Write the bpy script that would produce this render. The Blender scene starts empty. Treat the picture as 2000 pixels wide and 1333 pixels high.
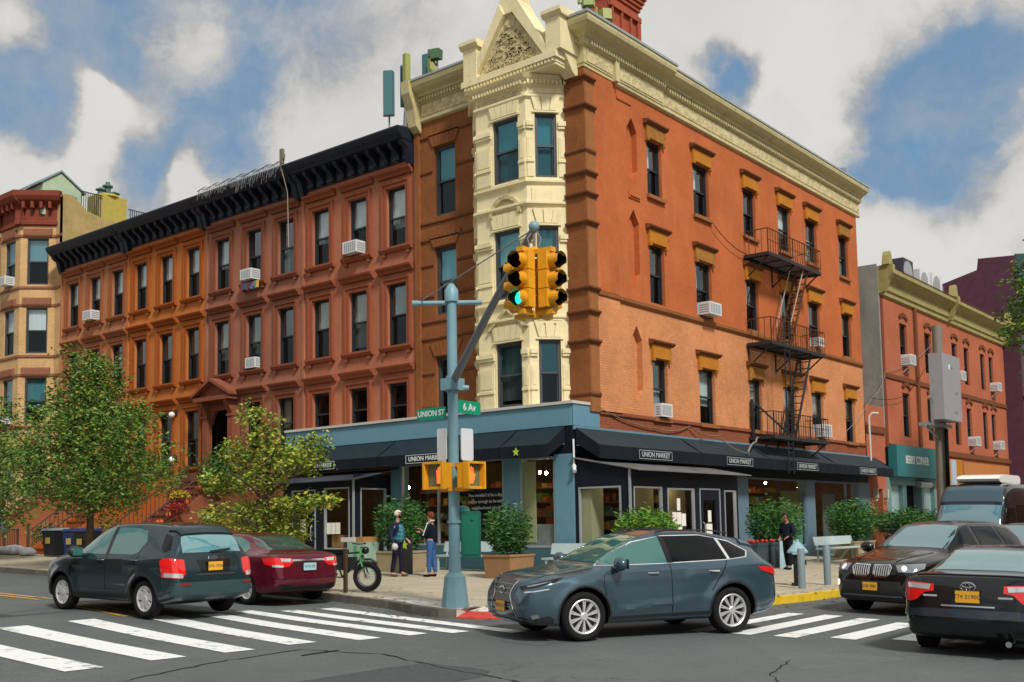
import bpy, bmesh, math, random
from mathutils import Vector, Matrix
from mathutils.bvhtree import BVHTree
R = math.radians
sc = bpy.context.scene
COL = sc.collection
rnd = random.Random(7)

# ------------------------------------------------------------------ camera
cam = bpy.data.cameras.new('camera')
co = bpy.data.objects.new('camera', cam)
COL.objects.link(co)
sc.camera = co
CAM = Vector((-25.4771, -17.8094, 1.6))
def _cam_axes(yaw, pitch, roll):
    f = Vector((math.cos(pitch)*math.cos(yaw), math.cos(pitch)*math.sin(yaw), math.sin(pitch)))
    r = Vector((math.sin(yaw), -math.cos(yaw), 0))
    u = r.cross(f)
    return math.cos(roll)*r + math.sin(roll)*u, -math.sin(roll)*r + math.cos(roll)*u, f
cr, cu, cf = _cam_axes(0.683927, 0.0811528, -0.0168162)
co.matrix_world = Matrix(((cr.x, cu.x, -cf.x, CAM.x), (cr.y, cu.y, -cf.y, CAM.y), (cr.z, cu.z, -cf.z, CAM.z), (0, 0, 0, 1)))
cam.sensor_width = 36.0
cam.lens = 36*2101.788/2000
cam.shift_y = (855.63-666.5)/2000
cam.clip_start = 0.1
cam.clip_end = 5000
sc.render.resolution_x = 1024
sc.render.resolution_y = 682

# ------------------------------------------------------------------ light
SUN_EL, SUN_AZ = R(46), R(243)          # azimuth of the sun counted from +X towards +Y
sd = bpy.data.lights.new('sun', 'SUN')
sd.energy = 2.7
sd.angle = R(9)
sd.color = (1.0, 0.95, 0.87)
so = bpy.data.objects.new('sun', sd)
COL.objects.link(so)
so.rotation_euler = Vector((math.cos(SUN_AZ)*math.cos(SUN_EL), math.sin(SUN_AZ)*math.cos(SUN_EL), math.sin(SUN_EL))).to_track_quat('Z', 'Y').to_euler()
sc.view_settings.view_transform = 'Standard'
sc.view_settings.look = 'None'
sc.view_settings.gamma = 1
sc.view_settings.exposure = 0.35
sc.cycles.max_bounces = 8
sc.cycles.transparent_max_bounces = 12

# ------------------------------------------------------------------ node helpers
class NT:
    def __init__(s, tree):
        s.t = tree; s.n = tree.nodes; s.l = tree.links
    def new(s, typ, **kw):
        nd = s.n.new(typ)
        for k, v in kw.items():
            if hasattr(nd, k): setattr(nd, k, v)
        return nd
    def set(s, nd, i, v):
        if hasattr(v, 'is_output') or isinstance(v, bpy.types.NodeSocket): s.l.new(v, nd.inputs[i])
        else: nd.inputs[i].default_value = v
    def math(s, op, a, b=0.0, c=0.0, clamp=False):
        nd = s.new('ShaderNodeMath', operation=op, use_clamp=clamp)
        for i, v in enumerate((a, b, c)): s.set(nd, i, v)
        return nd.outputs[0]
    def vmath(s, op, a, b=(0, 0, 0), out=0):
        nd = s.new('ShaderNodeVectorMath', operation=op)
        s.set(nd, 0, a); s.set(nd, 1, b)
        return nd.outputs[out]
    def ramp(s, v, a, b, x=0.0, y=1.0, smooth=True):
        nd = s.new('ShaderNodeMapRange', interpolation_type='SMOOTHSTEP' if smooth else 'LINEAR')
        for i, q in enumerate((v, a, b, x, y)): s.set(nd, i, q)
        return nd.outputs[0]
    def noise(s, vec, scale, detail=4.0, rough=0.55, col=False, dist=0.0):
        nd = s.new('ShaderNodeTexNoise')
        if vec is not None: s.set(nd, 'Vector', vec)
        nd.inputs['Scale'].default_value = scale; nd.inputs['Detail'].default_value = detail
        nd.inputs['Roughness'].default_value = rough; nd.inputs['Distortion'].default_value = dist
        return nd.outputs['Color' if col else 'Fac']
    def mix(s, fac, a, b, blend='MIX'):
        nd = s.new('ShaderNodeMix', data_type='RGBA', blend_type=blend)
        s.set(nd, 0, fac)
        for i, v in ((6, a), (7, b)):
            if isinstance(v, (tuple, list)): v = (*v[:3], 1)
            s.set(nd, i, v)
        return nd.outputs[2]

# ------------------------------------------------------------------ sky
w = bpy.data.worlds.new('World')
sc.world = w
w.use_nodes = True
N = NT(w.node_tree)
for nd in list(N.n): N.n.remove(nd)
out = N.new('ShaderNodeOutputWorld'); bg = N.new('ShaderNodeBackground')
N.l.new(bg.outputs[0], out.inputs[0])
bg.inputs[1].default_value = 0.095
sky = N.new('ShaderNodeTexSky', sky_type='NISHITA')
sky.sun_disc = False; sky.sun_elevation = SUN_EL; sky.sun_rotation = R(90) - SUN_AZ
sky.air_density = 1.3; sky.dust_density = 0.3; sky.ozone_density = 2.5
tc = N.new('ShaderNodeTexCoord')
dirv = tc.outputs['Generated']
nz = N.noise(dirv, 4.5, 6, 0.6, col=True)
warp = N.vmath('SCALE', N.vmath('SUBTRACT', nz, (0.5, 0.5, 0.5)), out=0)

warp.node.inputs['Scale'].default_value = 0.15
vec = N.vmath('ADD', dirv, warp)
def blobs(lst):
    acc = None
    for (d, r_in, r_out, a) in lst:
        dist = N.vmath('DISTANCE', vec, d, out=1)
        m = N.ramp(dist, r_in, r_out, a, 0.0)
        acc = m if acc is None else N.math('ADD', acc, m)
    return acc
# holes in the cloud deck where the sky shows through (directions in the world)
hole = blobs([((.536, .759, .37), .005, .075, .62), ((.415, .838, .354), .005, .062, 1.2), ((.433, .801, .414), .01, .085, .62),
              ((.507, .805, .31), .01, .06, .6), ((.569, .76, .315), .0, .045, .62), ((.47, .798, .378), .0, .04, .9),
              ((.817, .43, .385), .005, .045, .85), ((.892, .26, .369), .015, .085, .66), ((.912, .278, .301), .005, .075, .7),
              ((.895, .22, .40), .01, .07, .3), ((.90, .30, .315), .01, .06, .5), ((.885, .335, .30), .0, .05, .45), ((.36, .86, .36), .0, .1, .6), ((.55, .72, .50), .02, .2, .55)])
puff = blobs([((.398, .831, .389), .005, .05, .55), ((.453, .819, .352), .01, .05, .62), ((.52, .765, .395), .0, .045, .5), ((.505, .80, .335), .0, .03, .35), ((.54, .79, .30), 0.0, .04, .5)])
wide = N.ramp(N.noise(dirv, 2.2, 5, 0.6), 0.52, 0.66, 0.0, 0.75)
behind = N.ramp(N.vmath('DOT_PRODUCT', dirv, (cf.x, cf.y, 0), out=1), 0.55, 0.2, 0.0, 1.0)
hole = N.math('ADD', hole, N.math('MULTIPLY', wide, behind))
fine = N.noise(vec, 9.0, 10, 0.64)
hole = N.math('SUBTRACT', hole, puff)
hole0 = hole
hole = N.math('ADD', hole, N.math('MULTIPLY', N.math('SUBTRACT', fine, 0.5), 0.95))
clear = N.ramp(hole, 0.14, 0.66)
rim = N.math('ADD', N.math('MULTIPLY', N.ramp(hole, 0.04, 0.34), 0.55), N.math('MULTIPLY', N.ramp(hole0, 0.0, 0.30), 0.55))
tex = N.noise(vec, 5.0, 6, 0.6)
cl_col = N.mix(N.ramp(tex, 0.35, 0.72), (6.0, 5.88, 5.6), (5.45, 5.33, 5.08))
cl_col = N.mix(N.math('MULTIPLY', rim, N.ramp(fine, .3, .66, .25, .85)), cl_col, (3.0, 2.98, 2.98))
low = N.ramp(N.noise(vec, 3.1, 6, .62), .5, .7, 0, .55)
cl_col = N.mix(low, cl_col, (4.3, 4.2, 4.15))
deep = N.ramp(hole, 1.05, 1.7)
skyc = N.mix(1.0, sky.outputs[0], (0.5, 0.8, 1.05), 'MULTIPLY')
skyc = N.mix(deep, N.mix(0.8, skyc, (1.55, 2.5, 3.6)), N.mix(0.6, skyc, (0.2, 2.2, 4.2)))
wisp = N.ramp(N.noise(vec, 7.5, 9, .68), .40, .72, 0, .62)
skyc = N.mix(wisp, skyc, (3.3, 3.55, 3.8))
col = N.mix(clear, cl_col, skyc)
N.l.new(col, bg.inputs[0])

# ------------------------------------------------------------------ materials
MATS = {}
def mat(name, base=(.5, .5, .5), rough=.6, metal=0.0, var=.0, vscale=3.0, var2=0.0, v2scale=.35, bump=0.0, bscale=40, bdist=.02, brick=0.0, spec=.5, coat=0.0, emit=None, estr=0.0, ior=None, stain=None, stretch=None):
    if name in MATS: return MATS[name]
    m = bpy.data.materials.new(name); m.use_nodes = True
    T = NT(m.node_tree)
    p = T.n['Principled BSDF']
    p.inputs['Roughness'].default_value = rough
    p.inputs['Metallic'].default_value = metal
    p.inputs['Specular IOR Level'].default_value = spec if (spec != .5 or rough < .65) else .14
    if ior: p.inputs['IOR'].default_value = ior
    p.inputs['Coat Weight'].default_value = coat
    p.inputs['Coat Roughness'].default_value = 0.03
    cur = (*base, 1)
    pos = None
    if var or var2 or bump or stain or brick:
        g = T.new('ShaderNodeNewGeometry'); pos = g.outputs['Position']
        if stretch: pos = T.vmath('MULTIPLY', pos, stretch)
    if var:
        f = T.ramp(T.noise(pos, vscale, 6, .65), .3, .7, 1-var, 1+var, False)
        nd = T.new('ShaderNodeVectorMath', operation='SCALE')
        nd.inputs[0].default_value = base; T.l.new(f, nd.inputs['Scale']); cur = nd.outputs[0]
    if var2:
        f = T.ramp(T.noise(pos, v2scale, 4, .6), .3, .7, 1-var2, 1+var2, False)
        nd = T.new('ShaderNodeVectorMath', operation='SCALE')
        T.set(nd, 0, cur if not isinstance(cur, tuple) else cur[:3]); T.l.new(f, nd.inputs['Scale']); cur = nd.outputs[0]
    if stain:
        scol, amt, ss = stain
        sp = T.vmath('MULTIPLY', pos, (1, 1, .22))
        f = T.ramp(T.noise(sp, ss, 6, .7), .52, .75, 0, amt)
        cur = T.mix(f, cur, scol)
    bh = None
    if brick:
        sp_ = T.new('ShaderNodeSeparateXYZ'); T.l.new(pos, sp_.inputs[0]); cb_ = T.new('ShaderNodeCombineXYZ')
        T.l.new(T.math('ADD', sp_.outputs[0], sp_.outputs[1]), cb_.inputs[0]); T.l.new(sp_.outputs[2], cb_.inputs[1])
        bt = T.new('ShaderNodeTexBrick'); T.l.new(cb_.outputs[0], bt.inputs['Vector']); bt.inputs['Scale'].default_value = 1
        bt.inputs['Brick Width'].default_value = .22; bt.inputs['Row Height'].default_value = .078; bt.inputs['Mortar Size'].default_value = .011; bt.inputs['Mortar Smooth'].default_value = .4
        bt.inputs['Color1'].default_value = (1, 1, 1, 1); bt.inputs['Color2'].default_value = (.80, .80, .80, 1); bt.inputs['Mortar'].default_value = (.52, .52, .52, 1)
        vis = T.ramp(T.noise(pos, .55, 4, .6), .3, .7, .25, 1.0)
        f = T.math('MULTIPLY', vis, brick)
        cur = T.mix(f, cur if not isinstance(cur, tuple) else cur, T.mix(1.0, cur, bt.outputs['Color'], 'MULTIPLY'))
        bh = bt.outputs['Fac']
    if isinstance(cur, tuple): p.inputs['Base Color'].default_value = cur
    else: T.l.new(cur, p.inputs['Base Color'])
    if bump:
        b = T.new('ShaderNodeBump'); b.inputs['Strength'].default_value = bump; b.inputs['Distance'].default_value = bdist
        T.l.new(T.noise(pos, bscale, 4, .6), b.inputs['Height']); T.l.new(b.outputs[0], p.inputs['Normal'])
    if emit:
        p.inputs['Emission Color'].default_value = (*emit, 1); p.inputs['Emission Strength'].default_value = estr
    MATS[name] = m
    return m
def glass_mat(name, tint=(.8, .9, .9), ior=2.0, refl=(1, 1, 1), rough=.01):
    if name in MATS: return MATS[name]
    m = bpy.data.materials.new(name); m.use_nodes = True
    T = NT(m.node_tree); T.n.remove(T.n['Principled BSDF'])
    o = T.n['Material Output']
    gq = T.new('ShaderNodeNewGeometry'); ca = T.math('ABSOLUTE', T.vmath('DOT_PRODUCT', gq.outputs['Normal'], gq.outputs['Incoming'], out=1)); f0 = ((ior-1)/(ior+1))**2
    fr = T.math('ADD', f0, T.math('MULTIPLY', 1-f0, T.math('POWER', T.math('SUBTRACT', 1.0, ca), 5.0))).node
    g = T.new('ShaderNodeBsdfGlossy'); g.inputs['Color'].default_value = (*refl, 1); g.inputs['Roughness'].default_value = rough
    t = T.new('ShaderNodeBsdfTransparent'); t.inputs['Color'].default_value = (*tint, 1)
    mx = T.new('ShaderNodeMixShader')
    T.l.new(fr.outputs[0], mx.inputs[0]); T.l.new(t.outputs[0], mx.inputs[1]); T.l.new(g.outputs[0], mx.inputs[2]); T.l.new(mx.outputs[0], o.inputs[0])
    # slight waviness of the panes
    geo = T.new('ShaderNodeNewGeometry')
    b = T.new('ShaderNodeBump'); b.inputs['Strength'].default_value = .06; b.inputs['Distance'].default_value = .05
    T.l.new(T.noise(geo.outputs['Position'], 1.6, 2, .5), b.inputs['Height'])
    T.l.new(b.outputs[0], g.inputs['Normal'])
    MATS[name] = m
    return m

# ------------------------------------------------------------------ mesh helpers
class MB:
    def __init__(s): s.v = []; s.f = []; s.mi = []; s.cur = 0
    def q(s, *p):
        i = len(s.v); s.v += [tuple(a) for a in p]; s.f.append(tuple(range(i, i+len(p)))); s.mi.append(s.cur)
    def box(s, x0, x1, y0, y1, z0, z1):
        s.hexa([(x0, y0, z0), (x1, y0, z0), (x1, y1, z0), (x0, y1, z0), (x0, y0, z1), (x1, y0, z1), (x1, y1, z1), (x0, y1, z1)])
    def hexa(s, p):
        i = len(s.v); s.v += [tuple(a) for a in p]
        for f in ((0, 3, 2, 1), (4, 5, 6, 7), (0, 1, 5, 4), (1, 2, 6, 5), (2, 3, 7, 6), (3, 0, 4, 7)):
            s.f.append(tuple(i+k for k in f)); s.mi.append(s.cur)
    def bar(s, a, b, wd, h=None, up=(0, 0, 1)):
        a = Vector(a); b = Vector(b); h = h or wd
        d = (b-a).normalized(); u = Vector(up)
        if abs(d.dot(u)) > .98: u = Vector((1, 0, 0))
        x = d.cross(u).normalized()*wd/2; y = d.cross(x).normalized()*h/2
        s.hexa([a-x-y, a+x-y, a+x+y, a-x+y, b-x-y, b+x-y, b+x+y, b-x+y])
    def tube(s, pts, r, n=8, cap=True):
        pts = [Vector(p) for p in pts]
        rs = r if isinstance(r, (list, tuple)) else [r]*len(pts)
        i0 = len(s.v); pu = None
        for k, p in enumerate(pts):
            d = (pts[min(k+1, len(pts)-1)]-pts[max(k-1, 0)]).normalized()
            if pu is None: pu = Vector((1, 0, 0)) if abs(d.z) > .8 else Vector((0, 0, 1))
            x = d.cross(pu).normalized(); y = x.cross(d).normalized(); pu = y
            for j in range(n):
                a = 2*math.pi*j/n
                s.v.append(tuple(p+(x*math.cos(a)+y*math.sin(a))*rs[k]))
        for k in range(len(pts)-1):
            for j in range(n):
                a = i0+k*n+j; b = i0+k*n+(j+1) % n
                s.f.append((a, b, b+n, a+n)); s.mi.append(s.cur)
        if cap:
            s.f.append(tuple(i0+j for j in reversed(range(n)))); s.f.append(tuple(i0+(len(pts)-1)*n+j for j in range(n))); s.mi += [s.cur]*2
    def lathe(s, prof, c=(0, 0, 0), n=20, axis='z', cap=True):
        i0 = len(s.v)
        for (r, h) in prof:
            for j in range(n):
                a = 2*math.pi*j/n; x, y = r*math.cos(a), r*math.sin(a)
                p = {'z': (x, y, h), 'y': (x, h, y), 'x': (h, x, y)}[axis]
                s.v.append((c[0]+p[0], c[1]+p[1], c[2]+p[2]))
        for k in range(len(prof)-1):
            for j in range(n):
                a = i0+k*n+j; b = i0+k*n+(j+1) % n
                s.f.append((a, b, b+n, a+n)); s.mi.append(s.cur)
        if cap:
            s.f.append(tuple(i0+j for j in reversed(range(n)))); s.f.append(tuple(i0+(len(prof)-1)*n+j for j in range(n))); s.mi += [s.cur]*2
    def prism(s, poly, fn, a, b):
        """poly of 2-D points, fn(p, q, t) -> 3-D point, extruded from t=a to t=b"""
        n = len(poly); i = len(s.v)
        s.v += [tuple(fn(p[0], p[1], a)) for p in poly]+[tuple(fn(p[0], p[1], b)) for p in poly]
        s.f.append(tuple(i+k for k in range(n))); s.f.append(tuple(i+n+k for k in reversed(range(n)))); s.mi += [s.cur]*2
        for k in range(n):
            s.f.append((i+k, i+(k+1) % n, i+n+(k+1) % n, i+n+k)); s.mi.append(s.cur)
    def ball(s, c, r, n=12, m=8, sq=(1, 1, 1)):
        i0 = len(s.v)
        for k in range(m+1):
            t = math.pi*k/m
            for j in range(n):
                a = 2*math.pi*j/n
                s.v.append((c[0]+r*sq[0]*math.sin(t)*math.cos(a), c[1]+r*sq[1]*math.sin(t)*math.sin(a), c[2]+r*sq[2]*math.cos(t)))
        for k in range(m):
            for j in range(n):
                a = i0+k*n+j; b = i0+k*n+(j+1) % n
                s.f.append((a, a+n, b+n, b)); s.mi.append(s.cur)
def root_of(o):
    while o.parent: o = o.parent
    return o
def put(name, mb, mats, parent=None, smooth=False, local=False, fix=True, angle=38):
    """link the collected faces as one mesh object; world coordinates unless local"""
    me = bpy.data.meshes.new(name)
    v = mb.v
    if parent is not None and not local:
        off = root_of(parent).location
        v = [(a[0]-off.x, a[1]-off.y, a[2]-off.z) for a in v]
    me.from_pydata(v, [], mb.f)
    if not isinstance(mats, (list, tuple)): mats = [mats]
    for m in mats: me.materials.append(m)
    if len(mats) > 1: me.polygons.foreach_set('material_index', mb.mi)
    if fix:
        bm = bmesh.new(); bm.from_mesh(me)
        if smooth: bmesh.ops.remove_doubles(bm, verts=bm.verts, dist=1e-5)
        bmesh.ops.recalc_face_normals(bm, faces=bm.faces)
        bm.to_mesh(me); bm.free()
    if smooth:
        me.polygons.foreach_set('use_smooth', [True]*len(me.polygons))
        if angle: me.set_sharp_from_angle(angle=R(angle))
    o = bpy.data.objects.new(name, me); COL.objects.link(o)
    if parent is not None: o.parent = parent
    return o
def thing(name, label, cat, loc=(0, 0, 0), rz=0.0, group=None):
    o = bpy.data.objects.new(name, None); COL.objects.link(o)
    o.location = loc; o.rotation_euler = (0, 0, rz); o.empty_display_size = .3
    return tag(o, label, cat, group)
def tag(o, label, cat, group=None):
    o['label'] = label; o['category'] = cat
    if group: o['group'] = group
    return o
def struct(o, kind='structure', label=None, cat=None):
    o['kind'] = kind
    if label: o['label'] = label
    if cat: o['category'] = cat
    return o
def kids(o): return [c for c in bpy.data.objects if c.parent == o]
def dup(o, parent=None):
    c = o.copy(); COL.objects.link(c)
    if parent is not None: c.parent = parent
    for k in kids(o): dup(k, c)
    return c
def text_mesh(name, s, size, fn, m, parent, local=False, depth=.004, bold=0.0, align='CENTER'):
    """lettering as solid mesh; fn(x, y, t) maps the text plane and depth to the place"""
    cu_ = bpy.data.curves.new('lettering', 'FONT'); cu_.body = s; cu_.size = size
    cu_.align_x = align; cu_.align_y = 'CENTER'; cu_.extrude = depth; cu_.offset = bold; cu_.resolution_u = 3
    o = bpy.data.objects.new('lettering', cu_); COL.objects.link(o)
    me = bpy.data.meshes.new_from_object(o.evaluated_get(bpy.context.evaluated_depsgraph_get()))
    bpy.data.objects.remove(o)
    mb = MB(); mb.v = [tuple(fn(v.co.x, v.co.y, v.co.z)) for v in me.vertices]; mb.f = [tuple(p.vertices) for p in me.polygons]; mb.mi = [0]*len(mb.f)
    return put(name, mb, m, parent, local=local)
class Fac:
    """a facade frame: u along the wall, d outwards, z up"""
    def __init__(s, o, u, n): s.o = Vector(o); s.u = Vector(u); s.n = Vector(n)
    def p(s, u, d, z): return s.o+s.u*u+s.n*d+Vector((0, 0, z))
    def box(s, mb, u0, u1, d0, d1, z0, z1):
        mb.hexa([s.p(u0, d0, z0), s.p(u1, d0, z0), s.p(u1, d1, z0), s.p(u0, d1, z0), s.p(u0, d0, z1), s.p(u1, d0, z1), s.p(u1, d1, z1), s.p(u0, d1, z1)])
    def prof(s, mb, poly, u0, u1):
        """profile of (d, z) points run along u"""
        mb.prism(poly, lambda d, z, t: s.p(t, d, z), u0, u1)
    def shape(s, mb, poly, d0, d1):
        """outline of (u, z) points given thickness from d0 to d1"""
        mb.prism(poly, lambda u, z, t: s.p(u, t, z), d0, d1)
    def quad(s, mb, u0, u1, d, z0, z1): mb.q(s.p(u0, d, z0), s.p(u1, d, z0), s.p(u1, d, z1), s.p(u0, d, z1))
    def wall(s, mb, u0, u1, z0, z1, holes, th=.22):
        us = sorted({u0, u1, *[h[0] for h in holes], *[h[1] for h in holes]}); zs = sorted({z0, z1, *[h[2] for h in holes], *[h[3] for h in holes]})
        us = [a for a in us if u0 <= a <= u1]; zs = [a for a in zs if z0 <= a <= z1]
        for a, b in zip(us, us[1:]):
            run = None
            for c, d in zip(zs, zs[1:]):
                um, zm = (a+b)/2, (c+d)/2
                inside = any(h[0] < um < h[1] and h[2] < zm < h[3] for h in holes)
                if not inside: run = [c, d] if run is None else [run[0], d]
                if inside and run: s.quad(mb, a, b, 0, *run); run = None
            if run: s.quad(mb, a, b, 0, *run)
        for h in holes:
            a, b, c, d = h
            mb.q(s.p(a, 0, c), s.p(a, 0, d), s.p(a, -th, d), s.p(a, -th, c)); mb.q(s.p(b, 0, c), s.p(b, 0, d), s.p(b, -th, d), s.p(b, -th, c))
            mb.q(s.p(a, 0, d), s.p(b, 0, d), s.p(b, -th, d), s.p(a, -th, d)); mb.q(s.p(a, 0, c), s.p(b, 0, c), s.p(b, -th, c), s.p(a, -th, c))
def put_each(name, mbs, m, parent, **kw):
    """every collected piece becomes a part of its own"""
    return [put(name, b, m, parent, **kw) for b in mbs if b.f]
class Many(list):
    def new(s): b = MB(); s.append(b); return b
# ------------------------------------------------------------------ ground
def gz(x, y):
    """height of the road: the cross street climbs gently towards +Y and is crowned"""
    z = .024*(max(-45, min(75, y))+2.6)
    if -24 < x < -8 and y > -3: z += .07*math.exp(-((x+14.5)/2.6)**2)*min(1, (y+3)/4)
    return z
def gs(x, y): return .024*(max(-45, min(75, y))+2.6)+.15           # pavement
def asphalt_mat():
    m = bpy.data.materials.new('asphalt'); m.use_nodes = True; T = NT(m.node_tree); p = T.n['Principled BSDF']
    g = T.new('ShaderNodeNewGeometry').outputs['Position']
    big = T.noise(g, .22, 5, .62); mid = T.noise(g, 1.3, 5, .65); fine = T.noise(g, 26, 5, .78)
    c = T.mix(T.ramp(big, .35, .66), (.064, .080, .082), (.096, .115, .116))
    c = T.mix(T.ramp(mid, .46, .74, 0, .75), c, (.060, .071, .072))
    c = T.mix(T.ramp(fine, .35, .75, 0, .6), c, (.17, .19, .19))
    # worn, lighter wheel tracks along the avenue and patched rectangles
    sx = T.new('ShaderNodeSeparateXYZ'); T.l.new(g, sx.inputs[0])
    pt = T.new('ShaderNodeTexVoronoi', feature='F1'); pt.inputs['Scale'].default_value = .16
    T.l.new(g, pt.inputs['Vector'])
    c = T.mix(T.ramp(pt.outputs['Color'], .35, .75, 0, .28), c, (.075, .085, .087))
    # hairline cracks
    v = T.new('ShaderNodeTexVoronoi', feature='DISTANCE_TO_EDGE'); v.inputs['Scale'].default_value = .42
    wv = T.vmath('ADD', g, T.vmath('SCALE', T.noise(g, 2.2, 5, .7, col=True)))
    T.l.new(wv, v.inputs['Vector'])

    cr_ = T.math('MULTIPLY', T.ramp(v.outputs['Distance'], .0, .012, 1, 0), T.ramp(T.noise(g, .35, 3, .5), .5, .62))
    c = T.mix(T.math('MULTIPLY', cr_, .75), c, (.025, .028, .028))
    oil = T.math('MULTIPLY', T.ramp(T.noise(g, .7, 3, .5), .56, .72), T.ramp(T.noise(g, 5, 5, .7), .48, .66, 0, .7))
    c = T.mix(oil, c, (.035, .04, .041))
    lt = T.math('MULTIPLY', T.ramp(T.noise(g, .5, 4, .6), .5, .7), T.ramp(T.noise(g, 11, 4, .75), .5, .68, 0, .55))
    c = T.mix(lt, c, (.20, .205, .19))
    T.l.new(c, p.inputs['Base Color'])
    p.inputs['Roughness'].default_value = .82
    b = T.new('ShaderNodeBump'); b.inputs['Strength'].default_value = .35; b.inputs['Distance'].default_value = .01
    T.l.new(fine, b.inputs['Height']); T.l.new(b.outputs[0], p.inputs['Normal'])
    for nd in T.n:
        if nd.type == 'VECT_MATH' and nd.operation == 'SCALE': nd.inputs['Scale'].default_value = .9
    return m
def flags_mat():
    m = bpy.data.materials.new('pavement_concrete'); m.use_nodes = True; T = NT(m.node_tree); p = T.n['Principled BSDF']
    g = T.new('ShaderNodeNewGeometry').outputs['Position']
    br = T.new('ShaderNodeTexBrick'); br.offset = 0
    T.l.new(g, br.inputs['Vector']); br.inputs['Scale'].default_value = 1
    br.inputs['Brick Width'].default_value = 1.5; br.inputs['Row Height'].default_value = 1.5; br.inputs['Mortar Size'].default_value = .012
    br.inputs['Color1'].default_value = (.40, .36, .265, 1); br.inputs['Color2'].default_value = (.455, .41, .305, 1); br.inputs['Mortar'].default_value = (.1, .085, .065, 1)
    c = T.mix(T.ramp(T.noise(g, .9, 6, .65), .35, .7, 0, .5), br.outputs[0], (.33, .295, .215))
    c = T.mix(T.ramp(T.noise(g, 9, 4, .7), .55, .75, 0, .4), c, (.13, .11, .085))
    T.l.new(c, p.inputs['Base Color']); p.inputs['Roughness'].default_value = .85
    return m
def paint_mat(name, base, wear=.5, under=(.1, .115, .117)):
    m = bpy.data.materials.new(name); m.use_nodes = True; T = NT(m.node_tree); p = T.n['Principled BSDF']
    g = T.new('ShaderNodeNewGeometry').outputs['Position']
    f = T.ramp(T.noise(g, 2.6, 7, .75), wear, wear+.12, 0, .85)
    f2 = T.ramp(T.noise(g, 22, 4, .8), .6, .75, 0, .5)
    c = T.mix(f2, T.mix(f, base, under), under)
    T.l.new(c, p.inputs['Base Color']); p.inputs['Roughness'].default_value = .6
    return m
M_asph = asphalt_mat(); M_flag = flags_mat()
M_white = paint_mat('road_paint_white', (.78, .80, .79), .545)
M_yel = paint_mat('road_paint_yellow', (.62, .36, .05), .50)
M_kerb = mat('kerb_stone', (.17, .155, .13), .85, var=.3, vscale=5, bump=.3)
M_kyel = mat('kerb_yellow_paint', (.75, .50, .02), .55, var=.18, vscale=4, stain=((.3, .22, .05), .5, 3))
M_red = mat('red_warning_paving', (.52, .05, .035), .6, var=.2, vscale=6)
def frange(a, b, s):
    n = max(1, int(math.ceil(abs(b-a)/s))); return [a+(b-a)*i/n for i in range(n+1)]
def sheet(mb, a, b, wd, zo=.008, step=.5, gf=gz):
    """painted strip from a to b (x, y), following the ground"""
    a = Vector((*a, 0)); b = Vector((*b, 0)); d = (b-a); L = d.length; d.normalize(); s = Vector((-d.y, d.x, 0))*wd/2
    n = max(1, int(L/step)); pr = None
    for i in range(n+1):
        c = a+d*L*i/n; l, r = c+s, c-s
        cur = ((l.x, l.y, gf(l.x, l.y)+zo), (r.x, r.y, gf(r.x, r.y)+zo))
        if pr: mb.q(pr[0], pr[1], cur[1], cur[0])
        pr = cur
mb = MB()
xs = [-2500, -400, -120, -60]+frange(-40, 10, 1)+[25, 60, 120, 400, 2500]
ys = [-2500, -400, -120, -45]+frange(-30, 40, 1)+[75, 120, 400, 2500]
for x0, x1 in zip(xs, xs[1:]):
    for y0, y1 in zip(ys, ys[1:]):
        mb.q(*[(x, y, gz(x, y)) for x, y in ((x0, y0), (x1, y0), (x1, y1), (x0, y1))])
struct(put('road', mb, M_asph, smooth=True, angle=None))
# pavement block of the corner, its kerb follows this line
kerb = [(-9.75, 75), (-9.75, 12), (-9.8, 3), (-10.0, 0), (-10.5, -2.4), (-10.95, -3.5), (-11.1, -4.3), (-10.9, -5.0), (-10.3, -5.7), (-9.2, -6.5), (-7.6, -7.2), (-5.8, -7.7), (-3, -8.0), (2, -8.1), (20, -8.1), (90, -8.1)]
kl = []
for a, b in zip(kerb, kerb[1:]):
    n = max(1, int(math.dist(a, b)/(.35 if -14 < a[1] < 2 and a[0] < 3 else 1.5))); kl += [(a[0]+(b[0]-a[0])*i/n, a[1]+(b[1]-a[1])*i/n) for i in range(n)]
kl.append(kerb[-1])
def inset(line, d):
    o = []
    for i, p in enumerate(line):
        a = Vector(line[max(0, i-1)]); b = Vector(line[min(len(line)-1, i+1)]); t = (b-a).normalized()
        o.append((p[0]-t.y*d, p[1]+t.x*d))
    return o
ki = inset(kl, .16)
if ki[3][0] < kl[3][0]: ki = inset(kl, -.16)
bm = bmesh.new()
ramp = [i for i, p in enumerate(kl) if p[0] < -9.3 and -6.3 < p[1] < -4.62]
kin = inset(kl, .85) if inset(kl, .85)[3][0] > kl[3][0] else inset(kl, -.85)
notch = [ki[ramp[0]]]+[kin[i] for i in ramp]+[ki[ramp[-1]]]
f = bm.faces.new([bm.verts.new((x, y, 0)) for x, y in ki[:ramp[0]]+notch+ki[ramp[-1]+1:]+[(90, 75)]])
bmesh.ops.triangulate(bm, faces=[f])
for v in bm.verts: v.co.z = gs(v.co.x, v.co.y)
me = bpy.data.meshes.new('pavement'); bm.to_mesh(me); bm.free(); me.materials.append(M_flag)
po = bpy.data.objects.new('pavement', me); COL.objects.link(po); struct(po)
mbs = {'kerb': MB(), 'kerb_yellow': MB()}
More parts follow.
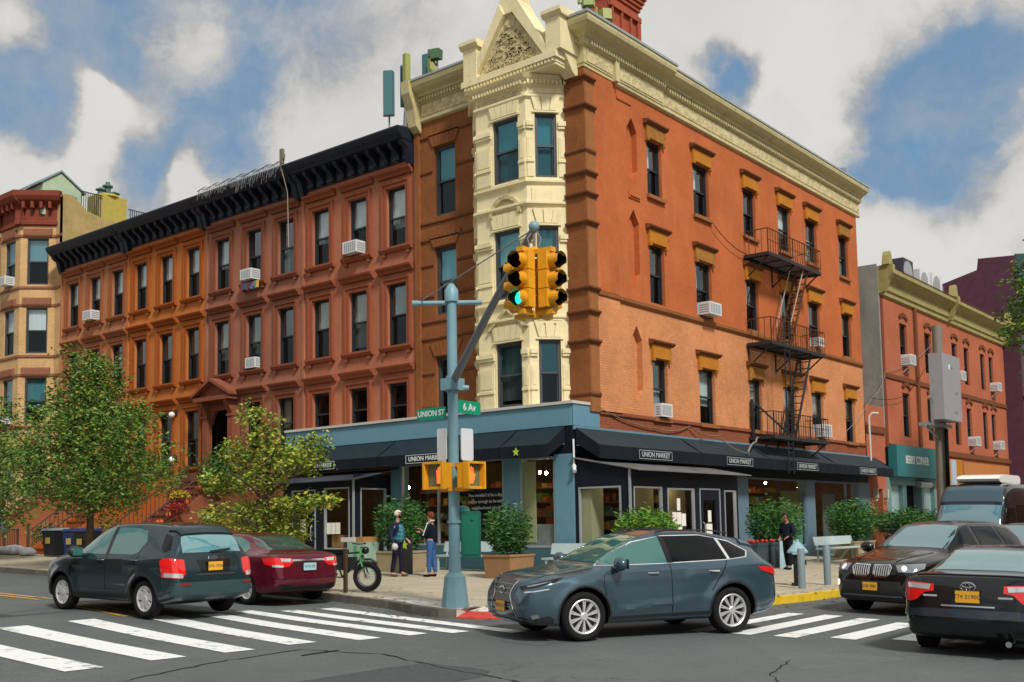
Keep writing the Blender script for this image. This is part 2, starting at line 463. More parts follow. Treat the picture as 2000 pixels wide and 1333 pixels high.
for i in range(len(kl)-1):
    if i in ramp and i+1 in ramp: continue
    m_ = mbs['kerb_yellow'] if kl[i][0] > -6.3 and kl[i][1] < -7 and kl[i][0] < 4 else mbs['kerb']
    a, b, c, d = kl[i], kl[i+1], ki[i+1], ki[i]
    A, B, C_, D = [(p[0], p[1], gs(*p)+.004) for p in (a, b, c, d)]
    A2, B2 = (a[0]-.0, a[1], gz(*a)-.12), (b[0], b[1], gz(*b)-.12)
    m_.q(A, B, C_, D); m_.q(A2, B2, B, A); m_.q(D, C_, (C_[0], C_[1], C_[2]-.05), (D[0], D[1], D[2]-.05))
struct(put('kerb', mbs['kerb'], M_kerb)); struct(put('painted_kerb', mbs['kerb_yellow'], M_kyel))
# opposite pavement far left is out of frame; crosswalk stripes
mb = MB()
for a, b, wd in [((-19.6, .2), (-20.1, -5.2), .55), ((-18.15, -.05), (-18.5, -5.35), .5), ((-16.9, -.2), (-17.3, -5.3), .5), ((-15.7, -.2), (-16.25, -5.4), .47),
                 ((-14.55, -.6), (-15.15, -5.4), .47), ((-13.6, -.9), (-14.15, -5.75), .42), ((-12.8, -.85), (-13.25, -5.9), .38), ((-12.1, -1.3), (-12.6, -6.2), .36), ((-11.3, -1.5), (-12.0, -6.9), .34)]:
    sheet(mb, a, b, wd)
for a, b, wd in [((-10.0, -9.0), (-6.2, -8.95), .32), ((-9.95, -9.72), (-6.1, -9.65), .36), ((-9.85, -10.42), (-6.3, -10.4), .38), ((-9.5, -11.2), (-6.6, -11.2), .4), ((-9.1, -12.0), (-6.4, -11.95), .4), ((-8.9, -12.8), (-6.4, -12.75), .42), ((-8.9, -13.6), (-6.4, -13.55), .42)]:
    sheet(mb, a, b, wd)
sheet(mb, (-16.1, -4.15), (-16.1, -4.75), .14, .012)
sheet(mb, (-21.5, 4.0), (-15.2, 4.6), .45)
struct(put('crosswalk_paint', mb, M_white))
mb = MB()
for dx in (0, .28): sheet(mb, (-14.3+dx, 4), (-14.25+dx, 60), .12)
for k in range(3): sheet(mb, (-14.9+.2*k, -.3), (-14.55+.2*k, 2.6), .12)
sheet(mb, (-10.9, -.2), (-10.5, .5), .25)
struct(put('yellow_centre_lines', mb, M_yel))
for k, (x0, y0, x1, y1, c) in enumerate(((-18.2, -9.4, -15.4, -8.1, (.070, .084, .085)), (-17.6, -13.0, -16.2, -11.9, (.105, .122, .122)), (-16.4, 1.2, -12.2, 2.0, (.055, .064, .065)), (-13.1, -8.2, -11.9, -7.3, (.105, .12, .12)))):
    mb = MB(); n = 14; r_ = random.Random(k); P_ = []
    for i in range(n):
        t = i/n*4; e = int(t); f_ = t-e; q = [(x0, y0), (x1, y0), (x1, y1), (x0, y1)]; a, b = q[e], q[(e+1) % 4]; P_.append((a[0]+(b[0]-a[0])*f_+r_.uniform(-.06, .06), a[1]+(b[1]-a[1])*f_+r_.uniform(-.06, .06)))
    mb.q(*[(p[0], p[1], gz(*p)+.004) for p in P_]); struct(put('asphalt_patch', mb, mat('asphalt_patch_%d' % k, c, .85, var=.22, vscale=16, bump=.3, bscale=30)))
mb = MB()
def wob(pts, wd, seed):
    r = random.Random(seed)
    for a, b in zip(pts, pts[1:]):
        n = max(2, int(math.dist(a, b)/.16)); last = a
        for i in range(1, n+1):
            p = (a[0]+(b[0]-a[0])*i/n+r.uniform(-.035, .035), a[1]+(b[1]-a[1])*i/n+r.uniform(-.035, .035)) if i < n else b
            sheet(mb, last, p, wd*r.uniform(.4, 1.3), .006, 9); last = p
wob([(-18.9, -6.6), (-17.2, -6.05), (-15.6, -5.9), (-15.2, -7.1), (-15.6, -8.6), (-15.9, -10.5), (-15.3, -12.4)], .035, 3)
wob([(-16.0, -6.4), (-15.3, -6.35)], .07, 5)
wob([(-12.2, -11.6), (-13.4, -11.9), (-14.9, -12.9)], .02, 6)
struct(put('road_crack', mb, mat('tar_crack', (.022, .024, .024), .7)))
mb = MB(); mw = MB()
lo = lambda p: (p[0], p[1], gz(*p)+.022)
hi = lambda p: (p[0], p[1], gs(*p)+.003)
for i, j in zip(ramp, ramp[1:]):
    md = [tuple((u*.45+v*.55) for u, v in zip(lo(kl[q]), hi(kin[q]))) for q in (i, j)]
    mb.q(lo(kl[i]), lo(kl[j]), md[1], md[0]); mw.q(md[0], md[1], hi(kin[j]), hi(kin[i])); mb.q(lo(kl[i]), lo(kl[j]), (kl[j][0], kl[j][1], gz(*kl[j])-.1), (kl[i][0], kl[i][1], gz(*kl[i])-.1))
for q in (ramp[0], ramp[-1]): mw.q(lo(kl[q]), hi(kin[q]), hi(ki[q]), (kl[q][0], kl[q][1], gs(*kl[q])))
struct(put('kerb_ramp', mw, mat('pale_ramp_concrete', (.58, .57, .53), .85, var=.12, vscale=3)))
mw = MB()
for i in range(len(kl)-1):
    if -11.3 < kl[i][0] < -8.4 and -6.9 < kl[i][1] < -1.6 and not (i in ramp and i+1 in ramp):
        mw.q(*[(p[0], p[1], gs(*p)+.007) for p in (ki[i], ki[i+1], kin[i+1], kin[i])])
struct(put('corner_slab', mw, MATS['pale_ramp_concrete']))
struct(put('red_kerb_ramp', mb, M_red))
# fallen leaves along the kerbs
mb = MB(); r = random.Random(11)
for k in range(900):
    i = r.choice([j for j in range(len(kl)-1) if kl[j][1] < 30 and kl[j][0] < 6]); a = kl[i]
    d = r.gauss(0, 1)
    x = a[0]+r.uniform(-.7, .7)-abs(d)*.35*(1 if a[1] > -4 else .3); y = a[1]+r.uniform(-.7, .7)-(abs(d)*.35 if a[1] < -4 else 0)
    if r.random() < .25: x += r.uniform(.5, 3); y += r.uniform(.5, 3)
    inside = any(False for _ in ())
    zz = max(gz(x, y)+.012, 0) if False else None
    # on the pavement side the leaf lies on the pavement, else on the road
    near = min(range(len(kl)), key=lambda j: (kl[j][0]-x)**2+(kl[j][1]-y)**2); nx, ny = ki[near][0]-kl[near][0], ki[near][1]-kl[near][1]
    on = (x-kl[near][0])*nx+(y-kl[near][1])*ny > 0
    z = (gs(x, y) if on else gz(x, y))+.014; a_ = r.uniform(0, 6.28); s = r.uniform(.03, .07)
    mb.q(*[(x+s*math.cos(a_+t)*(1 if q % 2 else .6), y+s*math.sin(a_+t)*(1 if q % 2 else .6), z+r.uniform(0, .012)) for q, t in enumerate((0, 1.57, 3.14, 4.71))])
struct(put('fallen_leaves', mb, mat('dry_leaves', (.22, .13, .035), .8, var=.5, vscale=30), fix=False), 'stuff', 'yellow brown fallen leaves scattered along the kerb', 'leaves')
# ------------------------------------------------------------------ building materials
M_orange = mat('orange_painted_stucco', (.50, .138, .047), .8, brick=.35, var=.08, vscale=6, var2=.16, v2scale=.5, bump=.25, bscale=18, stain=((.64, .26, .13), .4, 1.3))
M_peach = mat('peach_painted_brick', (.64, .27, .118), .8, brick=.75, var=.12, vscale=7, var2=.13, v2scale=.7, bump=.6, bscale=9, stain=((.5, .12, .045), .45, 1.1))
M_brick = mat('bare_red_brick', (.30, .095, .05), .85, brick=.8, var=.3, vscale=14, bump=.4, bscale=25)
M_brown = mat('brown_stone', (.26, .095, .034), .8, var=.12, vscale=6, var2=.18, v2scale=.8, bump=.5, bscale=14, stain=((.13, .05, .024), .5, 2))
M_tanq = mat('tan_quoin_stone', (.31, .125, .046), .8, var=.12, vscale=6, var2=.1, bump=.35, bscale=14)
M_cream = mat('cream_painted_stone', (.80, .70, .43), .65, var=.05, vscale=5, var2=.09, v2scale=.8, bump=.4, bscale=14, stain=((.42, .29, .12), .4, 2.2))
M_cornice = mat('yellow_cream_metal', (.56, .49, .25), .6, var=.08, vscale=5, var2=.12, v2scale=.6, bump=.35, bscale=12, stain=((.26, .19, .08), .5, 2.4))
M_relief = mat('carved_cream_relief', (.58, .49, .27), .7, var=.3, vscale=5.5, bump=1.0, bscale=5.5, bdist=.07)
M_ochre = mat('ochre_lintel', (.47, .185, .022), .75, var=.14, vscale=6, bump=.2)
M_lintop = mat('dark_brown_moulding', (.17, .062, .026), .8, var=.15, vscale=7)
M_rowA = mat('brownstone_rose', (.42, .158, .090), .82, var=.06, vscale=5, var2=.13, v2scale=.6, bump=.25, bscale=16, stain=((.24, .085, .05), .55, 1.6))
M_rowB = mat('brownstone_plum', (.35, .147, .092), .82, var=.06, vscale=5, var2=.12, v2scale=.6, bump=.25, bscale=16, stain=((.2, .075, .05), .4, 1.6))
M_rowC = mat('brownstone_orange', (.51, .175, .046), .82, var=.07, vscale=5, var2=.14, v2scale=.6, bump=.25, bscale=16, stain=((.27, .08, .025), .55, 1.6))
M_rowD = mat('brownstone_salmon', (.46, .195, .095), .82, var=.07, vscale=5, var2=.12, v2scale=.6, bump=.25, bscale=16, stain=((.26, .09, .05), .5, 1.6))
M_trimA = mat('trim_rose', (.30, .088, .044), .82, var=.1, vscale=7)
M_trimB = mat('trim_plum', (.235, .080, .044), .82, var=.1, vscale=7)
M_trimC = mat('trim_orange', (.34, .092, .020), .82, var=.1, vscale=7)
M_trimD = mat('trim_salmon', (.30, .105, .045), .82, var=.1, vscale=7)
M_navy = mat('navy_cornice_paint', (.012, .019, .034), .5, spec=.3, var=.25, vscale=4, bump=.15)
M_tanb = mat('tan_brick', (.60, .385, .18), .8, brick=.5, var=.13, vscale=8, var2=.12, v2scale=.9, bump=.45, bscale=16)
M_ltan = mat('brown_sandstone_band', (.27, .115, .068), .8, var=.15, vscale=7, bump=.3)
M_redc = mat('oxblood_cornice', (.21, .050, .030), .7, var=.15, vscale=6, bump=.3)
M_stucco = mat('ochre_grey_stucco', (.34, .27, .115), .85, var=.1, vscale=4, var2=.2, v2scale=.5, stain=((.2, .15, .08), .6, 1.3))
M_frame = mat('dark_window_frame', (.020, .024, .030), .45)
M_framec = mat('charcoal_window_frame', (.055, .06, .07), .5)
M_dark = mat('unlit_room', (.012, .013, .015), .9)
M_roof = mat('roof_felt', (.08, .08, .085), .9, var=.2)
M_cap = mat('metal_coping', (.30, .34, .35), .5, var=.1)
M_blind = mat('white_blind_and_reflection', (.80, .82, .82), .8)
M_curt = mat('beige_curtain', (.42, .38, .30), .85, var=.2, vscale=9, stretch=(6, 6, .4))
M_curty = mat('yellow_blind', (.55, .42, .12), .85)
M_roomg = mat('grey_green_room_wall', (.20, .24, .22), .9)
G_win = glass_mat('window_glass', (.80, .86, .86), 2.4, (.70, .86, .94))
G_bay = glass_mat('teal_reflecting_glass', (.5, .72, .75), 2.6, (.25, .62, .74))
G_win2 = glass_mat('window_glass_clear', (.75, .8, .78), 1.7, (.75, .9, .95))
G_low = glass_mat('dim_reflection_glass', (.45, .52, .54), 1.6, (.5, .66, .72))  # darker, duller glass copy imitates the weaker reflection of the lower sashes
G_shop = glass_mat('shop_glass', (.86, .9, .87), 1.45, (.85, 1, .98))

def win(F, bld, u0, u1, z0, z1, dep=.16, blind=None, fm=None, gm=None, frame=.055, side=0, rail=.5):
    """double-hung sash window: frame > pane, blind, unlit room behind"""
    fm = fm or M_frame; gm = gm or G_win
    mb = MB(); d = -dep; t = frame; zm = z0+(z1-z0)*rail
    F.box(mb, u0, u0+t, d-.1, d+.05, z0, z1); F.box(mb, u1-t, u1, d-.1, d+.05, z0, z1)
    F.box(mb, u0+t, u1-t, d-.1, d+.05, z1-t, z1); F.box(mb, u0+t, u1-t, d-.1, d+.06, z0, z0+t)
    F.box(mb, u0+t, u1-t, d-.06, d+.02, zm-.028, zm+.028)
    s = t+.035
    F.box(mb, u0+t, u0+s, d-.03, d+.015, zm+.028, z1-t); F.box(mb, u1-s, u1-t, d-.03, d+.015, zm+.028, z1-t); F.box(mb, u0+s, u1-s, d-.03, d+.015, z1-s, z1-t)
    F.box(mb, u0+t, u0+s, d-.07, d-.025, z0+t, zm-.028); F.box(mb, u1-s, u1-t, d-.07, d-.025, z0+t, zm-.028); F.box(mb, u0+s, u1-s, d-.07, d-.025, z0+t, z0+s)
    o = put('window', mb, fm, bld)
    mb = MB(); F.quad(mb, u0+s, u1-s, d-.012, zm+.028, z1-s); mb.cur = 1; F.quad(mb, u0+s, u1-s, d-.05, z0+s, zm-.028)
    put('pane', mb, [gm, G_low], o, fix=False)
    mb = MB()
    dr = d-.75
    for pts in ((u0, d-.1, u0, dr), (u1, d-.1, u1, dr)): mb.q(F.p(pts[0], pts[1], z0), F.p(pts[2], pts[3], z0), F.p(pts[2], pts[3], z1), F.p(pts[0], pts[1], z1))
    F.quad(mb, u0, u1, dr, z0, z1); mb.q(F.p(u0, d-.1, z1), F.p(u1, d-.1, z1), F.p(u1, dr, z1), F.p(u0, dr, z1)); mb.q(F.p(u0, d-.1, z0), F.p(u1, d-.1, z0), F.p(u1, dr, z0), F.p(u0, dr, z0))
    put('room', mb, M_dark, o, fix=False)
    if blind:
        m_, lo, hi = blind[0], z0+(z1-z0)*blind[1], z0+(z1-z0)*blind[2]
        a, b = (u0, u1) if len(blind) < 5 else (u0+(u1-u0)*blind[3], u0+(u1-u0)*blind[4])
        mb = MB(); n = 8
        for i in range(n):
            x0, x1 = a+(b-a)*i/n, a+(b-a)*(i+1)/n; q = .012*(i % 2); q2 = .012*((i+1) % 2)
            mb.q(F.p(x0, d-.13-q, lo), F.p(x1, d-.13-q2, lo), F.p(x1, d-.13-q2, hi), F.p(x0, d-.13-q, hi))
        put('blind', mb, m_, o, fix=False)  # blinds, also the teal and white sheets that stand for reflections
    return o
def wmix(i):
    r = random.Random(i*37+5).random()
    return None if r < .3 else (M_blind, .5, 1) if r < .62 else (M_curt, 0, 1, 0, .35) if r < .8 else (M_blind, .62, 1) if r < .92 else (M_roomg, 0, 1, .3, 1)

FL = Fac((0, 0, 0), (0, 1, 0), (-1, 0, 0)); FR = Fac((0, 0, 0), (1, 0, 0), (0, -1, 0))
def sweep(mb, prof, path):
    """profile (d, z) swept along plan points with outward mitre directions"""
    rows = [[(p[0]+n[0]*d, p[1]+n[1]*d, z) for d, z in prof] for p, n in path]
    for a, b in zip(rows, rows[1:]):
        for i in range(len(prof)-1): mb.q(a[i], b[i], b[i+1], a[i+1])
    mb.q(*rows[0]); mb.q(*rows[-1])

# ------------------------------------------------------------------ corner building
cb = thing('corner_building', 'four storey orange corner building with cream bay window, pediment and brown quoins', 'building', (0, 0, .25))
cols = [(3.45, 4.35), (6.40, 7.48), (10.05, 11.05), (12.95, 14.05), (15.5, 16.6), (18.9, 19.9)]
rows = [(4.9, 6.8), (8.58, 10.5), (12.08, 13.93)]
hr = [(a, b, c, d) for a, b in cols for c, d in rows]
hexes = [(2.27, 2.87, 12.26, 14.35), (2.27, 2.87, 8.95, 11.4), (2.27, 2.87, 5.3, 7.7)]
mb = MB(); FR.wall(mb, .42, 21.0, 8.42, 15.3, [h for h in hr+hexes if h[2] > 8.3])
FR.box(mb, .42, 1.58, 0, .07, 8.5, 15.2); FR.box(mb, 1.75, 2.55, 0, .035, 14.72, 14.80)
FR.box(mb, 2.3, 2.95, 0, .04, 11.72, 11.95); FR.box(mb, 2.36, 2.89, .04, .08, 11.78, 11.84)
mb.q((21, 0, .2), (21, 6.93, .2), (21, 6.93, 15.9), (21, 0, 15.9)); mb.q((.0, 6.931, 4.3), (21, 6.931, 4.3), (21, 6.931, 15.9), (.0, 6.931, 15.9))
put('upper_wall', mb, M_orange, cb)
mb = MB(); FR.wall(mb, .42, 21.0, 4.83, 8.42, [h for h in hr+hexes if h[2] < 8.3]); FR.box(mb, .42, 1.58, 0, .07, 4.86, 8.3)
put('lower_wall', mb, M_peach, cb)
mb = MB(); FR.quad(mb, -.0, 21, .005, 4.3, 4.83); put('brick_strip', mb, M_brick, cb)
for h, mm in zip(hexes, (M_orange, M_orange, M_peach)):
    mb = MB(); a, b, c, d = h; mid = (a+b)/2; k = .42
    FR.quad(mb, a, b, -.2, c, d)
    for pts in ([(a, d), (mid, d), (a, d-k)], [(b, d), (b, d-k), (mid, d)], [(a, c), (a, c+k), (mid, c)], [(b, c), (mid, c), (b, c+k)]):
        FR.shape(mb, pts, -.2, .001)
    put('hexagon_panel', mb, mm, cb)
mb = MB(); FR.prof(mb, [(0, 8.28), (.10, 8.36), (.12, 8.46), (0, 8.52)], .42, 21.0); put('belt_course', mb, M_tanq, cb)
mb = MB(); FR.prof(mb, [(0, 4.78), (.07, 4.81), (.07, 4.90), (0, 4.93)], .42, 21.0); put('base_course', mb, M_brick, cb)
ri = 0
for ci, (a, b) in enumerate(cols):
    for rj, (c, d) in enumerate(rows):
        ri += 1
        bl = {(0, 0): (M_blind, .1, .5), (1, 0): (M_blind, .35, 1), (2, 2): (M_blind, .05, 1, 0, .55), (3, 2): (M_blind, .38, 1), (4, 2): (M_blind, 0, .58), (5, 2): (M_blind, 0, .5), (1, 2): (M_blind, .5, 1, 0, .6), (2, 0): (M_curt, .3, 1), (4, 0): (M_curt, .45, 1), (0, 1): (M_blind, .5, 1, 0, .5), (1, 1): (M_blind, .5, 1, 0, .5)}.get((ci, rj), (M_blind, .0 if ci % 2 else .5, 1, .2, .62))  # part-width white sheets stand for bright strips reflected in the panes
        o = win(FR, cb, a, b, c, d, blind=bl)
        mb = MB(); FR.box(mb, a-.1, b+.1, 0, .10, d+.002, d+.42)
        for s in (a-.1, b-.0): FR.box(mb, s, s+.1, 0, .13, d-.10, d+.002)
        put('lintel', mb, M_ochre if (ci+rj) % 5 != 2 else mat('faded_ochre_lintel', (.34, .15, .035), .75, var=.2), o)
        mb = MB(); FR.prof(mb, [(0, d+.42), (.13, d+.43), (.22, d+.50), (.22, d+.55), (0, d+.60)], a-.2, b+.2)
        put('lintel_moulding', mb, M_lintop, o)
        if rj != 1 or ci > 1:
            mb = MB(); FR.box(mb, a-.08, b+.08, -.02, .11, c-.12, c-.001); put('sill', mb, M_tanq, o)
# quoined corner pier
mb = MB(); mb.box(-.07, .42, -.07, .65, 4.85, 15.25)
put('corner_pier', mb, [M_tanq], cb)
mb = MB()
mb.box(-.08, 0, -.072, .652, 4.852, 15.25)
put('pier_shaded_face', mb, M_brown, cb)  # darker brown puts the shade of the street side into the stone colour
ms = Many()
for z in (14.86, 14.0, 11.98, 11.34, 10.48, 8.52, 7.83, 6.96, 12.65, 5.4):
    k = .05 if z in (12.65, 5.4) else .11
    sweep(ms.new(), [(.07, z-.13), (.07+k, z-.05), (.07+k, z), (.07, z+.05)], [((0, .66), (-1, 0)), ((0, 0), (-1, -1)), ((.43, 0), (0, -1))])
put_each('quoin_band', ms, M_lintop, cb)
# brown street wall beside the bay
bw = [(5.16, 6.10, 5.2, 7.12), (5.16, 6.10, 8.5, 10.74), (5.16, 6.10, 11.8, 14.14)]
mb = MB(); FL.wall(mb, 4.3, 6.93, 4.4, 15.2, bw)
FL.box(mb, 6.72, 6.93, 0, .10, 5.0, 15.0)
put('street_wall', mb, M_brown, cb)
ms = Many()
for z in (14.55, 13.35, 11.62, 11.05, 10.2, 9.15, 8.3, 7.75, 6.6, 5.5):
    if not any(c-.05 < z < d+.05 for _, _, c, d in bw) : FL.prof(ms.new(), [(0, z-.06), (.05, z-.02), (.05, z+.03), (0, z+.06)], 4.33, 6.72)
    else:
        FL.prof(ms.new(), [(0, z-.06), (.04, z-.02), (.04, z+.03), (0, z+.06)], 4.33, 5.1); FL.prof(ms.new(), [(0, z-.06), (.04, z-.02), (.04, z+.03), (0, z+.06)], 6.16, 6.72)
put_each('string_course', ms, M_lintop, cb)
for k, (a, b, c, d) in enumerate(bw):
    o = win(FL, cb, a, b, c, d, blind=(None, (M_blind, .45, 1), (M_roomg, .5, 1))[k], fm=M_framec, frame=.075, gm=G_bay)
    mb = MB()
    for i in range(7):
        t = (i-3)/3.5; x0 = (a+b)/2+t*.50; x1 = (a+b)/2+t*.72
        FL.shape(mb, [(x0-.068, d+.03), (x0+.068, d+.03), (x1+.09, d+.52-.06*abs(t)), (x1-.09, d+.52-.06*abs(t))], 0, .05)
    put('voussoir', mb, M_brown, o)
# cream bay
def facet(a, b):
    A = Vector((*a, 0)); B = Vector((*b, 0)); u = (B-A).normalized(); n = Vector((-u.y, u.x, 0))
    return Fac(A, u, n), (B-A).length
BP = [(0, .66), (-.9, 1.50), (-.9, 3.46), (0, 4.32)]
bay = None
mbw = MB(); wins = []
for k in range(3):
    F, L = facet(BP[k], BP[k+1])
    a, b = ((.30, .96), (.30, 1.30), (.28, .96))[k]
    hs = [(a, b, 5.09, 7.04), (a, b, 8.36, 10.46), (a, b, 11.92, 13.90)]
    F.wall(mbw, 0, L, 5.0, 15.0, hs, .2)
    wins.append((F, L, hs))
bay = put('bay_window', mbw, M_cream, cb)
M_teal = mat('teal_sky_reflection', (.10, .30, .36), .7)  # teal sheet behind the panes stands in for the reflected sky
for k, (F, L, hs) in enumerate(wins):
    for j, (a, b, c, d) in enumerate(hs):
        bl = [(M_roomg, .12, 1, .15, 1), (M_blind, .5, 1), (M_teal, .0, 1)][j] if k == 1 else [None, (M_roomg, .4, 1), (M_teal, 0, 1)][j]
        o = win(F, cb, a, b, c, d, dep=.12, blind=bl, fm=M_framec, frame=.075, gm=G_bay)
        mb = MB(); n = 5 if k == 1 else 3
        for i in range(n):
            t = (i-(n-1)/2)/((n-1)/2 or 1); m0 = (a+b)/2; w0 = (b-a)/n; x0 = m0+t*(b-a-w0)/2; x1 = m0+t*((b-a-w0)/2+.1)
            F.shape(mb, [(x0-w0*.46, d+.06), (x0+w0*.46, d+.06), (x1+w0*.56, d+.5), (x1-w0*.56, d+.5)], 0, .06)
        F.box(mb, a-.08, b+.08, 0, .05, d+.0, d+.05)
        put('voussoir', mb, M_cream, o)
    ms = Many()
    for j, (a, b, c, d) in enumerate(hs):
        for (p, q) in ((.03, a-.05), (b+.05, L-.03)):
            if q-p < .1: continue
            mb = ms.new()
            F.box(mb, p, q, 0, .035, c+.02, d-.75); F.box(mb, p-.015, q+.015, 0, .09, d-.42, d-.28); F.box(mb, p-.01, q+.01, 0, .06, d-.50, d-.42)
            F.box(mb, p-.01, q+.01, 0, .07, c+.45, c+.53)
            F.box(mb, p+.05, q-.05, .035, .05, c+.6, d-.8)
    put_each('bay_pilaster', ms, M_cream, cb)
    ms = Many()
    for j, (a, b, c, d) in enumerate(hs):
        mb = ms.new()
        if j and k == 1:
            z = c-.42; m0 = (a+b)/2
            if j == 2:
                arc = [(m0+.62*math.cos(t*math.pi/12), z-.62+.62*math.sin(t*math.pi/12)) for t in range(13)]; inn = [(m0+.50*math.cos(t*math.pi/12), z-.62+.50*math.sin(t*math.pi/12)) for t in range(13)]
                for t in range(12): F.shape(mb, [arc[t], arc[t+1], inn[t+1], inn[t]], 0, .10)
                F.shape(mb, inn, 0, .025)
            else:
                F.shape(mb, [(m0-.72, z-.5), (m0+.72, z-.5), (m0, z+.12)], 0, .03)
                for sgn in (-1, 1): F.shape(mb, [(m0, z+.16), (m0+sgn*.78, z-.5), (m0+sgn*.64, z-.5), (m0, z+.05)], 0, .10)
        elif j: F.box(mb, a-.12, b+.12, 0, .04, c-.85, c-.32); F.box(mb, a-.04, b+.04, .04, .055, c-.77, c-.40)
    if k: pass
    F.box(ms.new(), .12, L-.12, 0, .03, 14.50, 14.62)
    put_each('bay_spandrel', ms, M_relief if k == 1 else M_cream, cb)
def bayring(mb, prof):
    nn = []
    for i, p in enumerate(BP):
        ds = []
        for q in (i-1, i):
            if 0 <= q < 3: F, _ = facet(BP[q], BP[q+1]); ds.append(F.n)
        if len(ds) == 1: n = ds[0]
        else: n = (ds[0]+ds[1]); n = n/(n.dot(ds[0]))
        nn.append((p, (n.x, n.y)))
    nn[0] = (BP[0], (-1.0, 0.35)); nn[3] = (BP[3], (-1.0, -.35))
    nn[0] = (BP[0], (-1.0, 0.0)); nn[3] = (BP[3], (-1.0, 0))
    sweep(mb, prof, nn)
ms = Many()
for z0, k in ((7.70, .12), (8.22, .10), (11.12, .12), (11.78, .10), (14.40, .08)):
    bayring(ms.new(), [(0, z0-.10), (k, z0-.02), (k, z0+.05), (0, z0+.08)])
bayring(ms.new(), [(0, 14.68), (.10, 14.74), (.10, 14.82), (.2, 14.90), (.26, 15.0), (0, 15.05)])
mb = ms[-1]
for k in range(3):
    F, L = facet(BP[k], BP[k+1]); n = int(L/.115)
    for i in range(n): F.box(mb, (i+.2)*L/n, (i+.72)*L/n, .08, .19, 14.74, 14.85)
put_each('bay_band', ms, M_cream, cb)
mb = MB(); mb.q((0, .66, 14.98), (-.9, 1.5, 14.98), (-.9, 3.46, 14.98), (0, 4.32, 14.98)); put('bay_lid', mb, M_cream, cb)
# entablature round both streets
mb = MB()
path = [((0, 6.95), (-1, 0)), ((0, 0), (-1, -1)), ((21.25, 0), (0, -1))]
sweep(mb, [(0, 15.10), (.10, 15.14), (.10, 15.24), (.06, 15.26), (.06, 15.72), (.14, 15.76), (.14, 15.92), (.20, 15.94), (.24, 16.02), (.42, 16.10), (.52, 16.20), (.55, 16.30), (.55, 16.36), (0, 16.40)], path)
for i in range(int(16.8/.16)): FR.box(mb, 4.5+i*.16, 4.5+i*.16+.085, .13, .215, 15.77, 15.89)
for i in range(int(4.3/.13)): FR.box(mb, .05+i*.13, .05+i*.13+.07, .2, .30, 15.79, 15.91)
for i in range(int(2.6/.13)): FL.box(mb, 4.2+i*.13, 4.2+i*.13+.07, .13, .22, 15.77, 15.89)
for i in range(5): FL.box(mb, .0+i*.13, .07+i*.13, .2, .3, 15.79, 15.91)
put('cornice', mb, M_cornice, cb)
mb = MB()
path2 = [((0, .62), (-1, 0)), ((0, 0), (-1, -1)), ((4.4, 0), (0, -1))]
sweep(mb, [(.06, 15.2), (.13, 15.24), (.13, 15.73), (.22, 15.78), (.22, 15.93), (.34, 16.04), (.52, 16.12), (.63, 16.22), (.66, 16.32), (.66, 16.41), (.0, 16.46)], path2)
FR.box(mb, 1.42, 1.62, .10, .24, 15.12, 15.95)
put('corner_cornice', mb, M_cornice, cb)
mb = MB()
sweep(mb, [(.50, 16.37), (.58, 16.37), (.58, 16.44), (.0, 16.48)], [((0, 6.97), (-1, 0)), ((0, 3.95), (-1, 0))]); sweep(mb, [(.50, 16.37), (.58, 16.37), (.58, 16.44), (.0, 16.48)], [((4.4, 0), (0, -1)), ((21.3, 0), (0, -1))])
sweep(mb, [(.60, 16.42), (.69, 16.42), (.69, 16.50), (.0, 16.54)], [((0, .05), (-1, 0)), ((0, 0), (-1, -1)), ((4.45, 0), (0, -1))])
put('coping', mb, M_cap, cb)
mb = MB(); FR.box(mb, 4.5, 21.2, .06, .085, 15.30, 15.68); FR.box(mb, .0, 1.4, .13, .15, 15.3, 15.7); FR.box(mb, 1.7, 4.3, .13, .15, 15.3, 15.7); FL.box(mb, 4.3, 6.6, .06, .085, 15.3, 15.68)
put('frieze_relief', mb, M_relief, cb)
mb = MB(); FL.prof(mb, [(.05, 14.75), (.30, 14.95), (.40, 15.5), (.62, 16.0), (.66, 16.42), (0, 16.42)], 6.62, 6.98); put('end_console', mb, M_cornice, cb)
# pediment over the bay
mb = MB()
FL.box(mb, .30, 3.85, 0, .96, 15.02, 15.10); FL.box(mb, .22, 3.92, 0, 1.06, 15.22, 15.42); FL.box(mb, .28, 3.86, 0, .98, 15.10, 15.22)
FL.shape(mb, [(.62, 15.42), (3.52, 15.42), (2.40, 17.22), (1.74, 17.22)], .35, .80)
for sgn in (-1, 1):
    c0 = 2.07
    FL.shape(mb, [(c0+sgn*1.60, 15.42), (c0+sgn*1.36, 15.42), (c0+sgn*.16, 17.14), (c0+sgn*.34, 17.5)], .3, .98)
FL.box(mb, 1.72, 2.42, .3, .92, 17.15, 17.9)
for i in range(27): FL.box(mb, .32+i*.131, .39+i*.131, .96, 1.04, 15.11, 15.21)
put('pediment', mb, M_cream, cb)
mb = MB(); FL.shape(mb, [(.74, 15.44), (3.40, 15.44), (2.07, 17.2)], .79, .84); 
for i in range(150):
    r_ = random.Random(i); t = r_.random(); h = 15.5+1.5*(1-math.sqrt(r_.random())); wdt = 1.28*(1-(h-15.44)/1.7)
    u = 2.07+(t*2-1)*wdt*.85; a = r_.uniform(0, 3.14); l = r_.uniform(.05, .15)
    FL.shape(mb, [(u+l*math.cos(a), h+l*math.sin(a)), (u+.03*math.cos(a+1.57), h+.03*math.sin(a+1.57)), (u-l*math.cos(a), h-l*math.sin(a)), (u-.03*math.cos(a+1.57), h-.03*math.sin(a+1.57))], .84, .87)
put('tympanum_carving', mb, M_relief, cb)
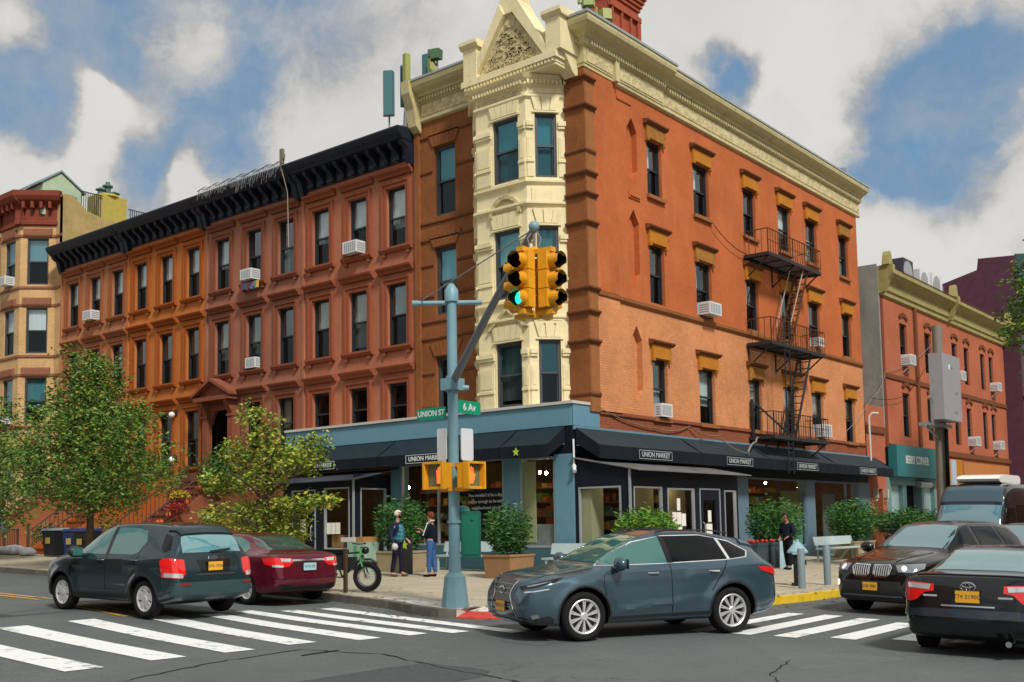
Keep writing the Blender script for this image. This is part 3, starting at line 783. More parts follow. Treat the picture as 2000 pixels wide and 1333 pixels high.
for a in (.02, 3.26):
    mb = MB(); FL.box(mb, a+.06, a+.60, .1, 1.0, 15.45, 16.45); FL.prof(mb, [(.1, 16.45), (1.02, 16.45), (1.12, 16.55), (1.12, 16.66), (.1, 16.72)], a-.03, a+.69)
    FL.prof(mb, [(.0, 14.75), (.35, 14.95), (.72, 15.42), (1.0, 15.45), (0, 15.45)], a+.12, a+.54)
    put('pediment_pillar', mb, M_cream, cb)
mb = MB(); mb.box(0.02, 20.98, .02, 6.9, 15.8, 15.9); put("roof", mb, M_roof, cb)
mb = MB(); mb.box(6.0, 8.0, 3.0, 4.0, 15.9, 20.9)
for z, k in ((20.75, .06), (20.9, .12), (21.05, .18), (21.2, .24), (21.4, .2)): mb.box(6.0-k, 8.0+k, 3-k, 4.0+k, z, z+.2)
for x in (6.18, 6.8, 7.4): 
    mb.box(x-.09, x+.0, 2.9, 3.0, 15.9, 20.45)
mb.box(7.8, 8.01, 2.9, 3, 15.9, 20.45); mb.box(5.97, 8.03, 2.88, 3, 20.3, 20.5); mb.box(5.97, 8.03, 2.89, 3, 19.3, 19.55)
ch = put('chimney', mb, mat('terracotta_chimney_brick', (.40, .095, .05), .85, brick=.7, var=.15, vscale=8, bump=.4), cb)
# ------------------------------------------------------------------ grocery shopfront wrapping the corner
M_bluew = mat('blue_grey_shop_paint', (.125, .275, .365), .5, var=.05, vscale=5, var2=.08, bump=.08, bscale=12)
M_pierb = mat('slate_blue_pier_paint', (.125, .20, .265), .5, var=.05, vscale=5)
M_plinth = mat('teal_plinth_paint', (.045, .115, .145), .55, var=.1, vscale=5)
M_navyp = mat('navy_panel', (.008, .011, .020), .55, var=.2, vscale=3, spec=.2)
M_awn = mat('navy_awning_canvas', (.014, .027, .037), .75, var=.15, vscale=3, bump=.25, bscale=5)
M_awnr = mat('slate_awning_canvas', (.026, .038, .047), .75, var=.15, vscale=3, bump=.25, bscale=5)
M_val = mat('black_valance_canvas', (.010, .014, .020), .75, var=.15, vscale=3)
M_letter = mat('white_lettering', (.62, .66, .66), .6)
M_lettg = mat('grey_white_lettering', (.36, .41, .42), .6)
M_alum = mat('grey_metal_trim', (.42, .46, .50), .4, metal=.4)
M_star = mat('lime_star', (.42, .60, .05), .6)
M_floor = mat('shop_floor', (.22, .17, .12), .5, var=.2)
M_shopwall = mat('warm_shop_wall', (.17, .105, .055), .85, var=.3, vscale=2)
M_paper = mat('paper_notice', (.80, .78, .70), .8, var=.06, vscale=20)
def lamp(name, col, st):
    return mat(name, (1, .9, .7), .5, emit=col, estr=st)
M_bulb = lamp('shop_bulb', (1, .76, .46), 110)
sf = thing('grocery_shopfront', 'blue grey grocery shopfront with navy awnings wrapping around the corner ground floor', 'shopfront', (-.4, -.2, .2))
SL = Fac((-.9, 0, 0), (0, 1, 0), (-1, 0, 0))
def put_sf(name, mb, m, parent=None, **k): return put(name, mb, m, parent or sf, **k)
mb = MB(); SL.box(mb, .02, 12.6, -.9, .03, 4.40, 5.02); mb.box(-.90, .42, -.02, .0, 4.40, 5.02)
put_sf('fascia', mb, M_bluew)
mb = MB(); SL.box(mb, -.04, 12.62, -.9, .09, 5.02, 5.10); mb.box(-.985, .44, -.055, .01, 5.021, 5.101); put_sf('fascia_coping', mb, mat('pale_grey_coping', (.55, .52, .47), .6))
mb = MB(); SL.box(mb, .02, 12.6, -.1, .0, 3.55, 4.40); put_sf('transom_panel', mb, M_navyp)
mb = MB(); FR.box(mb, -.88, 21.2, -.1, .0, 3.18, 4.30); put_sf('transom_panel', mb, M_navyp)
mb = MB(); FR.box(mb, -.9, 21.25, .0, .05, 4.28, 4.385); put_sf('awning_rail', mb, M_bluew)
# piers
for a, b in ((.0, .66), (1.95, 2.56), (6.86, 7.3)):
    mb = MB(); SL.box(mb, a, b, -.35, .03, .95, 3.6); SL.box(mb, a-.0, b+.0, -.35, .05, -.2, .95); put_sf('pier', mb, M_bluew)
for a, b in ((-.9, -.35), (8.85, 9.62), (14.55, 15.35), (19.95, 21.2)):
    mb = MB(); FR.box(mb, a+.002, b, -.35, .028, -.2, 3.2); put_sf('pier', mb, M_pierb)
mb = MB(); SL.box(mb, .66, 1.95, -.3, .0, -.2, .95); SL.box(mb, 2.56, 6.86, -.3, .0, -.2, 1.02); SL.box(mb, .66, 6.86, 0, .12, -.2, .42); put_sf('plinth', mb, M_plinth)
mb = MB(); FR.box(mb, 9.62, 14.55, -.3, .0, -.2, .62); FR.box(mb, 15.35, 19.95, -.3, 0, -.2, .62); FR.box(mb, -.35, 8.85, -.3, 0, -.2, .6); put_sf('plinth', mb, M_plinth)
def shopwin(F, u0, u1, z0, z1, fm, t=.06, parts=(), d=-.05, gm=None):
    mb = MB()
    F.box(mb, u0, u0+t, d-.05, d+.06, z0, z1); F.box(mb, u1-t, u1, d-.05, d+.06, z0, z1); F.box(mb, u0+t, u1-t, d-.05, d+.06, z1-t, z1); F.box(mb, u0+t, u1-t, d-.05, d+.06, z0, z0+t)
    for p in parts: F.box(mb, p-.025, p+.025, d-.04, d+.05, z0+t, z1-t)
    o = put_sf('shop_window', mb, fm)
    mb = MB(); F.quad(mb, u0+t, u1-t, d, z0+t, z1-t); put('pane', mb, gm or G_shop, o, fix=False)
    return o
shopwin(SL, .66, 1.95, .95, 3.55, M_alum)
sw2 = shopwin(SL, 2.56, 6.86, 1.02, 3.6, M_alum, parts=(5.25,))
shopwin(FR, 9.62, 14.55, .62, 3.18, M_pierb); shopwin(FR, 15.35, 19.95, .62, 3.18, M_pierb, parts=(18.6,))
# window lettering
M_wtext = mat('white_window_lettering', (.40, .42, .42), .6)
for k, s in enumerate(('You wouldn\'t it be a day?', 'not to enough to be with', 'neighborhood goods')):
    text_mesh('window_lettering', s, .135, lambda x, y, t, k=k: SL.p(3.30-x, -.02+t, 2.52-.19*k+y), M_wtext, sw2, bold=.003)
mb = MB()
SL.box(mb, 2.7, 4.1, -.50, -.42, 1.55, 2.75); put('black_window_panel', mb, M_navyp, sw2)
mb = MB(); SL.box(mb, 4.62, 5.1, -.40, -.36, 1.75, 2.35); put('menu_board', mb, M_navyp, sw2)
for k in range(2): text_mesh('menu_lettering', 'to go', .12, lambda x, y, t, k=k: SL.p(4.86-x, -.35+t, 2.2-.25*k+y), M_wtext, sw2)
# interior
mb = MB()
mb.q((-.7, .3, .32), (-.7, 12.4, .32), (5, 12.4, .32), (5, .3, .32)); mb.q((5, .3, .32), (21, .3, .32), (21, 6, .32), (5, 6, .32)); mb.q((-.7, .02, .3201), (21, .02, .3201), (21, .3, .3201), (-.7, .3, .3201))
put_sf('shop_floor', mb, M_floor, fix=False)
mb = MB()
mb.q((-.7, .1, 3.9), (-.7, 12.4, 3.9), (5, 12.4, 3.9), (5, .1, 3.9)); mb.q((5, .1, 3.9), (21, .1, 3.9), (21, 6, 3.9), (5, 6, 3.9))
mb.q((5, 6, .3), (5, 12.4, .3), (5, 12.4, 3.9), (5, 6, 3.9)); mb.q((5, 6, .3), (21, 6, .3), (21, 6, 3.9), (5, 6, 3.9)); mb.q((-.8, 12.38, .3), (5, 12.38, .3), (5, 12.4, 3.9), (-.8, 12.4, 3.9)); mb.q((20.8, .1, .3), (20.8, 6, .3), (20.8, 6, 3.9), (20.8, .1, 3.9))
put_sf('shop_interior_wall', mb, M_shopwall, fix=False)
gcols = [(.50, .13, .03), (.55, .33, .06), (.35, .06, .04), (.16, .25, .07), (.5, .42, .3), (.07, .22, .25), (.25, .12, .05)]
def shelf(x0, x1, y0, y1, z0, rows_, seed, along='x'):
    r_ = random.Random(seed); mb = MB()
    n = max(2, int(((x1-x0) if along == 'x' else (y1-y0))/.22))
    wood = [mat('shelf_wood', (.26, .15, .07), .7)]+[mat('goods_%d' % i, c, .6) for i, c in enumerate(gcols)]
    for k in range(rows_):
        z = z0+k*.48; mb.cur = 0; mb.box(x0, x1, y0, y1, z, z+.04)
        for i in range(n):
            if r_.random() < .15: continue
            mb.cur = 1+r_.randrange(len(gcols)); h = r_.uniform(.12, .36)
            if along == 'x': a = x0+(x1-x0)*i/n; mb.box(a+.01, a+(x1-x0)/n-.02, y0+.03, y1-.05, z+.042, z+h)
            else: a = y0+(y1-y0)*i/n; mb.box(x0+.03, x1-.05, a+.01, a+(y1-y0)/n-.02, z+.042, z+h)
    mb.cur = 0
    for (px, py) in ((x0, y0), (x1-.05, y0), (x0, y1-.05), (x1-.05, y1-.05)): mb.box(px, px+.05, py, py+.05, .33, z0+.001)
    put_sf('goods_shelf', mb, wood)
shelf(3.2, 3.7, 3.0, 10, .9, 5, 1, 'y'); shelf(6, 20, 3.6, 4.1, .9, 5, 2); shelf(.3, 1.3, 1.2, 1.7, .8, 1, 3); shelf(1.6, 2.6, 2.6, 3.0, .6, 4, 4); shelf(10, 14, 1.4, 1.8, .7, 2, 5); shelf(.6, 1.0, 4.2, 6.4, .8, 2, 6, 'y')
for p in ((.3, 1.9, 3.15), (.55, 1.25, 3.2), (2.2, 3.6, 3.3), (1.6, 6.4, 3.3), (11.4, 1.2, 2.95), (17.2, 1.5, 3.0), (13.6, 2.4, 3.1), (4.5, 1.5, 2.9), (1.8, 9.2, 3.0), (.4, -.9, 2.75), (3.4, -.9, 2.75), (12.2, 2.2, 3.2), (16.4, 2.6, 3.2)):
    mb = MB(); mb.ball(p, .05, 10, 8); o = put_sf('pendant_lamp', mb, M_bulb, smooth=True)
    mb = MB(); mb.tube([(p[0], p[1], p[2]+.05), (p[0], p[1], 3.05 if p[1] < 0 else 3.9)], .008, 5); put('lamp_cord', mb, M_frame, o)
# counter panels low in the right windows (frosted teal) and a pale roller panel in the left one
M_frost = mat('frosted_teal_film', (.14, .36, .30), .35)
mb = MB(); FR.box(mb, 9.75, 14.4, -.16, -.13, .70, 1.78); put_sf('window_film', mb, M_frost)
mb = MB(); FR.box(mb, 12.7, 14.42, -.2, -.17, 1.78, 2.75); put_sf('window_film', mb, mat('olive_blind', (.15, .17, .08), .8))
mb = MB(); FR.box(mb, 17.2, 18.5, -.5, -.45, .70, 2.7); put_sf('window_panel', mb, mat('grey_interior_panel', (.13, .15, .15), .8))
mb = MB(); SL.box(mb, 1.45, 1.88, -.12, -.09, 1.1, 3.45); put_sf('roller_blind', mb, mat('cream_roller_blind', (.42, .42, .24), .8))
mb = MB(); SL.box(mb, .78, 1.86, -.14, -.11, 1.0, 1.62); put_sf('window_board', mb, mat('grey_window_board', (.23, .25, .25), .7, var=.3, vscale=2))
# awnings
def awning(F, segs, d0, d1, z0, z1, zv, m):
    for (a, b) in segs:
        mb = MB(); n = 6
        for i in range(n):
            t0, t1 = i/n, (i+1)/n; s = lambda t: z0+(z1-z0)*t-.035*math.sin(math.pi*t)
            mb.q(F.p(a, d0+(d1-d0)*t0, s(t0)), F.p(b, d0+(d1-d0)*t0, s(t0)), F.p(b, d0+(d1-d0)*t1, s(t1)), F.p(a, d0+(d1-d0)*t1, s(t1)))
        o = put_sf('awning', mb, m, fix=False)
        mb = MB(); N_ = max(4, int((b-a)/.3))
        for i in range(N_):
            x0, x1 = a+(b-a)*i/N_, a+(b-a)*(i+1)/N_; w0, w1 = .012*(i % 2), .012*((i+1) % 2)
            mb.q(F.p(x0, d1+w0, z1), F.p(x1, d1+w1, z1), F.p(x1, d1+w1*1.6, zv), F.p(x0, d1+w0*1.6, zv))
        for x in (a, b): mb.q(F.p(x, d1, z1), F.p(x, d1, zv), F.p(x, d0, z0-.45), F.p(x, d0, z0))
        put('valance', mb, M_val, o, fix=False)
        mb = MB(); mb.tube([F.p(a, d1-.02, z1-.03), F.p(b, d1-.02, z1-.03)], .02, 6)
        for x in (a+.03, b-.03): mb.bar(F.p(x, d0, z0-.5), F.p(x, d1-.03, z1-.04), .025)
        put('awning_frame', mb, M_alum, o)
        yield o
al = list(awning(SL, [(.27, 1.99), (2.03, 7.05), (7.09, 11.6)], .02, .86, 4.38, 3.84, 3.50, M_awn))
ar = list(awning(FR, [(-.84, 4.88), (4.93, 9.70), (9.75, 15.62), (15.67, 21.9)], .05, .86, 4.33, 3.80, 3.42, M_awnr))
def awnsign(F, o, u, z, L, flip, d=.90, m=M_letter):
    sg = -1 if flip else 1
    mb = MB(); h = .115; t = .016
    for (a, b, c, e) in ((u-L/2, u+L/2, z+h, z+h+t), (u-L/2, u+L/2, z-h-t, z-h), (u-L/2, u-L/2+t, z-h, z+h), (u+L/2-t, u+L/2, z-h, z+h)): F.box(mb, a, b, d, d+.006, c, e)
    put('sign_border', mb, m, o)
    text_mesh('sign_lettering', 'UNION MARKET', L*.116, lambda x, y, t_: F.p(u+sg*x, d+.004+t_, z+y), m, o, bold=.004)
awnsign(SL, al[1], 4.9, 3.68, 1.7, True); awnsign(SL, al[2], 9.9, 3.68, 1.7, True)
for o, u in zip(ar, (2.05, 7.4, 12.8, 18.85)): awnsign(FR, o, u, 3.61, 1.85, False, m=M_lettg)
st = [(.13*(1 if k % 2 == 0 else .45)*math.sin(k*math.pi/5), .13*(1 if k % 2 == 0 else .45)*math.cos(k*math.pi/5)) for k in range(10)]
mb = MB(); SL.shape(mb, [(1.36+a, 3.67+b) for a, b in st], .895, .905); put('star_emblem', mb, M_star, al[0])
# security camera and downlight at the corner
mb = MB(); mb.tube([(-.93, -.03, 4.0), (-.96, -.06, 3.2)], .028, 8); mb.tube([(-.96, -.06, 3.2), (-1.08, -.16, 3.08)], [.05, .06], 10); mb.ball((-.96, -.06, 3.22), .07)
put_sf('security_camera', mb, mat('white_plastic', (.75, .77, .78), .4), smooth=True)
# ------- right vestibule of navy boards with a sheet canopy
VZ = 3.08
V1 = Fac((-.9, 0, 0), (0, -1, 0), (-1, 0, 0)); V2 = Fac((0, -1.85, 0), (1, 0, 0), (0, -1, 0))
hs1 = [(.17, 1.56, .85, 2.62)]; hs2 = [(-.71, .74, .85, 2.60), (1.05, 2.55, .85, 2.58), (2.88, 4.12, .35, 2.60), (4.42, 5.15, .45, 2.56)]
mb = MB(); V1.wall(mb, .03, 1.85, 0, VZ, hs1, .06); V2.wall(mb, -.9, 5.3, 0, VZ, hs2, .06); mb.q((5.3, -1.85, 0), (5.3, 0, 0), (5.3, 0, VZ+.2), (5.3, -1.85, VZ))
V1.shape(mb, [(.03, VZ), (1.85, VZ), (.03, 3.42)], -.05, 0)
ve = put_sf('vestibule', mb, M_navyp)
mb = MB(); mb.hexa([(-1.02, .0, 3.46), (5.5, 0, 3.46), (5.5, -2.25, 3.02), (-1.02, -2.25, 3.02), (-1.02, 0, 3.49), (5.5, 0, 3.49), (5.5, -2.25, 3.05), (-1.02, -2.25, 3.05)])
put('canopy', mb, mat('grey_canopy_sheet', (.16, .17, .17), .35, var=.35, vscale=.8), ve)
mb = MB(); mb.box(-.94, -.89, -1.90, -1.84, .1, VZ-.01); put('corner_post', mb, M_alum, ve)
mb = MB(); mb.q((-.88, -1.8, .34), (5.28, -1.8, .34), (5.28, 0, .34), (-.88, 0, .34)); put('vestibule_floor', mb, M_floor, ve, fix=False)
def vwin(F, h, par, t=.035, door=False):
    a, b, c, d = h; mb = MB()
    for (p, q, r_, s) in ((a-.012, a+t, c-.012, d+.012), (b-t, b+.012, c-.012, d+.012), (a+t, b-t, d-t, d+.012), (a+t, b-t, c-.012, c+t)): F.box(mb, p, q, -.07, .02, r_, s)
    o = put('door' if door else 'shop_window', mb, M_alum, par)
    if door:
        mb = MB(); q = .2
        for (p0, q0, r_, s) in ((a+t, a+t+q, c+t, d-t), (b-t-q, b-t, c+t, d-t), (a+t+q, b-t-q, d-t-.3, d-t), (a+t+q, b-t-q, c+t, c+t+.25)): F.box(mb, p0, q0, -.05, .0, r_, s)
        put('door_leaf', mb, M_navyp, o)
        mb = MB(); mb.tube([F.p(a+.18, .0, c+.75), F.p(a+.18, .06, c+.8), F.p(a+.18, .06, c+1.2), F.p(a+.18, .0, c+1.25)], .015, 6); put('handle', mb, M_alum, o)
    mb = MB(); F.quad(mb, a+t, b-t, -.04, c+t, d-t); put('pane', mb, G_shop, o, fix=False); return o
vwin(V1, hs1[0], ve)
vv = [vwin(V2, h, ve, door=(i == 2)) for i, h in enumerate(hs2)]
for (a, b, c, d) in ((1.62, 1.80, 1.95, 2.3), (1.34, 1.58, 1.55, 1.90), (1.60, 1.84, 1.55, 1.9), (1.86, 2.1, 1.5, 1.86), (1.66, 1.88, 1.05, 1.52)):
    mb = MB(); V2.box(mb, a, b, -.034, -.03, c, d); put('paper_notice', mb, M_paper, vv[1])
for (a, b, c, d) in ((3.42, 3.62, 1.6, 1.95), (3.3, 3.66, 1.1, 1.55), (3.36, 3.6, .75, 1.05)):
    mb = MB(); V2.box(mb, a, b, -.034, -.03, c, d); put('paper_notice', mb, M_paper, vv[2])
mb = MB(); mb.box(.35, 1.5, -.9, -.5, .35, 1.0); put('crate_table', mb, mat('crate_wood', (.42, .24, .09), .7), ve)
mb = MB(); mb.cur = 0
r_ = random.Random(4)
for k in range(26): mb.ball((.42+r_.random()*1.0, -.86+r_.random()*.3, 1.05+r_.random()*.22), .075, 8, 6)
put('orange_fruit_pile', mb, mat('orange_fruit', (.62, .12, .015), .5), ve, smooth=True)
mb = MB(); mb.box(.9, 2.7, -.36, -.3, .35, 2.7); put('inner_wall_panel', mb, mat('pale_inner_wall', (.44, .38, .24), .8, var=.15, vscale=3), ve)
mb = MB(); mb.box(3.2, 4.6, -.36, -.3, .35, 2.75); put('inner_wall_panel', mb, MATS['pale_inner_wall'], ve)
mb = MB(); mb.box(-.8, -.2, -.5, -.1, .35, 2.6); put('pale_door_panel', mb, mat('pale_olive_panel', (.40, .38, .25), .7), ve)
# ------- left vestibule
W1 = Fac((-2.5, 0, 0), (0, 1, 0), (-1, 0, 0)); W2 = Fac((0, 7.37, 0), (1, 0, 0), (0, -1, 0))
g1 = [(7.55, 8.72, .95, 2.88), (9.16, 10.32, .45, 2.85)]; g2 = [(-2.2, -1.1, .8, 2.85)]
mb = MB(); W1.wall(mb, 7.37, 10.8, 0, 3.15, g1, .06); W2.wall(mb, -2.5, -.9, 0, 3.3, g2, .06); mb.q((-2.5, 10.8, 0), (-.9, 10.8, 0), (-.9, 10.8, 3.3), (-2.5, 10.8, 3.15))
vl = put_sf('vestibule', mb, M_navyp)
mb = MB(); mb.hexa([(-.92, 6.9, 3.46), (-2.85, 7.0, 3.08), (-2.85, 11.2, 3.08), (-.92, 11.2, 3.46), (-.92, 6.9, 3.49), (-2.85, 7.0, 3.11), (-2.85, 11.2, 3.11), (-.92, 11.2, 3.49)])
put('canopy', mb, mat('dark_canopy_sheet', (.05, .06, .075), .35, var=.4, vscale=.8), vl)
mb = MB(); mb.box(-2.54, -2.49, 7.32, 7.38, .1, 3.12); put('corner_post', mb, M_alum, vl)
mb = MB(); mb.q((-2.48, 7.4, .5), (-.92, 7.4, .5), (-.92, 10.8, .5), (-2.48, 10.8, .5)); put('vestibule_floor', mb, M_floor, vl, fix=False)
v0 = vwin(W1, g1[0], vl); v1 = vwin(W1, g1[1], vl, door=True); vwin(W2, g2[0], vl)
for k in range(3):
    mb = MB(); W1.box(mb, 8.02+k*.22, 8.22+k*.22, -.034, -.03, 1.42, 1.78); put('paper_notice', mb, M_paper, v0)
mb = MB(); W1.box(mb, 8.1, 8.55, -.45, -.15, 1.0, 1.38); put('cardboard_box', mb, mat('cardboard', (.40, .21, .08), .8), v0)
mb = MB(); W1.box(mb, 9.7, 9.95, -.034, -.03, 1.5, 1.9); put('paper_notice', mb, M_paper, v1)
# ------------------------------------------------------------------ brownstone row
def row_house(name, label, y0, y1, wc, mw, mt, lowz, blinds, door=None, xoff=0.0, ground_shop=False):
    b = thing(name, label, 'row house', (0, (y0+y1)/2, gs(0, (y0+y1)/2)))
    F = FL; hw = .47
    holes = []
    for i, c in enumerate(wc):
        for (z0, z1) in ((11.12, 13.2), (7.72, 9.86)): holes.append((c-hw, c+hw, z0, z1))
        if door is None or abs(c-door) > .5: holes.append((c-hw, c+hw, lowz[0], lowz[1]))
    if door is not None: holes.append((door-.66, door+.66, 3.3, 6.42))
    base = 4.9 if ground_shop else .2
    mb = MB(); F.wall(mb, y0+.002, y1-.002, base, 14.3, holes, .2); mb.q((.25, y0, 14.3), (.25, y1, 14.3), (12, y1, 14.3), (12, y0, 14.3))
    F.box(mb, y1-.13, y1-.004, 0, .05, base, 14.0)
    put('wall', mb, mw, b)
    k = 0
    for h in holes:
        if door is not None and abs((h[0]+h[1])/2-door) < .1 and h[2] < 5: continue
        a, e, z0, z1 = h
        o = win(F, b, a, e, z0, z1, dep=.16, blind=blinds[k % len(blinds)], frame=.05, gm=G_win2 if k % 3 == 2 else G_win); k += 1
        mb = MB()                                   # moulded surround
        for (dd, s0, s1) in ((.05, .0, .2), (.09, .13, .22)):
            F.box(mb, a-s1, a-s0, 0, dd, z0, z1+s1); F.box(mb, e+s0, e+s1, 0, dd-.001, z0, z1+s1); F.box(mb, a-s0, e+s0, 0, dd-.002, z1+s0, z1+s1)
        put('surround', mb, mt, o)
        mb = MB(); F.prof(mb, [(0, z1+.34), (.10, z1+.36), (.14, z1+.44), (.24, z1+.50), (.26, z1+.56), (0, z1+.62)], a-.36, e+.36); put('hood', mb, mt, o)
        if z0 > 5.2 or not ground_shop:
            mb = MB(); F.prof(mb, [(0, z0-.17), (.10, z0-.17), (.16, z0-.07), (.16, z0-.002), (-.04, z0-.002)], a-.3, e+.3)
            for s in (a-.18, e+.04): F.box(mb, s, s+.14, 0, .09, z0-.30, z0-.172)
            put('sill', mb, mt, o)
    # bracketed cornice
    mb = MB(); F.prof(mb, [(0, 14.0), (.05, 14.0), (.05, 14.52), (.62, 14.56), (.66, 14.64), (.78, 14.72), (.84, 14.86), (.84, 14.92), (.30, 14.98), (0, 14.98)], y0+.02, y1-.02)
    c = put('cornice', mb, M_navy, b)
    n = 10
    for i in range(n+1):
        u = y0+.16+(y1-y0-.32)*i/n; wd = .085 if 0 < i < n else .12; lo = 14.0 if 0 < i < n else 13.72
        mb = MB(); F.prof(mb, [(.04, lo+.02), (.16, lo+.05), (.20, lo+.18), (.32, 14.30), (.52, 14.42), (.58, 14.55), (.04, 14.55)], u-wd, u+wd)
        put('bracket', mb, M_navy, c)
    for i in range(n):
        mb = MB(); u = y0+.16+(y1-y0-.32)*(i+.5)/n; F.box(mb, u-.14, u+.14, .05, .075, 14.08, 14.44); put('frieze_panel', mb, mat('navy_panel_paint', (.03, .04, .055), .5), c)
    return b
def doorway(b, c, mt, mw, z0, pedz):
    F = FL
    mb = MB()
    for s in (-1, 1):
        F.box(mb, c+s*.82-.15, c+s*.82+.15, 0, .22, z0-.3, 6.35); F.box(mb, c+s*.82-.18, c+s*.82+.18, 0, .26, 6.02, 6.12)
        F.prof(mb, [(0, 6.1), (.2, 6.12), (.42, 6.5), (.48, 6.66), (0, 6.66)], c+s*.82-.13, c+s*.82+.13)
    F.box(mb, c-1.15, c+1.15, 0, .55, 6.66, 6.82); F.box(mb, c-.66, c+.66, -.02, .10, 6.3, 6.66)
    F.shape(mb, [(c-1.2, 6.82), (c+1.2, 6.82), (c, 7.42)], .0, .36)
    for s in (-1, 1): F.shape(mb, [(c+s*1.24, 6.82), (c+s*1.24, 6.94), (c, 7.56), (c, 7.42)], 0, .60)
    put('door_surround', mb, mt, b)
    mb = MB(); n = 10; R_ = .62                                            # arch spandrels and dark door leaf
    for i in range(n):
        a0, a1 = math.pi*i/n, math.pi*(i+1)/n
        F.shape(mb, [(c+R_*math.cos(a0), 5.78+R_*math.sin(a0)), (c+R_*math.cos(a1), 5.78+R_*math.sin(a1)), (c+.72*math.cos(a1), 6.45), (c+.72*math.cos(a0), 6.45)], -.1, .06)
    put('door_arch', mb, mt, b)
    mb = MB(); F.quad(mb, c-.66, c+.66, -.9, z0, 6.42)
    for s in (-1, 1): mb.q(F.p(c+s*.66, -.02, z0), F.p(c+s*.66, -.9, z0), F.p(c+s*.66, -.9, 6.42), F.p(c+s*.66, -.02, 6.42))
    mb.q(F.p(c-.66, 0, 6.42), F.p(c+.66, 0, 6.42), F.p(c+.66, -.9, 6.42), F.p(c-.66, -.9, 6.42)); mb.q(F.p(c-.66, 0, z0), F.p(c+.66, 0, z0), F.p(c+.66, -.9, z0), F.p(c-.66, -.9, z0))
    d = put('door', mb, mat('dark_hallway', (.018, .012, .010), .8), b, fix=False)
    mb = MB(); F.box(mb, c-.55, c-.04, -.86, -.82, z0+.1, 5.7); F.box(mb, c+.04, c+.55, -.86, -.82, z0+.1, 5.7); put('door_leaf', mb, mat('dark_oak_door', (.05, .02, .012), .5), d)
def stoop(b, c, top, mt, name='stoop', n=10, wd=1.5):
    F = FL; g0 = gs(-4, c); ms = MB(); run = .34
    for i in range(n):
        z = g0+(top-g0)*(i+1)/n; d1 = .9+(n-i-1)*run+.34
        F.box(ms, c-wd/2, c+wd/2, 0, d1, g0-.3 if i == 0 else g0+(top-g0)*i/n+.001, z); F.box(ms, c-wd/2-.02, c+wd/2+.02, d1-.34, d1+.04, z-.05, z+.012)
    st = put(name, ms, mt, b)
    L = .9+n*run
    for s in (-1, 1):
        mb = MB(); u = c+s*(wd/2+.12)
        F.shape(mb, [], 0, 0) if False else None
        pts = [(.0, top+.05), (.95, top+.05), (L+.2, g0+.15), (L+.2, g0-.3), (0, g0-.3)]
        F.prof(mb, pts, u-.1, u+.1); put('stoop_side', mb, mt, b)
        mb = MB()
        for i in range(n*2): 
            t = i/(n*2); d = .95+(L-.75)*t; z = top+.05+(g0+.15-top-.05)*t
            mb.bar(F.p(u, d, z), F.p(u, d, z+.75), .022)
        mb.bar(F.p(u, .95, top+.8), F.p(u, L+.2, g0+.9), .05); mb.bar(F.p(u, .0, top+.8), F.p(u, .95, top+.8), .05)
        mb.bar(F.p(u, L+.2, g0+.0), F.p(u, L+.2, g0+1.15), .09); mb.ball(F.p(u, L+.2, g0+1.2), .07)
        put('railing', mb, mat('iron_brown_rail', (.10, .045, .035), .6), b)
    return st
B1 = [(M_blind, .35, 1), (M_roomg, .5, 1, .1, .9), None, (M_blind, .5, 1), (M_curt, .1, 1, .35, 1), None, (M_blind, .42, 1), (M_curt, .5, 1), None]
B2 = [(M_blind, 0, .5), None, (M_curt, 0, 1, .55, 1), None, (M_roomg, .3, 1), None, (M_blind, .45, 1), (M_curt, .3, 1, .5, 1), (M_curty, .0, .7)]
B3 = [(M_blind, .5, 1), None, None, (M_blind, .5, 1, .4, 1), None, None, (M_blind, .55, 1), None, None]
rA = row_house('row_house', 'rose brownstone row house above the navy shopfront, next to the corner building', 6.94, 12.80, (7.88, 9.80, 11.76), M_rowA, M_trimA, (4.95, 6.46), B1, ground_shop=True)
rB = row_house('row_house', 'plum brown row house with an arched pedimented doorway and icicle lights on its cornice', 12.80, 18.78, (13.74, 15.66, 17.68), M_rowB, M_trimB, (4.6, 6.46), B2, door=17.7)
rC = row_house('row_house', 'bright orange row house with two white globe lamps beside its tall window', 18.78, 24.55, (19.66, 21.56, 23.50), M_rowC, M_trimC, (4.15, 6.46), B3)
rD = row_house('row_house', 'salmon row house at the far end, half hidden behind the large street tree', 24.55, 30.3, (25.36, 27.25, 29.15), M_rowD, M_trimD, (4.15, 6.46), B3[3:]+B3[:3])
doorway(rB, 17.7, M_trimB, M_rowB, 3.3, 7.4)
stoop(rB, 17.7, 3.3, M_trimB); stoop(rC, 23.2, 3.4, M_trimC); stoop(rD, 29.0, 3.5, M_trimD)
M_globe = mat('white_globe', (.8, .8, .78), .35)
for z in (6.40, 4.55):
    mb = MB(); FL.box(mb, 20.72, 20.86, 0, .06, z-.05, z+.15); mb.tube([FL.p(20.79, .05, z+.08), FL.p(20.79, .2, z+.10)], .025, 6); o = put('wall_lamp', mb, M_frame, rC)
    mb = MB(); mb.ball(FL.p(20.79, .22, z-.04), .13, 12, 8); put('lamp_globe', mb, M_globe, o, smooth=True)
mb = MB(); FL.box(mb, 13.0, 17.0, 0, .9, .3, 3.2); put('areaway_wall', mb, M_trimB, rB)
mb = MB(); FL.box(mb, 19.2, 20.1, .0, .35, 3.55, 3.9); o = put('window_box', mb, mat('window_box_wood', (.14, .06, .035), .8), rC)
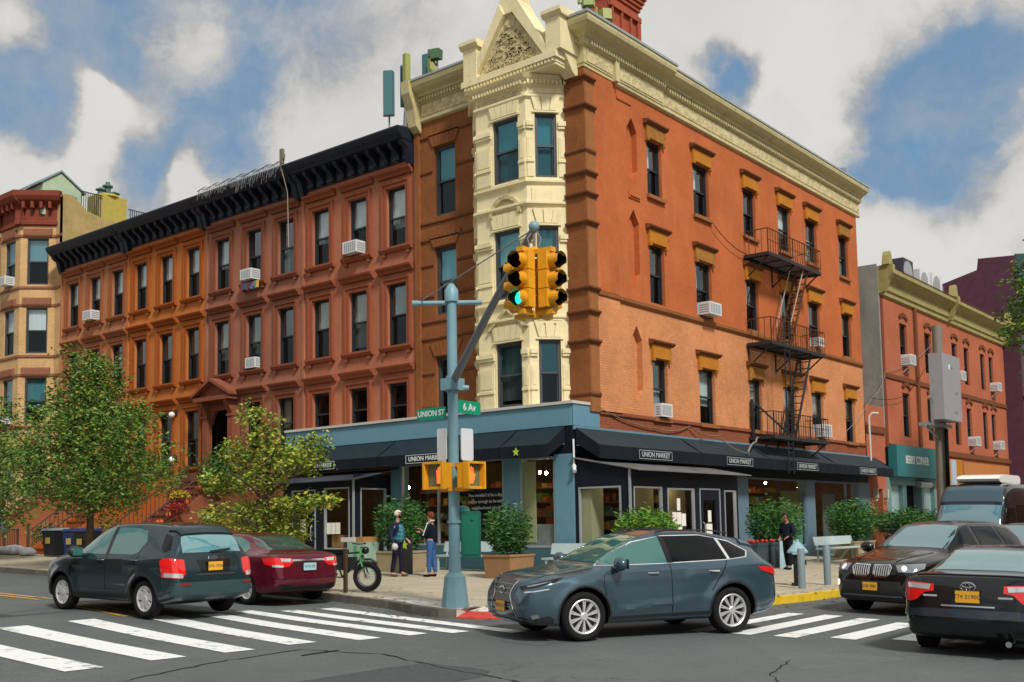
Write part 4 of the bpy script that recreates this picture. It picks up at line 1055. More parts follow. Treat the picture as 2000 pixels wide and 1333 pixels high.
# ------------------------------------------------------------------ tan house with rounded bay, far left
tb = thing('bay_house', 'tan brick bay front house with an oxblood cornice at the far left end', 'house', (0, 34, gs(0, 34)))
TB = [(0, 30.9), (-1.15, 32.05), (-1.15, 34.0), (0, 35.2)]
def tfacet(i, j): 
    A = Vector((*TB[i], 0)); B = Vector((*TB[j], 0)); u = (B-A).normalized(); n = Vector((-u.y, u.x, 0)); return Fac(A, u, n), (B-A).length
mbw = MB(); fl = []
for k in range(3):
    F, L = tfacet(k, k+1); a, b_ = (L-.98)/2, (L+.98)/2
    hs = [(a, b_, 6.75, 8.95), (a, b_, 10.1, 12.3), (a, b_, 13.4, 15.65), (a, b_, 3.2, 5.5)]
    F.wall(mbw, 0, L, .2, 16.3, hs, .2); fl.append((F, L, hs))
FL.wall(mbw, 30.3, 30.9, .2, 17.6, [], .2); FL.wall(mbw, 35.2, 36.5, .2, 17.4, [], .2)
F0 = Fac((0, 36.5, 0), (0, 1, 0), (-1, 0, 0))
F0.wall(mbw, 0, 6, .2, 17.4, [], .2)
put('wall', mbw, M_tanb, tb)
for k, (F, L, hs) in enumerate(fl):
    for j, (a, b_, c, d) in enumerate(hs):
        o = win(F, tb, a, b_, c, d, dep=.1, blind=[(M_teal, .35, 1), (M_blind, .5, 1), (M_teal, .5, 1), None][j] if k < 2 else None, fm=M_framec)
        mb = MB(); F.prof(mb, [(0, d+.06), (.08, d+.06), (.12, d+.14), (.12, d+.42), (0, d+.48)], a-.16, b_+.16); put('lintel', mb, M_ltan, o)
    ms = Many()
    for z in (6.6, 9.05, 9.95, 12.4, 13.25, 15.75): F.prof(ms.new(), [(0, z-.07), (.05, z-.05), (.05, z+.05), (0, z+.07)], -.02, L+.02)
    put_each('string_course', ms, M_ltan, tb)
    mb = MB(); F.prof(mb, [(0, 16.25), (.12, 16.3), (.12, 16.45), (.05, 16.5), (.05, 17.2), (.2, 17.28), (.42, 17.42), (.52, 17.6), (.52, 17.85), (0, 17.95)], -.25, L+.25)
    for i in range(4): F.box(mb, (i+.5)*L/4-.07, (i+.5)*L/4+.07, .05, .36, 17.05, 17.36)
    put('cornice', mb, M_redc, tb)
ms = Many()
for z in (6.6, 9.05, 9.95, 12.4, 13.25, 15.75, 5.6): FL.prof(ms.new(), [(0, z-.07), (.04, z-.05), (.04, z+.05), (0, z+.07)], 30.32, 30.9)
put_each('string_course', ms, M_ltan, tb)
mb = MB(); Fs = Fac((0, 30.3, 0), (1, 0, 0), (0, -1, 0))
Fs.shape(mb, [(0, 13.9), (0, 17.7), (.5, 17.75), (1.2, 17.15), (2.0, 16.95), (5, 16.9), (12, 16.9), (12, 13.9)], -.25, .0)
mb.box(.2, 12, 30.4, 36, 16.6, 16.8); put('party_wall', mb, M_stucco, tb)
M_chy = mat('mustard_chimney_render', (.38, .34, .08), .85, var=.12, vscale=4, stain=((.2, .14, .04), .5, 1.5))
mb = MB(); mb.box(1.95, 3.45, 30.5, 31.6, 16.8, 18.25); mb.lathe([(.7, 0), (.6, .12)], (2.7, 31.05, 18.25), 8); o = put('chimney', mb, M_chy, tb)
for x, s in ((2.35, .8), (2.72, 1.6), (3.1, .7)):
    mb = MB(); mb.lathe([(.16, 0), (.15, .28*s), (.26, .3*s), (.26, .34*s), (.12, .38*s), (.1, .46*s)], (x, 31.05, 18.35), 10); put('chimney_pot', mb, mat('verdigris_pot', (.06, .13, .13), .6), o)
M_bulk = mat('mint_bulkhead', (.38, .50, .36), .8, var=.1)
mb = MB(); Fs.shape(mb, [(-.55, 16.8), (-.55, 18.35), (.35, 19.0), (1.45, 18.25), (1.45, 16.8)], -3.2, -.9); o = put('roof_bulkhead', mb, M_bulk, tb)
mb = MB(); Fs.shape(mb, [(-.7, 18.28), (.35, 19.05), (1.6, 18.2), (1.6, 18.28), (.35, 19.14), (-.7, 18.37)], -3.3, -.82); put('bulkhead_roof', mb, mat('blue_grey_roof', (.2, .28, .32), .6), o)
mb = MB(); Fs.box(mb, .75, 1.2, -.9, -.88, 17.0, 18.0); put('bulkhead_door', mb, mat('blue_panel', (.12, .3, .42), .5), o)
mb = MB()
for i in range(10): mb.bar((1.0+i*.11, 30.42, 17.0), (1.0+i*.11, 30.42, 18.1), .03)
mb.bar((.95, 30.42, 18.1), (2.1, 30.42, 18.1), .04); put('roof_railing', mb, M_frame, tb); mb = MB()
for i in range(12): mb.bar((3.6+i*.12, 30.42, 16.9), (3.6+i*.12, 30.42, 17.75), .03)
mb.bar((3.5, 30.42, 17.75), (5.0, 30.42, 17.75), .04)
put('roof_railing', mb, M_frame, tb)
stoop(tb, 36.0, 3.4, M_trimD)
# ------------------------------------------------------------------ buildings along the avenue, right
ib = thing('infill_building', 'narrow low red brick infill with a dark doorway between the orange buildings', 'building', (22.1, 1, gs(22, 1)))
mb = MB(); FI = Fac((0, -.02, 0), (1, 0, 0), (0, -1, 0)); FI.wall(mb, 21.02, 23.28, 0, 6.7, [(21.85, 22.75, .2, 2.95)], .5); mb.q((21, 0, 6.7), (23.3, 0, 6.7), (23.3, 10, 6.7), (21, 10, 6.7)); put('wall', mb, mat('faded_red_stucco', (.42, .13, .07), .85, var=.15, vscale=3, stain=((.28, .08, .04), .5, 1)), ib)
mb = MB(); FI.quad(mb, 21.85, 22.75, -.5, .2, 2.95); put('door', mb, mat('dark_brown_door', (.03, .015, .01), .6), ib)
for u in (21.68, 22.92):
    mb = MB(); FI.box(mb, u-.09, u+.09, 0, .2, 2.55, 2.95); FI.box(mb, u-.05, u+.05, .0, .16, 2.4, 2.55); put('wall_lantern', mb, mat('lantern_cream', (.5, .45, .32), .5), ib)
mb = MB(); FI.box(mb, 21.05, 23.27, 0, .08, 5.45, 5.75); put('string_course', mb, M_lintop, ib)
nb = thing('row_building', 'long two storey orange red brick building with a yellow green cornice beyond the gap', 'building', (33.5, 2, gs(33, 0)))
cs2 = [(25.95, 26.95), (29.5, 30.5), (33.85, 34.75), (35.95, 36.85), (39.0, 39.85), (40.7, 41.55)]
hs = [(a, b, c, d) for a, b in cs2 for c, d in ((5.5, 7.62), (8.92, 11.0))]
M_nb = mat('orange_red_brick', (.46, .14, .072), .85, brick=.7, var=.12, vscale=8, var2=.12, bump=.4, bscale=20)
mb = MB(); FR.wall(mb, 23.32, 43.9, 4.9, 12.2, hs, .22); FR.wall(mb, 30.2, 43.9, 0, 4.9, [(31.0, 34.6, .5, 3.3)], .3); mb.q((23.3, 0, 12.4), (44, 0, 12.4), (44, 14, 12.4), (23.3, 14, 12.4)); put('wall', mb, M_nb, nb)
mb = MB(); mb.q((23.3, 0, .0), (23.3, 14, 0), (23.3, 14, 13.6), (23.3, 0, 13.4)); FR.box(mb, 23.305, 23.45, -.4, .02, 5.7, 13.3); put('side_wall', mb, mat('grey_cement_render', (.27, .275, .25), .9, var=.15, vscale=2, stain=((.15, .15, .14), .5, 1)), nb)
mb = MB(); FR.box(mb, 23.45, 23.75, -.1, .05, 4.9, 13.2); put('corner_strip', mb, mat('dark_brick_strip', (.20, .05, .03), .9), nb)
M_gcor = mat('olive_yellow_cornice', (.34, .29, .115), .65, var=.15, vscale=3, bump=.3, stain=((.17, .12, .05), .7, 1.5))
mb = MB(); FR.prof(mb, [(0, 11.95), (.12, 12.0), (.12, 12.2), (.2, 12.24), (.2, 12.62), (.45, 12.78), (.62, 12.95), (.62, 13.15), (0, 13.3)], 23.4, 43.9)
for u in (23.5, 33.2, 43.7): FR.prof(mb, [(0, 12.0), (.3, 12.1), (.5, 12.6), (.72, 12.9), (.72, 13.3), (0, 13.3)], u-.16, u+.16); FR.shape(mb, [(u-.26, 13.3), (u+.26, 13.3), (u+.12, 13.75), (u, 13.95), (u-.12, 13.75)], .25, .6)
put('cornice', mb, M_gcor, nb)
ms = Many(); FR.box(ms.new(), 24.8, 42.4, .62, .66, 13.16, 13.19)
FR.prof(ms.new(), [(0, 8.1), (.07, 8.15), (.07, 8.35), (0, 8.4)], 23.75, 43.9); FR.prof(ms.new(), [(0, 4.75), (.12, 4.8), (.12, 5.05), (0, 5.1)], 23.75, 43.9)
put_each('string_course', ms, M_lintop, nb)
for k, h in enumerate(hs):
    o = win(FR, nb, *h, blind=None if k % 3 else (M_curt, .55, 1, .1, .7)); a, b, c, d = h
    mb = MB()
    for i in range(5):
        t0 = math.pi*(.15+.14*i); t1 = t0+.12*math.pi; m0 = (a+b)/2; q = .62
        FR.shape(mb, [(m0+.5*q*2*math.cos(t0)*.8, d+.02+.32*math.sin(t0)), (m0+.8*q*math.cos(t1), d+.02+.32*math.sin(t1)), (m0+1.1*q*math.cos(t1), d+.05+.48*math.sin(t1)), (m0+1.1*q*math.cos(t0), d+.05+.48*math.sin(t0))], 0, .07)
    put('arch_hood', mb, M_lintop, o)
mb = MB(); FR.box(mb, 27.9, 28.2, 0, .12, 5.1, 12.0); put('drain_pipe', mb, M_lintop, nb)
mb = MB(); FR.box(mb, 31.0, 34.6, -.25, .03, 3.3, 4.7); put('shutter_box', mb, mat('orange_timber', (.45, .17, .02), .7, var=.15, vscale=6, stretch=(5, 5, .3)), nb)
mb = MB(); FR.box(mb, 31.0, 34.6, -.28, -.25, .4, 3.3); put('shop_window', mb, M_dark, nb)
mb = MB(); FR.box(mb, 34.8, 43.6, .0, .06, .2, 4.6); put('timber_cladding', mb, mat('orange_cladding', (.46, .18, .06), .8, var=.1, vscale=5, stretch=(5, 5, .3)), nb)
# teal shop
ts = thing('teal_shop', 'teal shop with a dark open doorway and white lettered sign board', 'shop', (26.8, -.2, gs(27, 0)))
M_tealp = mat('teal_shop_paint', (.015, .16, .17), .5, var=.08, vscale=2)
mb = MB(); FR.box(mb, 23.65, 30.15, .02, .42, 3.55, 5.0); sgn = put('sign_board', mb, M_tealp, ts)
text_mesh('sign_lettering', 'BERRY CORNER', .52, lambda x, y, t: FR.p(26.35+x*.86, .43+t, 4.33+y), M_letter, sgn, bold=.012)
text_mesh('sign_number', '67', .55, lambda x, y, t: FR.p(29.5+x, .43+t, 4.25+y), M_letter, sgn, bold=.012)
mb = MB(); FR.wall(mb, 23.3, 30.2, 0, 3.55, [(23.9, 25.4, .4, 3.2), (25.9, 28.0, .2, 3.2), (28.3, 29.9, .4, 3.2)], .4); put('shop_wall', mb, mat('teal_grey_wall', (.13, .26, .27), .6), ts)
mb = MB(); FR.quad(mb, 25.9, 28, -.42, .2, 3.2); put('door', mb, M_dark, ts)
for a, b in ((23.9, 25.4), (28.3, 29.9)):
    mb = MB(); FR.quad(mb, a, b, -.2, .4, 3.2); put('shop_window', mb, mat('pale_window_blind', (.32, .46, .45), .6), ts)
mb = MB(); mb.lathe([(.16, 0), (.16, 1.6)], (27.2, -.15, 3.25), 14, 'x'); put('roller_box', mb, mat('steel_roller', (.35, .36, .37), .4, metal=.5), ts)
pb = thing('purple_building', 'dark purple side wall building rising behind the two storey orange one', 'building', (50, 4, gs(50, 0)))
M_pur = mat('purple_paint', (.095, .040, .065), .8, var=.15, vscale=2, stain=((.06, .03, .05), .5, 1))
mb = MB(); Fp = Fac((44.0, 0, 0), (0, 1, 0), (-1, 0, 0))
Fp.shape(mb, [(-.95, 0), (-.95, 17.5), (1.2, 17.65), (1.3, 16.95), (3.4, 16.4), (3.5, 15.8), (14, 15.8), (14, 0)], -.4, 0); put('side_wall', mb, M_pur, pb)
Fq = Fac((0, -.9, 0), (1, 0, 0), (0, -1, 0)); hq = [(a, a+1, c, c+2.2) for a in (46, 49, 52, 55) for c in (5.6, 9.4, 13)]
mb = MB(); Fq.wall(mb, 44.05, 60, 0, 16.4, hq, .25); mb.q((44, -.9, 16.4), (60, -.9, 16.4), (60, 14, 16.4), (44, 14, 16.4)); put('front_wall', mb, mat('dark_grey_stone', (.09, .085, .085), .8, var=.15), pb)
for h in hq: win(Fq, pb, *h)
mb = MB(); Fq.prof(mb, [(0, 16.2), (.2, 16.3), (.2, 16.8), (.7, 17.1), (.8, 17.5), (0, 17.6)], 44.05, 60); put('cornice', mb, mat('green_copper', (.04, .10, .10), .6), pb)
for z in (4.6, 8.6):
    mb = MB(); Fq.prof(mb, [(0, z), (.15, z+.05), (.15, z+.25), (0, z+.3)], 44.05, 60); put('string_course', mb, M_dark, pb)
# ------------------------------------------------------------------ vehicles
def curve(tab):
    """monotone cubic through a table of (x, value)"""
    t = sorted(tab); X = [p[0] for p in t]; Y = [p[1] for p in t]; n = len(X)
    d = [(Y[i+1]-Y[i])/(X[i+1]-X[i]) for i in range(n-1)]; m = [0]*n
    m[0], m[-1] = d[0], d[-1]
    for i in range(1, n-1): m[i] = 0 if d[i-1]*d[i] <= 0 else 2*d[i-1]*d[i]/(d[i-1]+d[i])
    def f(x):
        if x <= X[0]: return Y[0]
        if x >= X[-1]: return Y[-1]
        i = max(j for j in range(n-1) if X[j] <= x); h = X[i+1]-X[i]; s = (x-X[i])/h
        return Y[i]*(2*s**3-3*s*s+1)+h*m[i]*(s**3-2*s*s+s)+Y[i+1]*(3*s*s-2*s**3)+h*m[i+1]*(s**3-s*s)
    return f
def cr_pts(P, k):
    o = []
    for i in range(len(P)-1):
        p0, p1, p2, p3 = P[max(0, i-1)], P[i], P[i+1], P[min(len(P)-1, i+2)]
        for j in range(k):
            t = j/k
            o.append(tuple(.5*(2*b+(c-a)*t+(2*a-5*b+4*c-d)*t*t+(3*b-a-3*c+d)*t**3) for a, b, c, d in zip(p0, p1, p2, p3)))
    o.append(P[-1]); return o
M_tyre = mat('tyre_rubber', (.014, .014, .015), .8, bump=.2, bscale=60)
M_alloy = mat('alloy_rim', (.70, .70, .69), .38, metal=.55)
M_well = mat('wheel_well_dark', (.006, .006, .006), .9, spec=.1)
M_blackp = mat('black_plastic', (.016, .017, .018), .5)
M_gloss = mat('gloss_black_trim', (.008, .008, .009), .12)
M_chrome = mat('chrome_trim', (.75, .77, .78), .12, metal=1.0)
M_redl = mat('red_lamp_lens', (.70, .014, .012), .1, coat=1.0)
M_clear = mat('clear_lamp_lens', (.62, .64, .64), .08, metal=.45, coat=1.0)
M_headl = mat('headlamp_glass', (.24, .27, .29), .06, metal=.4, coat=1.0)
M_plate = mat('gold_plate', (.80, .40, .02), .45)
M_plateb = mat('pale_blue_plate', (.35, .55, .62), .45)
M_platet = mat('plate_lettering', (.03, .04, .10), .5)
def carglass(name, base):
    return mat(name, base, .03, ior=1.75, coat=.6)
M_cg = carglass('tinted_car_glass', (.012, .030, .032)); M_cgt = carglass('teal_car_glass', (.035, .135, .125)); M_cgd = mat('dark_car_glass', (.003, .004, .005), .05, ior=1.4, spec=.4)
def paint(name, base, metal=.35, rough=.32):
    m = mat(name, base, rough, metal=metal, coat=.75, var=.05, vscale=60, spec=.3); return m
class Car:
    def __init__(s, root, sp):
        s.root, s.sp = root, sp
        top, belt, bot, hw, tw = (curve(sp[k]) for k in ('top', 'belt', 'bot', 'hw', 'tw'))
        xf, xr = sp['x']; n = 110; s.verts = []; rings = []
        wheels = [(wx, sp['R']) for wx in sp['wx']]
        for i in range(n+1):
            t = i/n; t = .45*t+.55*(.5-.5*math.cos(math.pi*t)); x = xf+(xr-xf)*t
            zb, zs, zt, w_, wt = bot(x), belt(x), top(x), hw(x), tw(x)
            zs = min(zs, zt-.03); zs = max(zs, zb+.06)
            H = zs-zb; e = min(sp.get('edge', .09), (zt-zs)*.35+.008); wt = min(wt, w_*.98)
            P = [(0, zb), (w_*.55, zb), (w_*.90, zb+.03), (w_*.975, zb+.14*H+.02), (w_*1.0, zb+.40*H), (w_*1.0, zb+.66*H), (w_*.985, zs-.10*H), (w_*.955, zs), ((w_*.955+wt)/2+.012, zs+(zt-e-zs)*.5), (wt, zt-e), (wt*.86, zt-e*.28), (wt*.5, zt-.01*(zt-zs > .2)), (0, zt)]
            half = cr_pts(P, 4)
            H2 = []
            for (y, z) in half:
                y = max(0, y)
                if y > .4:
                    for (wx, wr) in wheels:
                        d = math.hypot(x-wx, z-wr); ra = sp['arch']
                        if d > ra-.06 and z < wr+ra+.25: y += sp.get('flare', .02)*math.exp(-((d-ra-.03)/.075)**2)
                    for (x0, z0, x1, z1, amp, wd) in sp.get('crease', ()):
                        if min(x0, x1) <= x <= max(x0, x1):
                            f = (x-x0)/(x1-x0); zc = z0+(z1-z0)*f; y += amp*math.sin(math.pi*f)**.5*math.exp(-((z-zc)/wd)**2)
                H2.append((y, z))
            ring = [(x, y, z) for y, z in H2]+[(x, -y, z) for y, z in H2[-2:0:-1]]
            rings.append(ring)
        bm = bmesh.new(); R_ = [[bm.verts.new(p) for p in r] for r in rings]; m = len(R_[0])
        for a, b in zip(R_, R_[1:]):
            for j in range(m): bm.faces.new((a[j], a[(j+1) % m], b[(j+1) % m], b[j]))
        for r, sgn in ((rings[0], 1), (rings[-1], -1)):
            src = R_[0] if sgn == 1 else R_[-1]; cy = 0; cz = sum(p[2] for p in r)/m; prev = src
            for k in (.75, .45, .15):
                cur = [bm.verts.new((p[0]+sgn*.012*(1-k), p[1]*k, cz+(p[2]-cz)*k)) for p in r]
                for j in range(m): bm.faces.new((prev[j], prev[(j+1) % m], cur[(j+1) % m], cur[j]))
                prev = cur
            bm.faces.new(prev)
        bmesh.ops.recalc_face_normals(bm, faces=bm.faces)
        me = bpy.data.meshes.new('body'); bm.to_mesh(me)
        s.bvh = BVHTree.FromBMesh(bm); bm.free()
        body = bpy.data.objects.new('body', me); COL.objects.link(body); me.materials.append(sp['paint']); me.materials.append(M_well)
        cut = MB()
        for wx in sp['wx']:
            for sg in (-1, 1):
                cut.lathe([(sp['arch'], 0), (sp['arch'], .5)], (wx, sg*.55 if sg > 0 else -1.05, sp['R']+.01), 36, 'y')
        co_ = put('wheel_cut', cut, M_well)
        md = body.modifiers.new('arches', 'BOOLEAN'); md.operation = 'DIFFERENCE'; md.object = co_; md.solver = 'EXACT'; md.material_mode = 'TRANSFER'
        dg = bpy.context.evaluated_depsgraph_get(); me2 = bpy.data.meshes.new_from_object(body.evaluated_get(dg))
        body.modifiers.clear(); body.data = me2; me2.name = 'body'; bpy.data.meshes.remove(me); bpy.data.objects.remove(co_)
        me2.polygons.foreach_set('use_smooth', [True]*len(me2.polygons)); me2.set_sharp_from_angle(angle=R(32))
        body.parent = root; s.body = body
        for wx in sp['wx']:
            for sg in (1, -1): s.wheel(wx, sg)
    def wheel(s, wx, sg):
        sp = s.sp; R_, W, rr = sp['R'], sp.get('tw_', .22), sp['rim']; yo = sp['track']+W/2*0
        f = lambda r, y: (r, sg*y)
        mb = MB(); c = (wx, 0, R_)
        o = W/2; cy = sp['track']
        mb.lathe([(r, sg*(cy+y)) for r, y in ((rr, -o), (R_-.03, -o), (R_-.004, -o+.03), (R_, -o*.5), (R_, o*.5), (R_-.004, o-.03), (R_-.03, o+.004), ((R_+rr)/2, o+.012), (rr+.012, o), (rr, o-.012))], c, 40, 'y', cap=False)
        t = put('wheel', mb, M_tyre, s.root, smooth=True, local=True)
        mb = MB(); y1 = cy+o-.012; y0 = cy+o-.085
        mb.lathe([(r, sg*y) for r, y in ((rr, y1), (rr-.012, y1+.006), (rr-.028, y1-.004), (rr-.035, y0))], c, 40, 'y', cap=False)
        n, wi, wo, tw_, fork = sp['spokes']
        def P(r, a, y): return (wx+r*math.sin(a), sg*y, R_+r*math.cos(a))
        for k in range(n):
            a0 = 2*math.pi*k/n
            for fa in ((-fork, fork) if fork else (0,)):
                a1 = a0+fa; ri, ro = .045, rr-.02
                q = []
                for (y, sc_) in ((y1-.008, 1), (y1-.045, 1.15)):
                    q += [P(ri, a0+fa*.5-wi/ri/2*sc_, y-.004), P(ro, a1-wo/ro/2*sc_, y), P(ro, a1+wo/ro/2*sc_, y), P(ri, a0+fa*.5+wi/ri/2*sc_, y-.004)]
                mb.hexa(q)
        mb.lathe([(.062, sg*(y1-.05)), (.062, sg*(y1-.01)), (.05, sg*(y1-.002))], c, 16, 'y')
        put('rim', mb, sp.get('alloy', M_alloy), t, local=True)
        mb = MB(); mb.lathe([(rr-.03, sg*(y0+.004)), (rr-.03, sg*(y0-.01))], c, 24, 'y'); put('brake_disc', mb, M_blackp, t, local=True)
    def dec(s, name, pts, d, m, off=.004, res=.05, skirt=.012, parent=None, smooth=True):
        """panel on the body: outline of rough 3-D points pushed onto the surface along direction d"""
        d = Vector(d).normalized(); t = Vector((0, 0, 1)).cross(d)
        if t.length < .1: t = Vector((1, 0, 0))
        t.normalize(); u = d.cross(t).normalized()
        P = [Vector(p) for p in pts]; ab = [(p.dot(t), p.dot(u)) for p in P]
        bm = bmesh.new(); bm.faces.new([bm.verts.new((a, b, 0)) for a, b in ab])
        for ax in (0, 1):
            lo, hi = min(q[ax] for q in ab), max(q[ax] for q in ab); k = max(1, int((hi-lo)/res))
            for i in range(1, k):
                c = lo+(hi-lo)*i/k+1e-4; no = (1, 0, 0) if ax == 0 else (0, 1, 0)
                bmesh.ops.bisect_plane(bm, geom=bm.verts[:]+bm.edges[:]+bm.faces[:], plane_co=(c, 0, 0) if ax == 0 else (0, c, 0), plane_no=no)
        bmesh.ops.triangulate(bm, faces=bm.faces)
        bm.verts.ensure_lookup_table()
        for v in bm.verts:
            o = t*v.co.x+u*v.co.y+d*6; h = s.bvh.ray_cast(o, -d)
            if h[0] is None:
                h = s.bvh.find_nearest(t*v.co.x+u*v.co.y+d*(sum(p.dot(d) for p in P)/len(P)))
            nn = h[1] if h[1].dot(d) > 0 else -h[1]
            v.co = h[0]+(nn*.7+d*.3)*off
        if skirt:
            be = [e for e in bm.edges if e.is_boundary]; r = bmesh.ops.extrude_edge_only(bm, edges=be)
            for v in [g for g in r['geom'] if isinstance(g, bmesh.types.BMVert)]: v.co -= d*skirt
        bmesh.ops.recalc_face_normals(bm, faces=bm.faces)
        me = bpy.data.meshes.new(name); bm.to_mesh(me); bm.free(); me.materials.append(m)
        if smooth: me.polygons.foreach_set('use_smooth', [True]*len(me.polygons)); me.set_sharp_from_angle(angle=R(40))
        o = bpy.data.objects.new(name, me); COL.objects.link(o); o.parent = parent or s.root
        return o
    def line(s, name, pts, d, m, wd=.012, off=.0025, parent=None):
        """thin strip along a polyline on the surface"""
        d = Vector(d).normalized(); P = [Vector(p) for p in pts]; L, R2 = [], []
        for i, p in enumerate(P):
            t = (P[min(i+1, len(P)-1)]-P[max(i-1, 0)]).normalized(); n = t.cross(d).normalized()*wd/2
            L.append(p+n); R2.append(p-n)
        return s.dec(name, L+R2[::-1], d, m, off, .08, .004, parent)
    def both(s, fn, name, pts, d, m, **k):
        r = []
        for sg in (1, -1): r.append(fn(name, [(p[0], p[1]*sg, p[2]) for p in (pts if sg == 1 else pts[::-1])], (d[0], d[1]*sg, d[2]), m, **k))
        return r
    def side(s, name, xz, m, **k): return s.both(s.dec, name, [(x, .9, z) for x, z in xz], (0, 1, 0), m, **k)
    def sline(s, name, xz, m, **k): return s.both(s.line, name, [(x, .9, z) for x, z in xz], (0, 1, 0), m, **k)
    def hit(s, o, d):
        h = s.bvh.ray_cast(Vector(o), Vector(d)); return h[0]
    def plate(s, x, z, m, txt, wd=.305, hh=.15):
        sg = 1 if x > 0 else -1; p = s.hit((x+sg*3, 0, z), (-sg, 0, 0)); X = p.x+sg*.02
        mb = MB(); mb.box(X-.012, X+.012, -wd/2-.008, wd/2+.008, z-hh/2-.008, z+hh/2+.008); o = put('license_plate_frame', mb, M_blackp, s.root, local=True)
        mb = MB(); xx = X+sg*.013; mb.box(min(xx, xx+sg*.004), max(xx, xx+sg*.004), -wd/2, wd/2, z-hh/2, z+hh/2); q = put('license_plate', mb, m, o, local=True)
        text_mesh('plate_lettering', txt, .075, lambda a, b, t: (xx+sg*(.005+t*.3), a*sg, z+b), M_platet, o, local=True)
    def mirror(s, x, z, y, m):
        for sg in (1, -1):
            mb = MB(); mb.ball((x, sg*(y+.11), z+.01), .15, 14, 10, (.62, .95, .72)); mb.tube([(x+.02, sg*(y-.08), z-.05), (x, sg*(y+.05), z-.06)], [.03, .035], 8)
            o = put('wing_mirror', mb, m, s.root, smooth=True, local=True)
            mb = MB(); mb.q(*[(x-.094, sg*(y+.11+a*.10), z+.01+b*.072) for a, b in ((-1, -1), (1, -1), (1, 1), (-1, 1))]); put('mirror_glass', mb, M_cgt, o, local=True)
    def handle(s, x, z, m):
        for sg in (1, -1):
            p = s.hit((x, sg*3, z), (0, -sg, 0)); mb = MB()
            mb.tube([(x+.09, p.y-sg*.01, z), (x+.075, p.y+sg*.028, z), (x-.075, p.y+sg*.028, z), (x-.09, p.y-sg*.01, z)], .014, 6); put('door_handle', mb, m, s.root, smooth=True, local=True)
def arc(cx, cz, r, a0, a1, n=14): return [(cx+r*math.cos(R(a0+(a1-a0)*i/n)), cz+r*math.sin(R(a0+(a1-a0)*i/n))) for i in range(n+1)]
def arch_trim(c, m, w_=.055, a0=-8, a1=188):
    for wx in c.sp['wx']:
        R_, A = c.sp['R']+.01, c.sp['arch']
        c.side('arch_trim', arc(wx, R_, A+w_, a0, a1)+arc(wx, R_, A+.002, a1, a0), m, off=.006)
def place(name, label, x, y, deg, dz=0.0, cat='car', pitch=True, group=None):
    t = thing(name, label, cat, (x, y, gz(x, y)+dz), R(deg), group)
    s = .024; h = R(deg)                             # the car follows the slope of the street
    t.rotation_euler = Matrix.Rotation(math.atan(s), 4, 'X').to_euler() if False else (0, 0, R(deg))
    up = Vector((0, -s, 1)).normalized(); fx = Vector((math.cos(h), math.sin(h), 0)); fx = (fx-up*fx.dot(up)).normalized(); fy = up.cross(fx)
    t.rotation_euler = Matrix((fx, fy, up)).transposed().to_euler()
    return t
# --- slate blue crossover crossing in front of the corner
P_nx = paint('slate_blue_metallic', (.062, .108, .142), .5, .26)
t = place('crossover_car', 'slate blue crossover turning across the corner in front of the red ramp', -10.71, -8.18, 153.6)
c = Car(t, dict(x=(2.27, -2.38), wx=(1.33, -1.33), R=.368, rim=.262, arch=.425, track=.80, tw_=.23, flare=.035, paint=P_nx, spokes=(10, .016, .022, .03, .07), edge=.075,
    top=[(2.27, .60), (2.25, .76), (2.18, .90), (1.9, .985), (1.5, 1.04), (1.12, 1.11), (.95, 1.19), (.55, 1.40), (.15, 1.565), (-.3, 1.63), (-.8, 1.63), (-1.3, 1.575), (-1.75, 1.48), (-1.95, 1.42), (-2.03, 1.34), (-2.2, 1.13), (-2.30, 1.02), (-2.36, .86), (-2.38, .66)],
    belt=[(2.27, .55), (2.2, .70), (2.0, .84), (1.5, .96), (1.0, 1.03), (0, 1.07), (-1, 1.10), (-1.8, 1.12), (-2.2, 1.06), (-2.38, .62)],
    bot=[(2.27, .48), (2.2, .30), (2.0, .23), (1.5, .22), (-1.5, .24), (-2.0, .28), (-2.25, .36), (-2.38, .50)],
    hw=[(2.27, .58), (2.22, .70), (2.1, .81), (1.85, .89), (1.4, .905), (0, .895), (-1.4, .92), (-1.9, .885), (-2.2, .80), (-2.33, .70), (-2.38, .6)],
    tw=[(2.27, .38), (2.1, .62), (1.7, .74), (1.1, .74), (.6, .64), (.15, .59), (-.8, .57), (-1.6, .55), (-1.95, .54), (-2.2, .66), (-2.38, .5)],
    crease=[(.95, .42, -1.05, .60, .024, .035), (2.0, .86, -.6, .93, .012, .04), (-.5, .98, -2.1, .95, .02, .07)]))
arch_trim(c, M_blackp, .03)
c.side('sill_trim', [(.92, .35), (-.92, .38), (-.92, .25), (.92, .22)], M_blackp)
c.side('window_surround', [(1.07, 1.105), (.78, 1.27), (.34, 1.463), (-.2, 1.552), (-.9, 1.56), (-1.46, 1.465), (-1.78, 1.295), (-1.68, 1.198), (-1.2, 1.158), (0, 1.12)], M_alloy, off=.003)
c.side('window', [(1.02, 1.115), (.76, 1.26), (.33, 1.45), (-.12, 1.535), (-.16, 1.135)], M_cgt, off=.008)
c.side('window', [(-.26, 1.14), (-.22, 1.54), (-.9, 1.545), (-1.20, 1.50), (-1.28, 1.175)], M_cgd, off=.008)
c.side('window', [(-1.34, 1.18), (-1.27, 1.48), (-1.46, 1.44), (-1.74, 1.29), (-1.66, 1.21)], M_cgd, off=.008)
c.side('window_pillar', [(-.15, 1.13), (-.115, 1.54), (-.225, 1.542), (-.265, 1.135)], M_gloss, off=.007)
c.dec('windshield', [(1, -.66, 1.15), (1, .66, 1.15), (.5, .60, 1.38), (.2, .50, 1.545), (.2, -.50, 1.545), (.5, -.60, 1.38)], (1, 0, .45), M_cgt, res=.07)
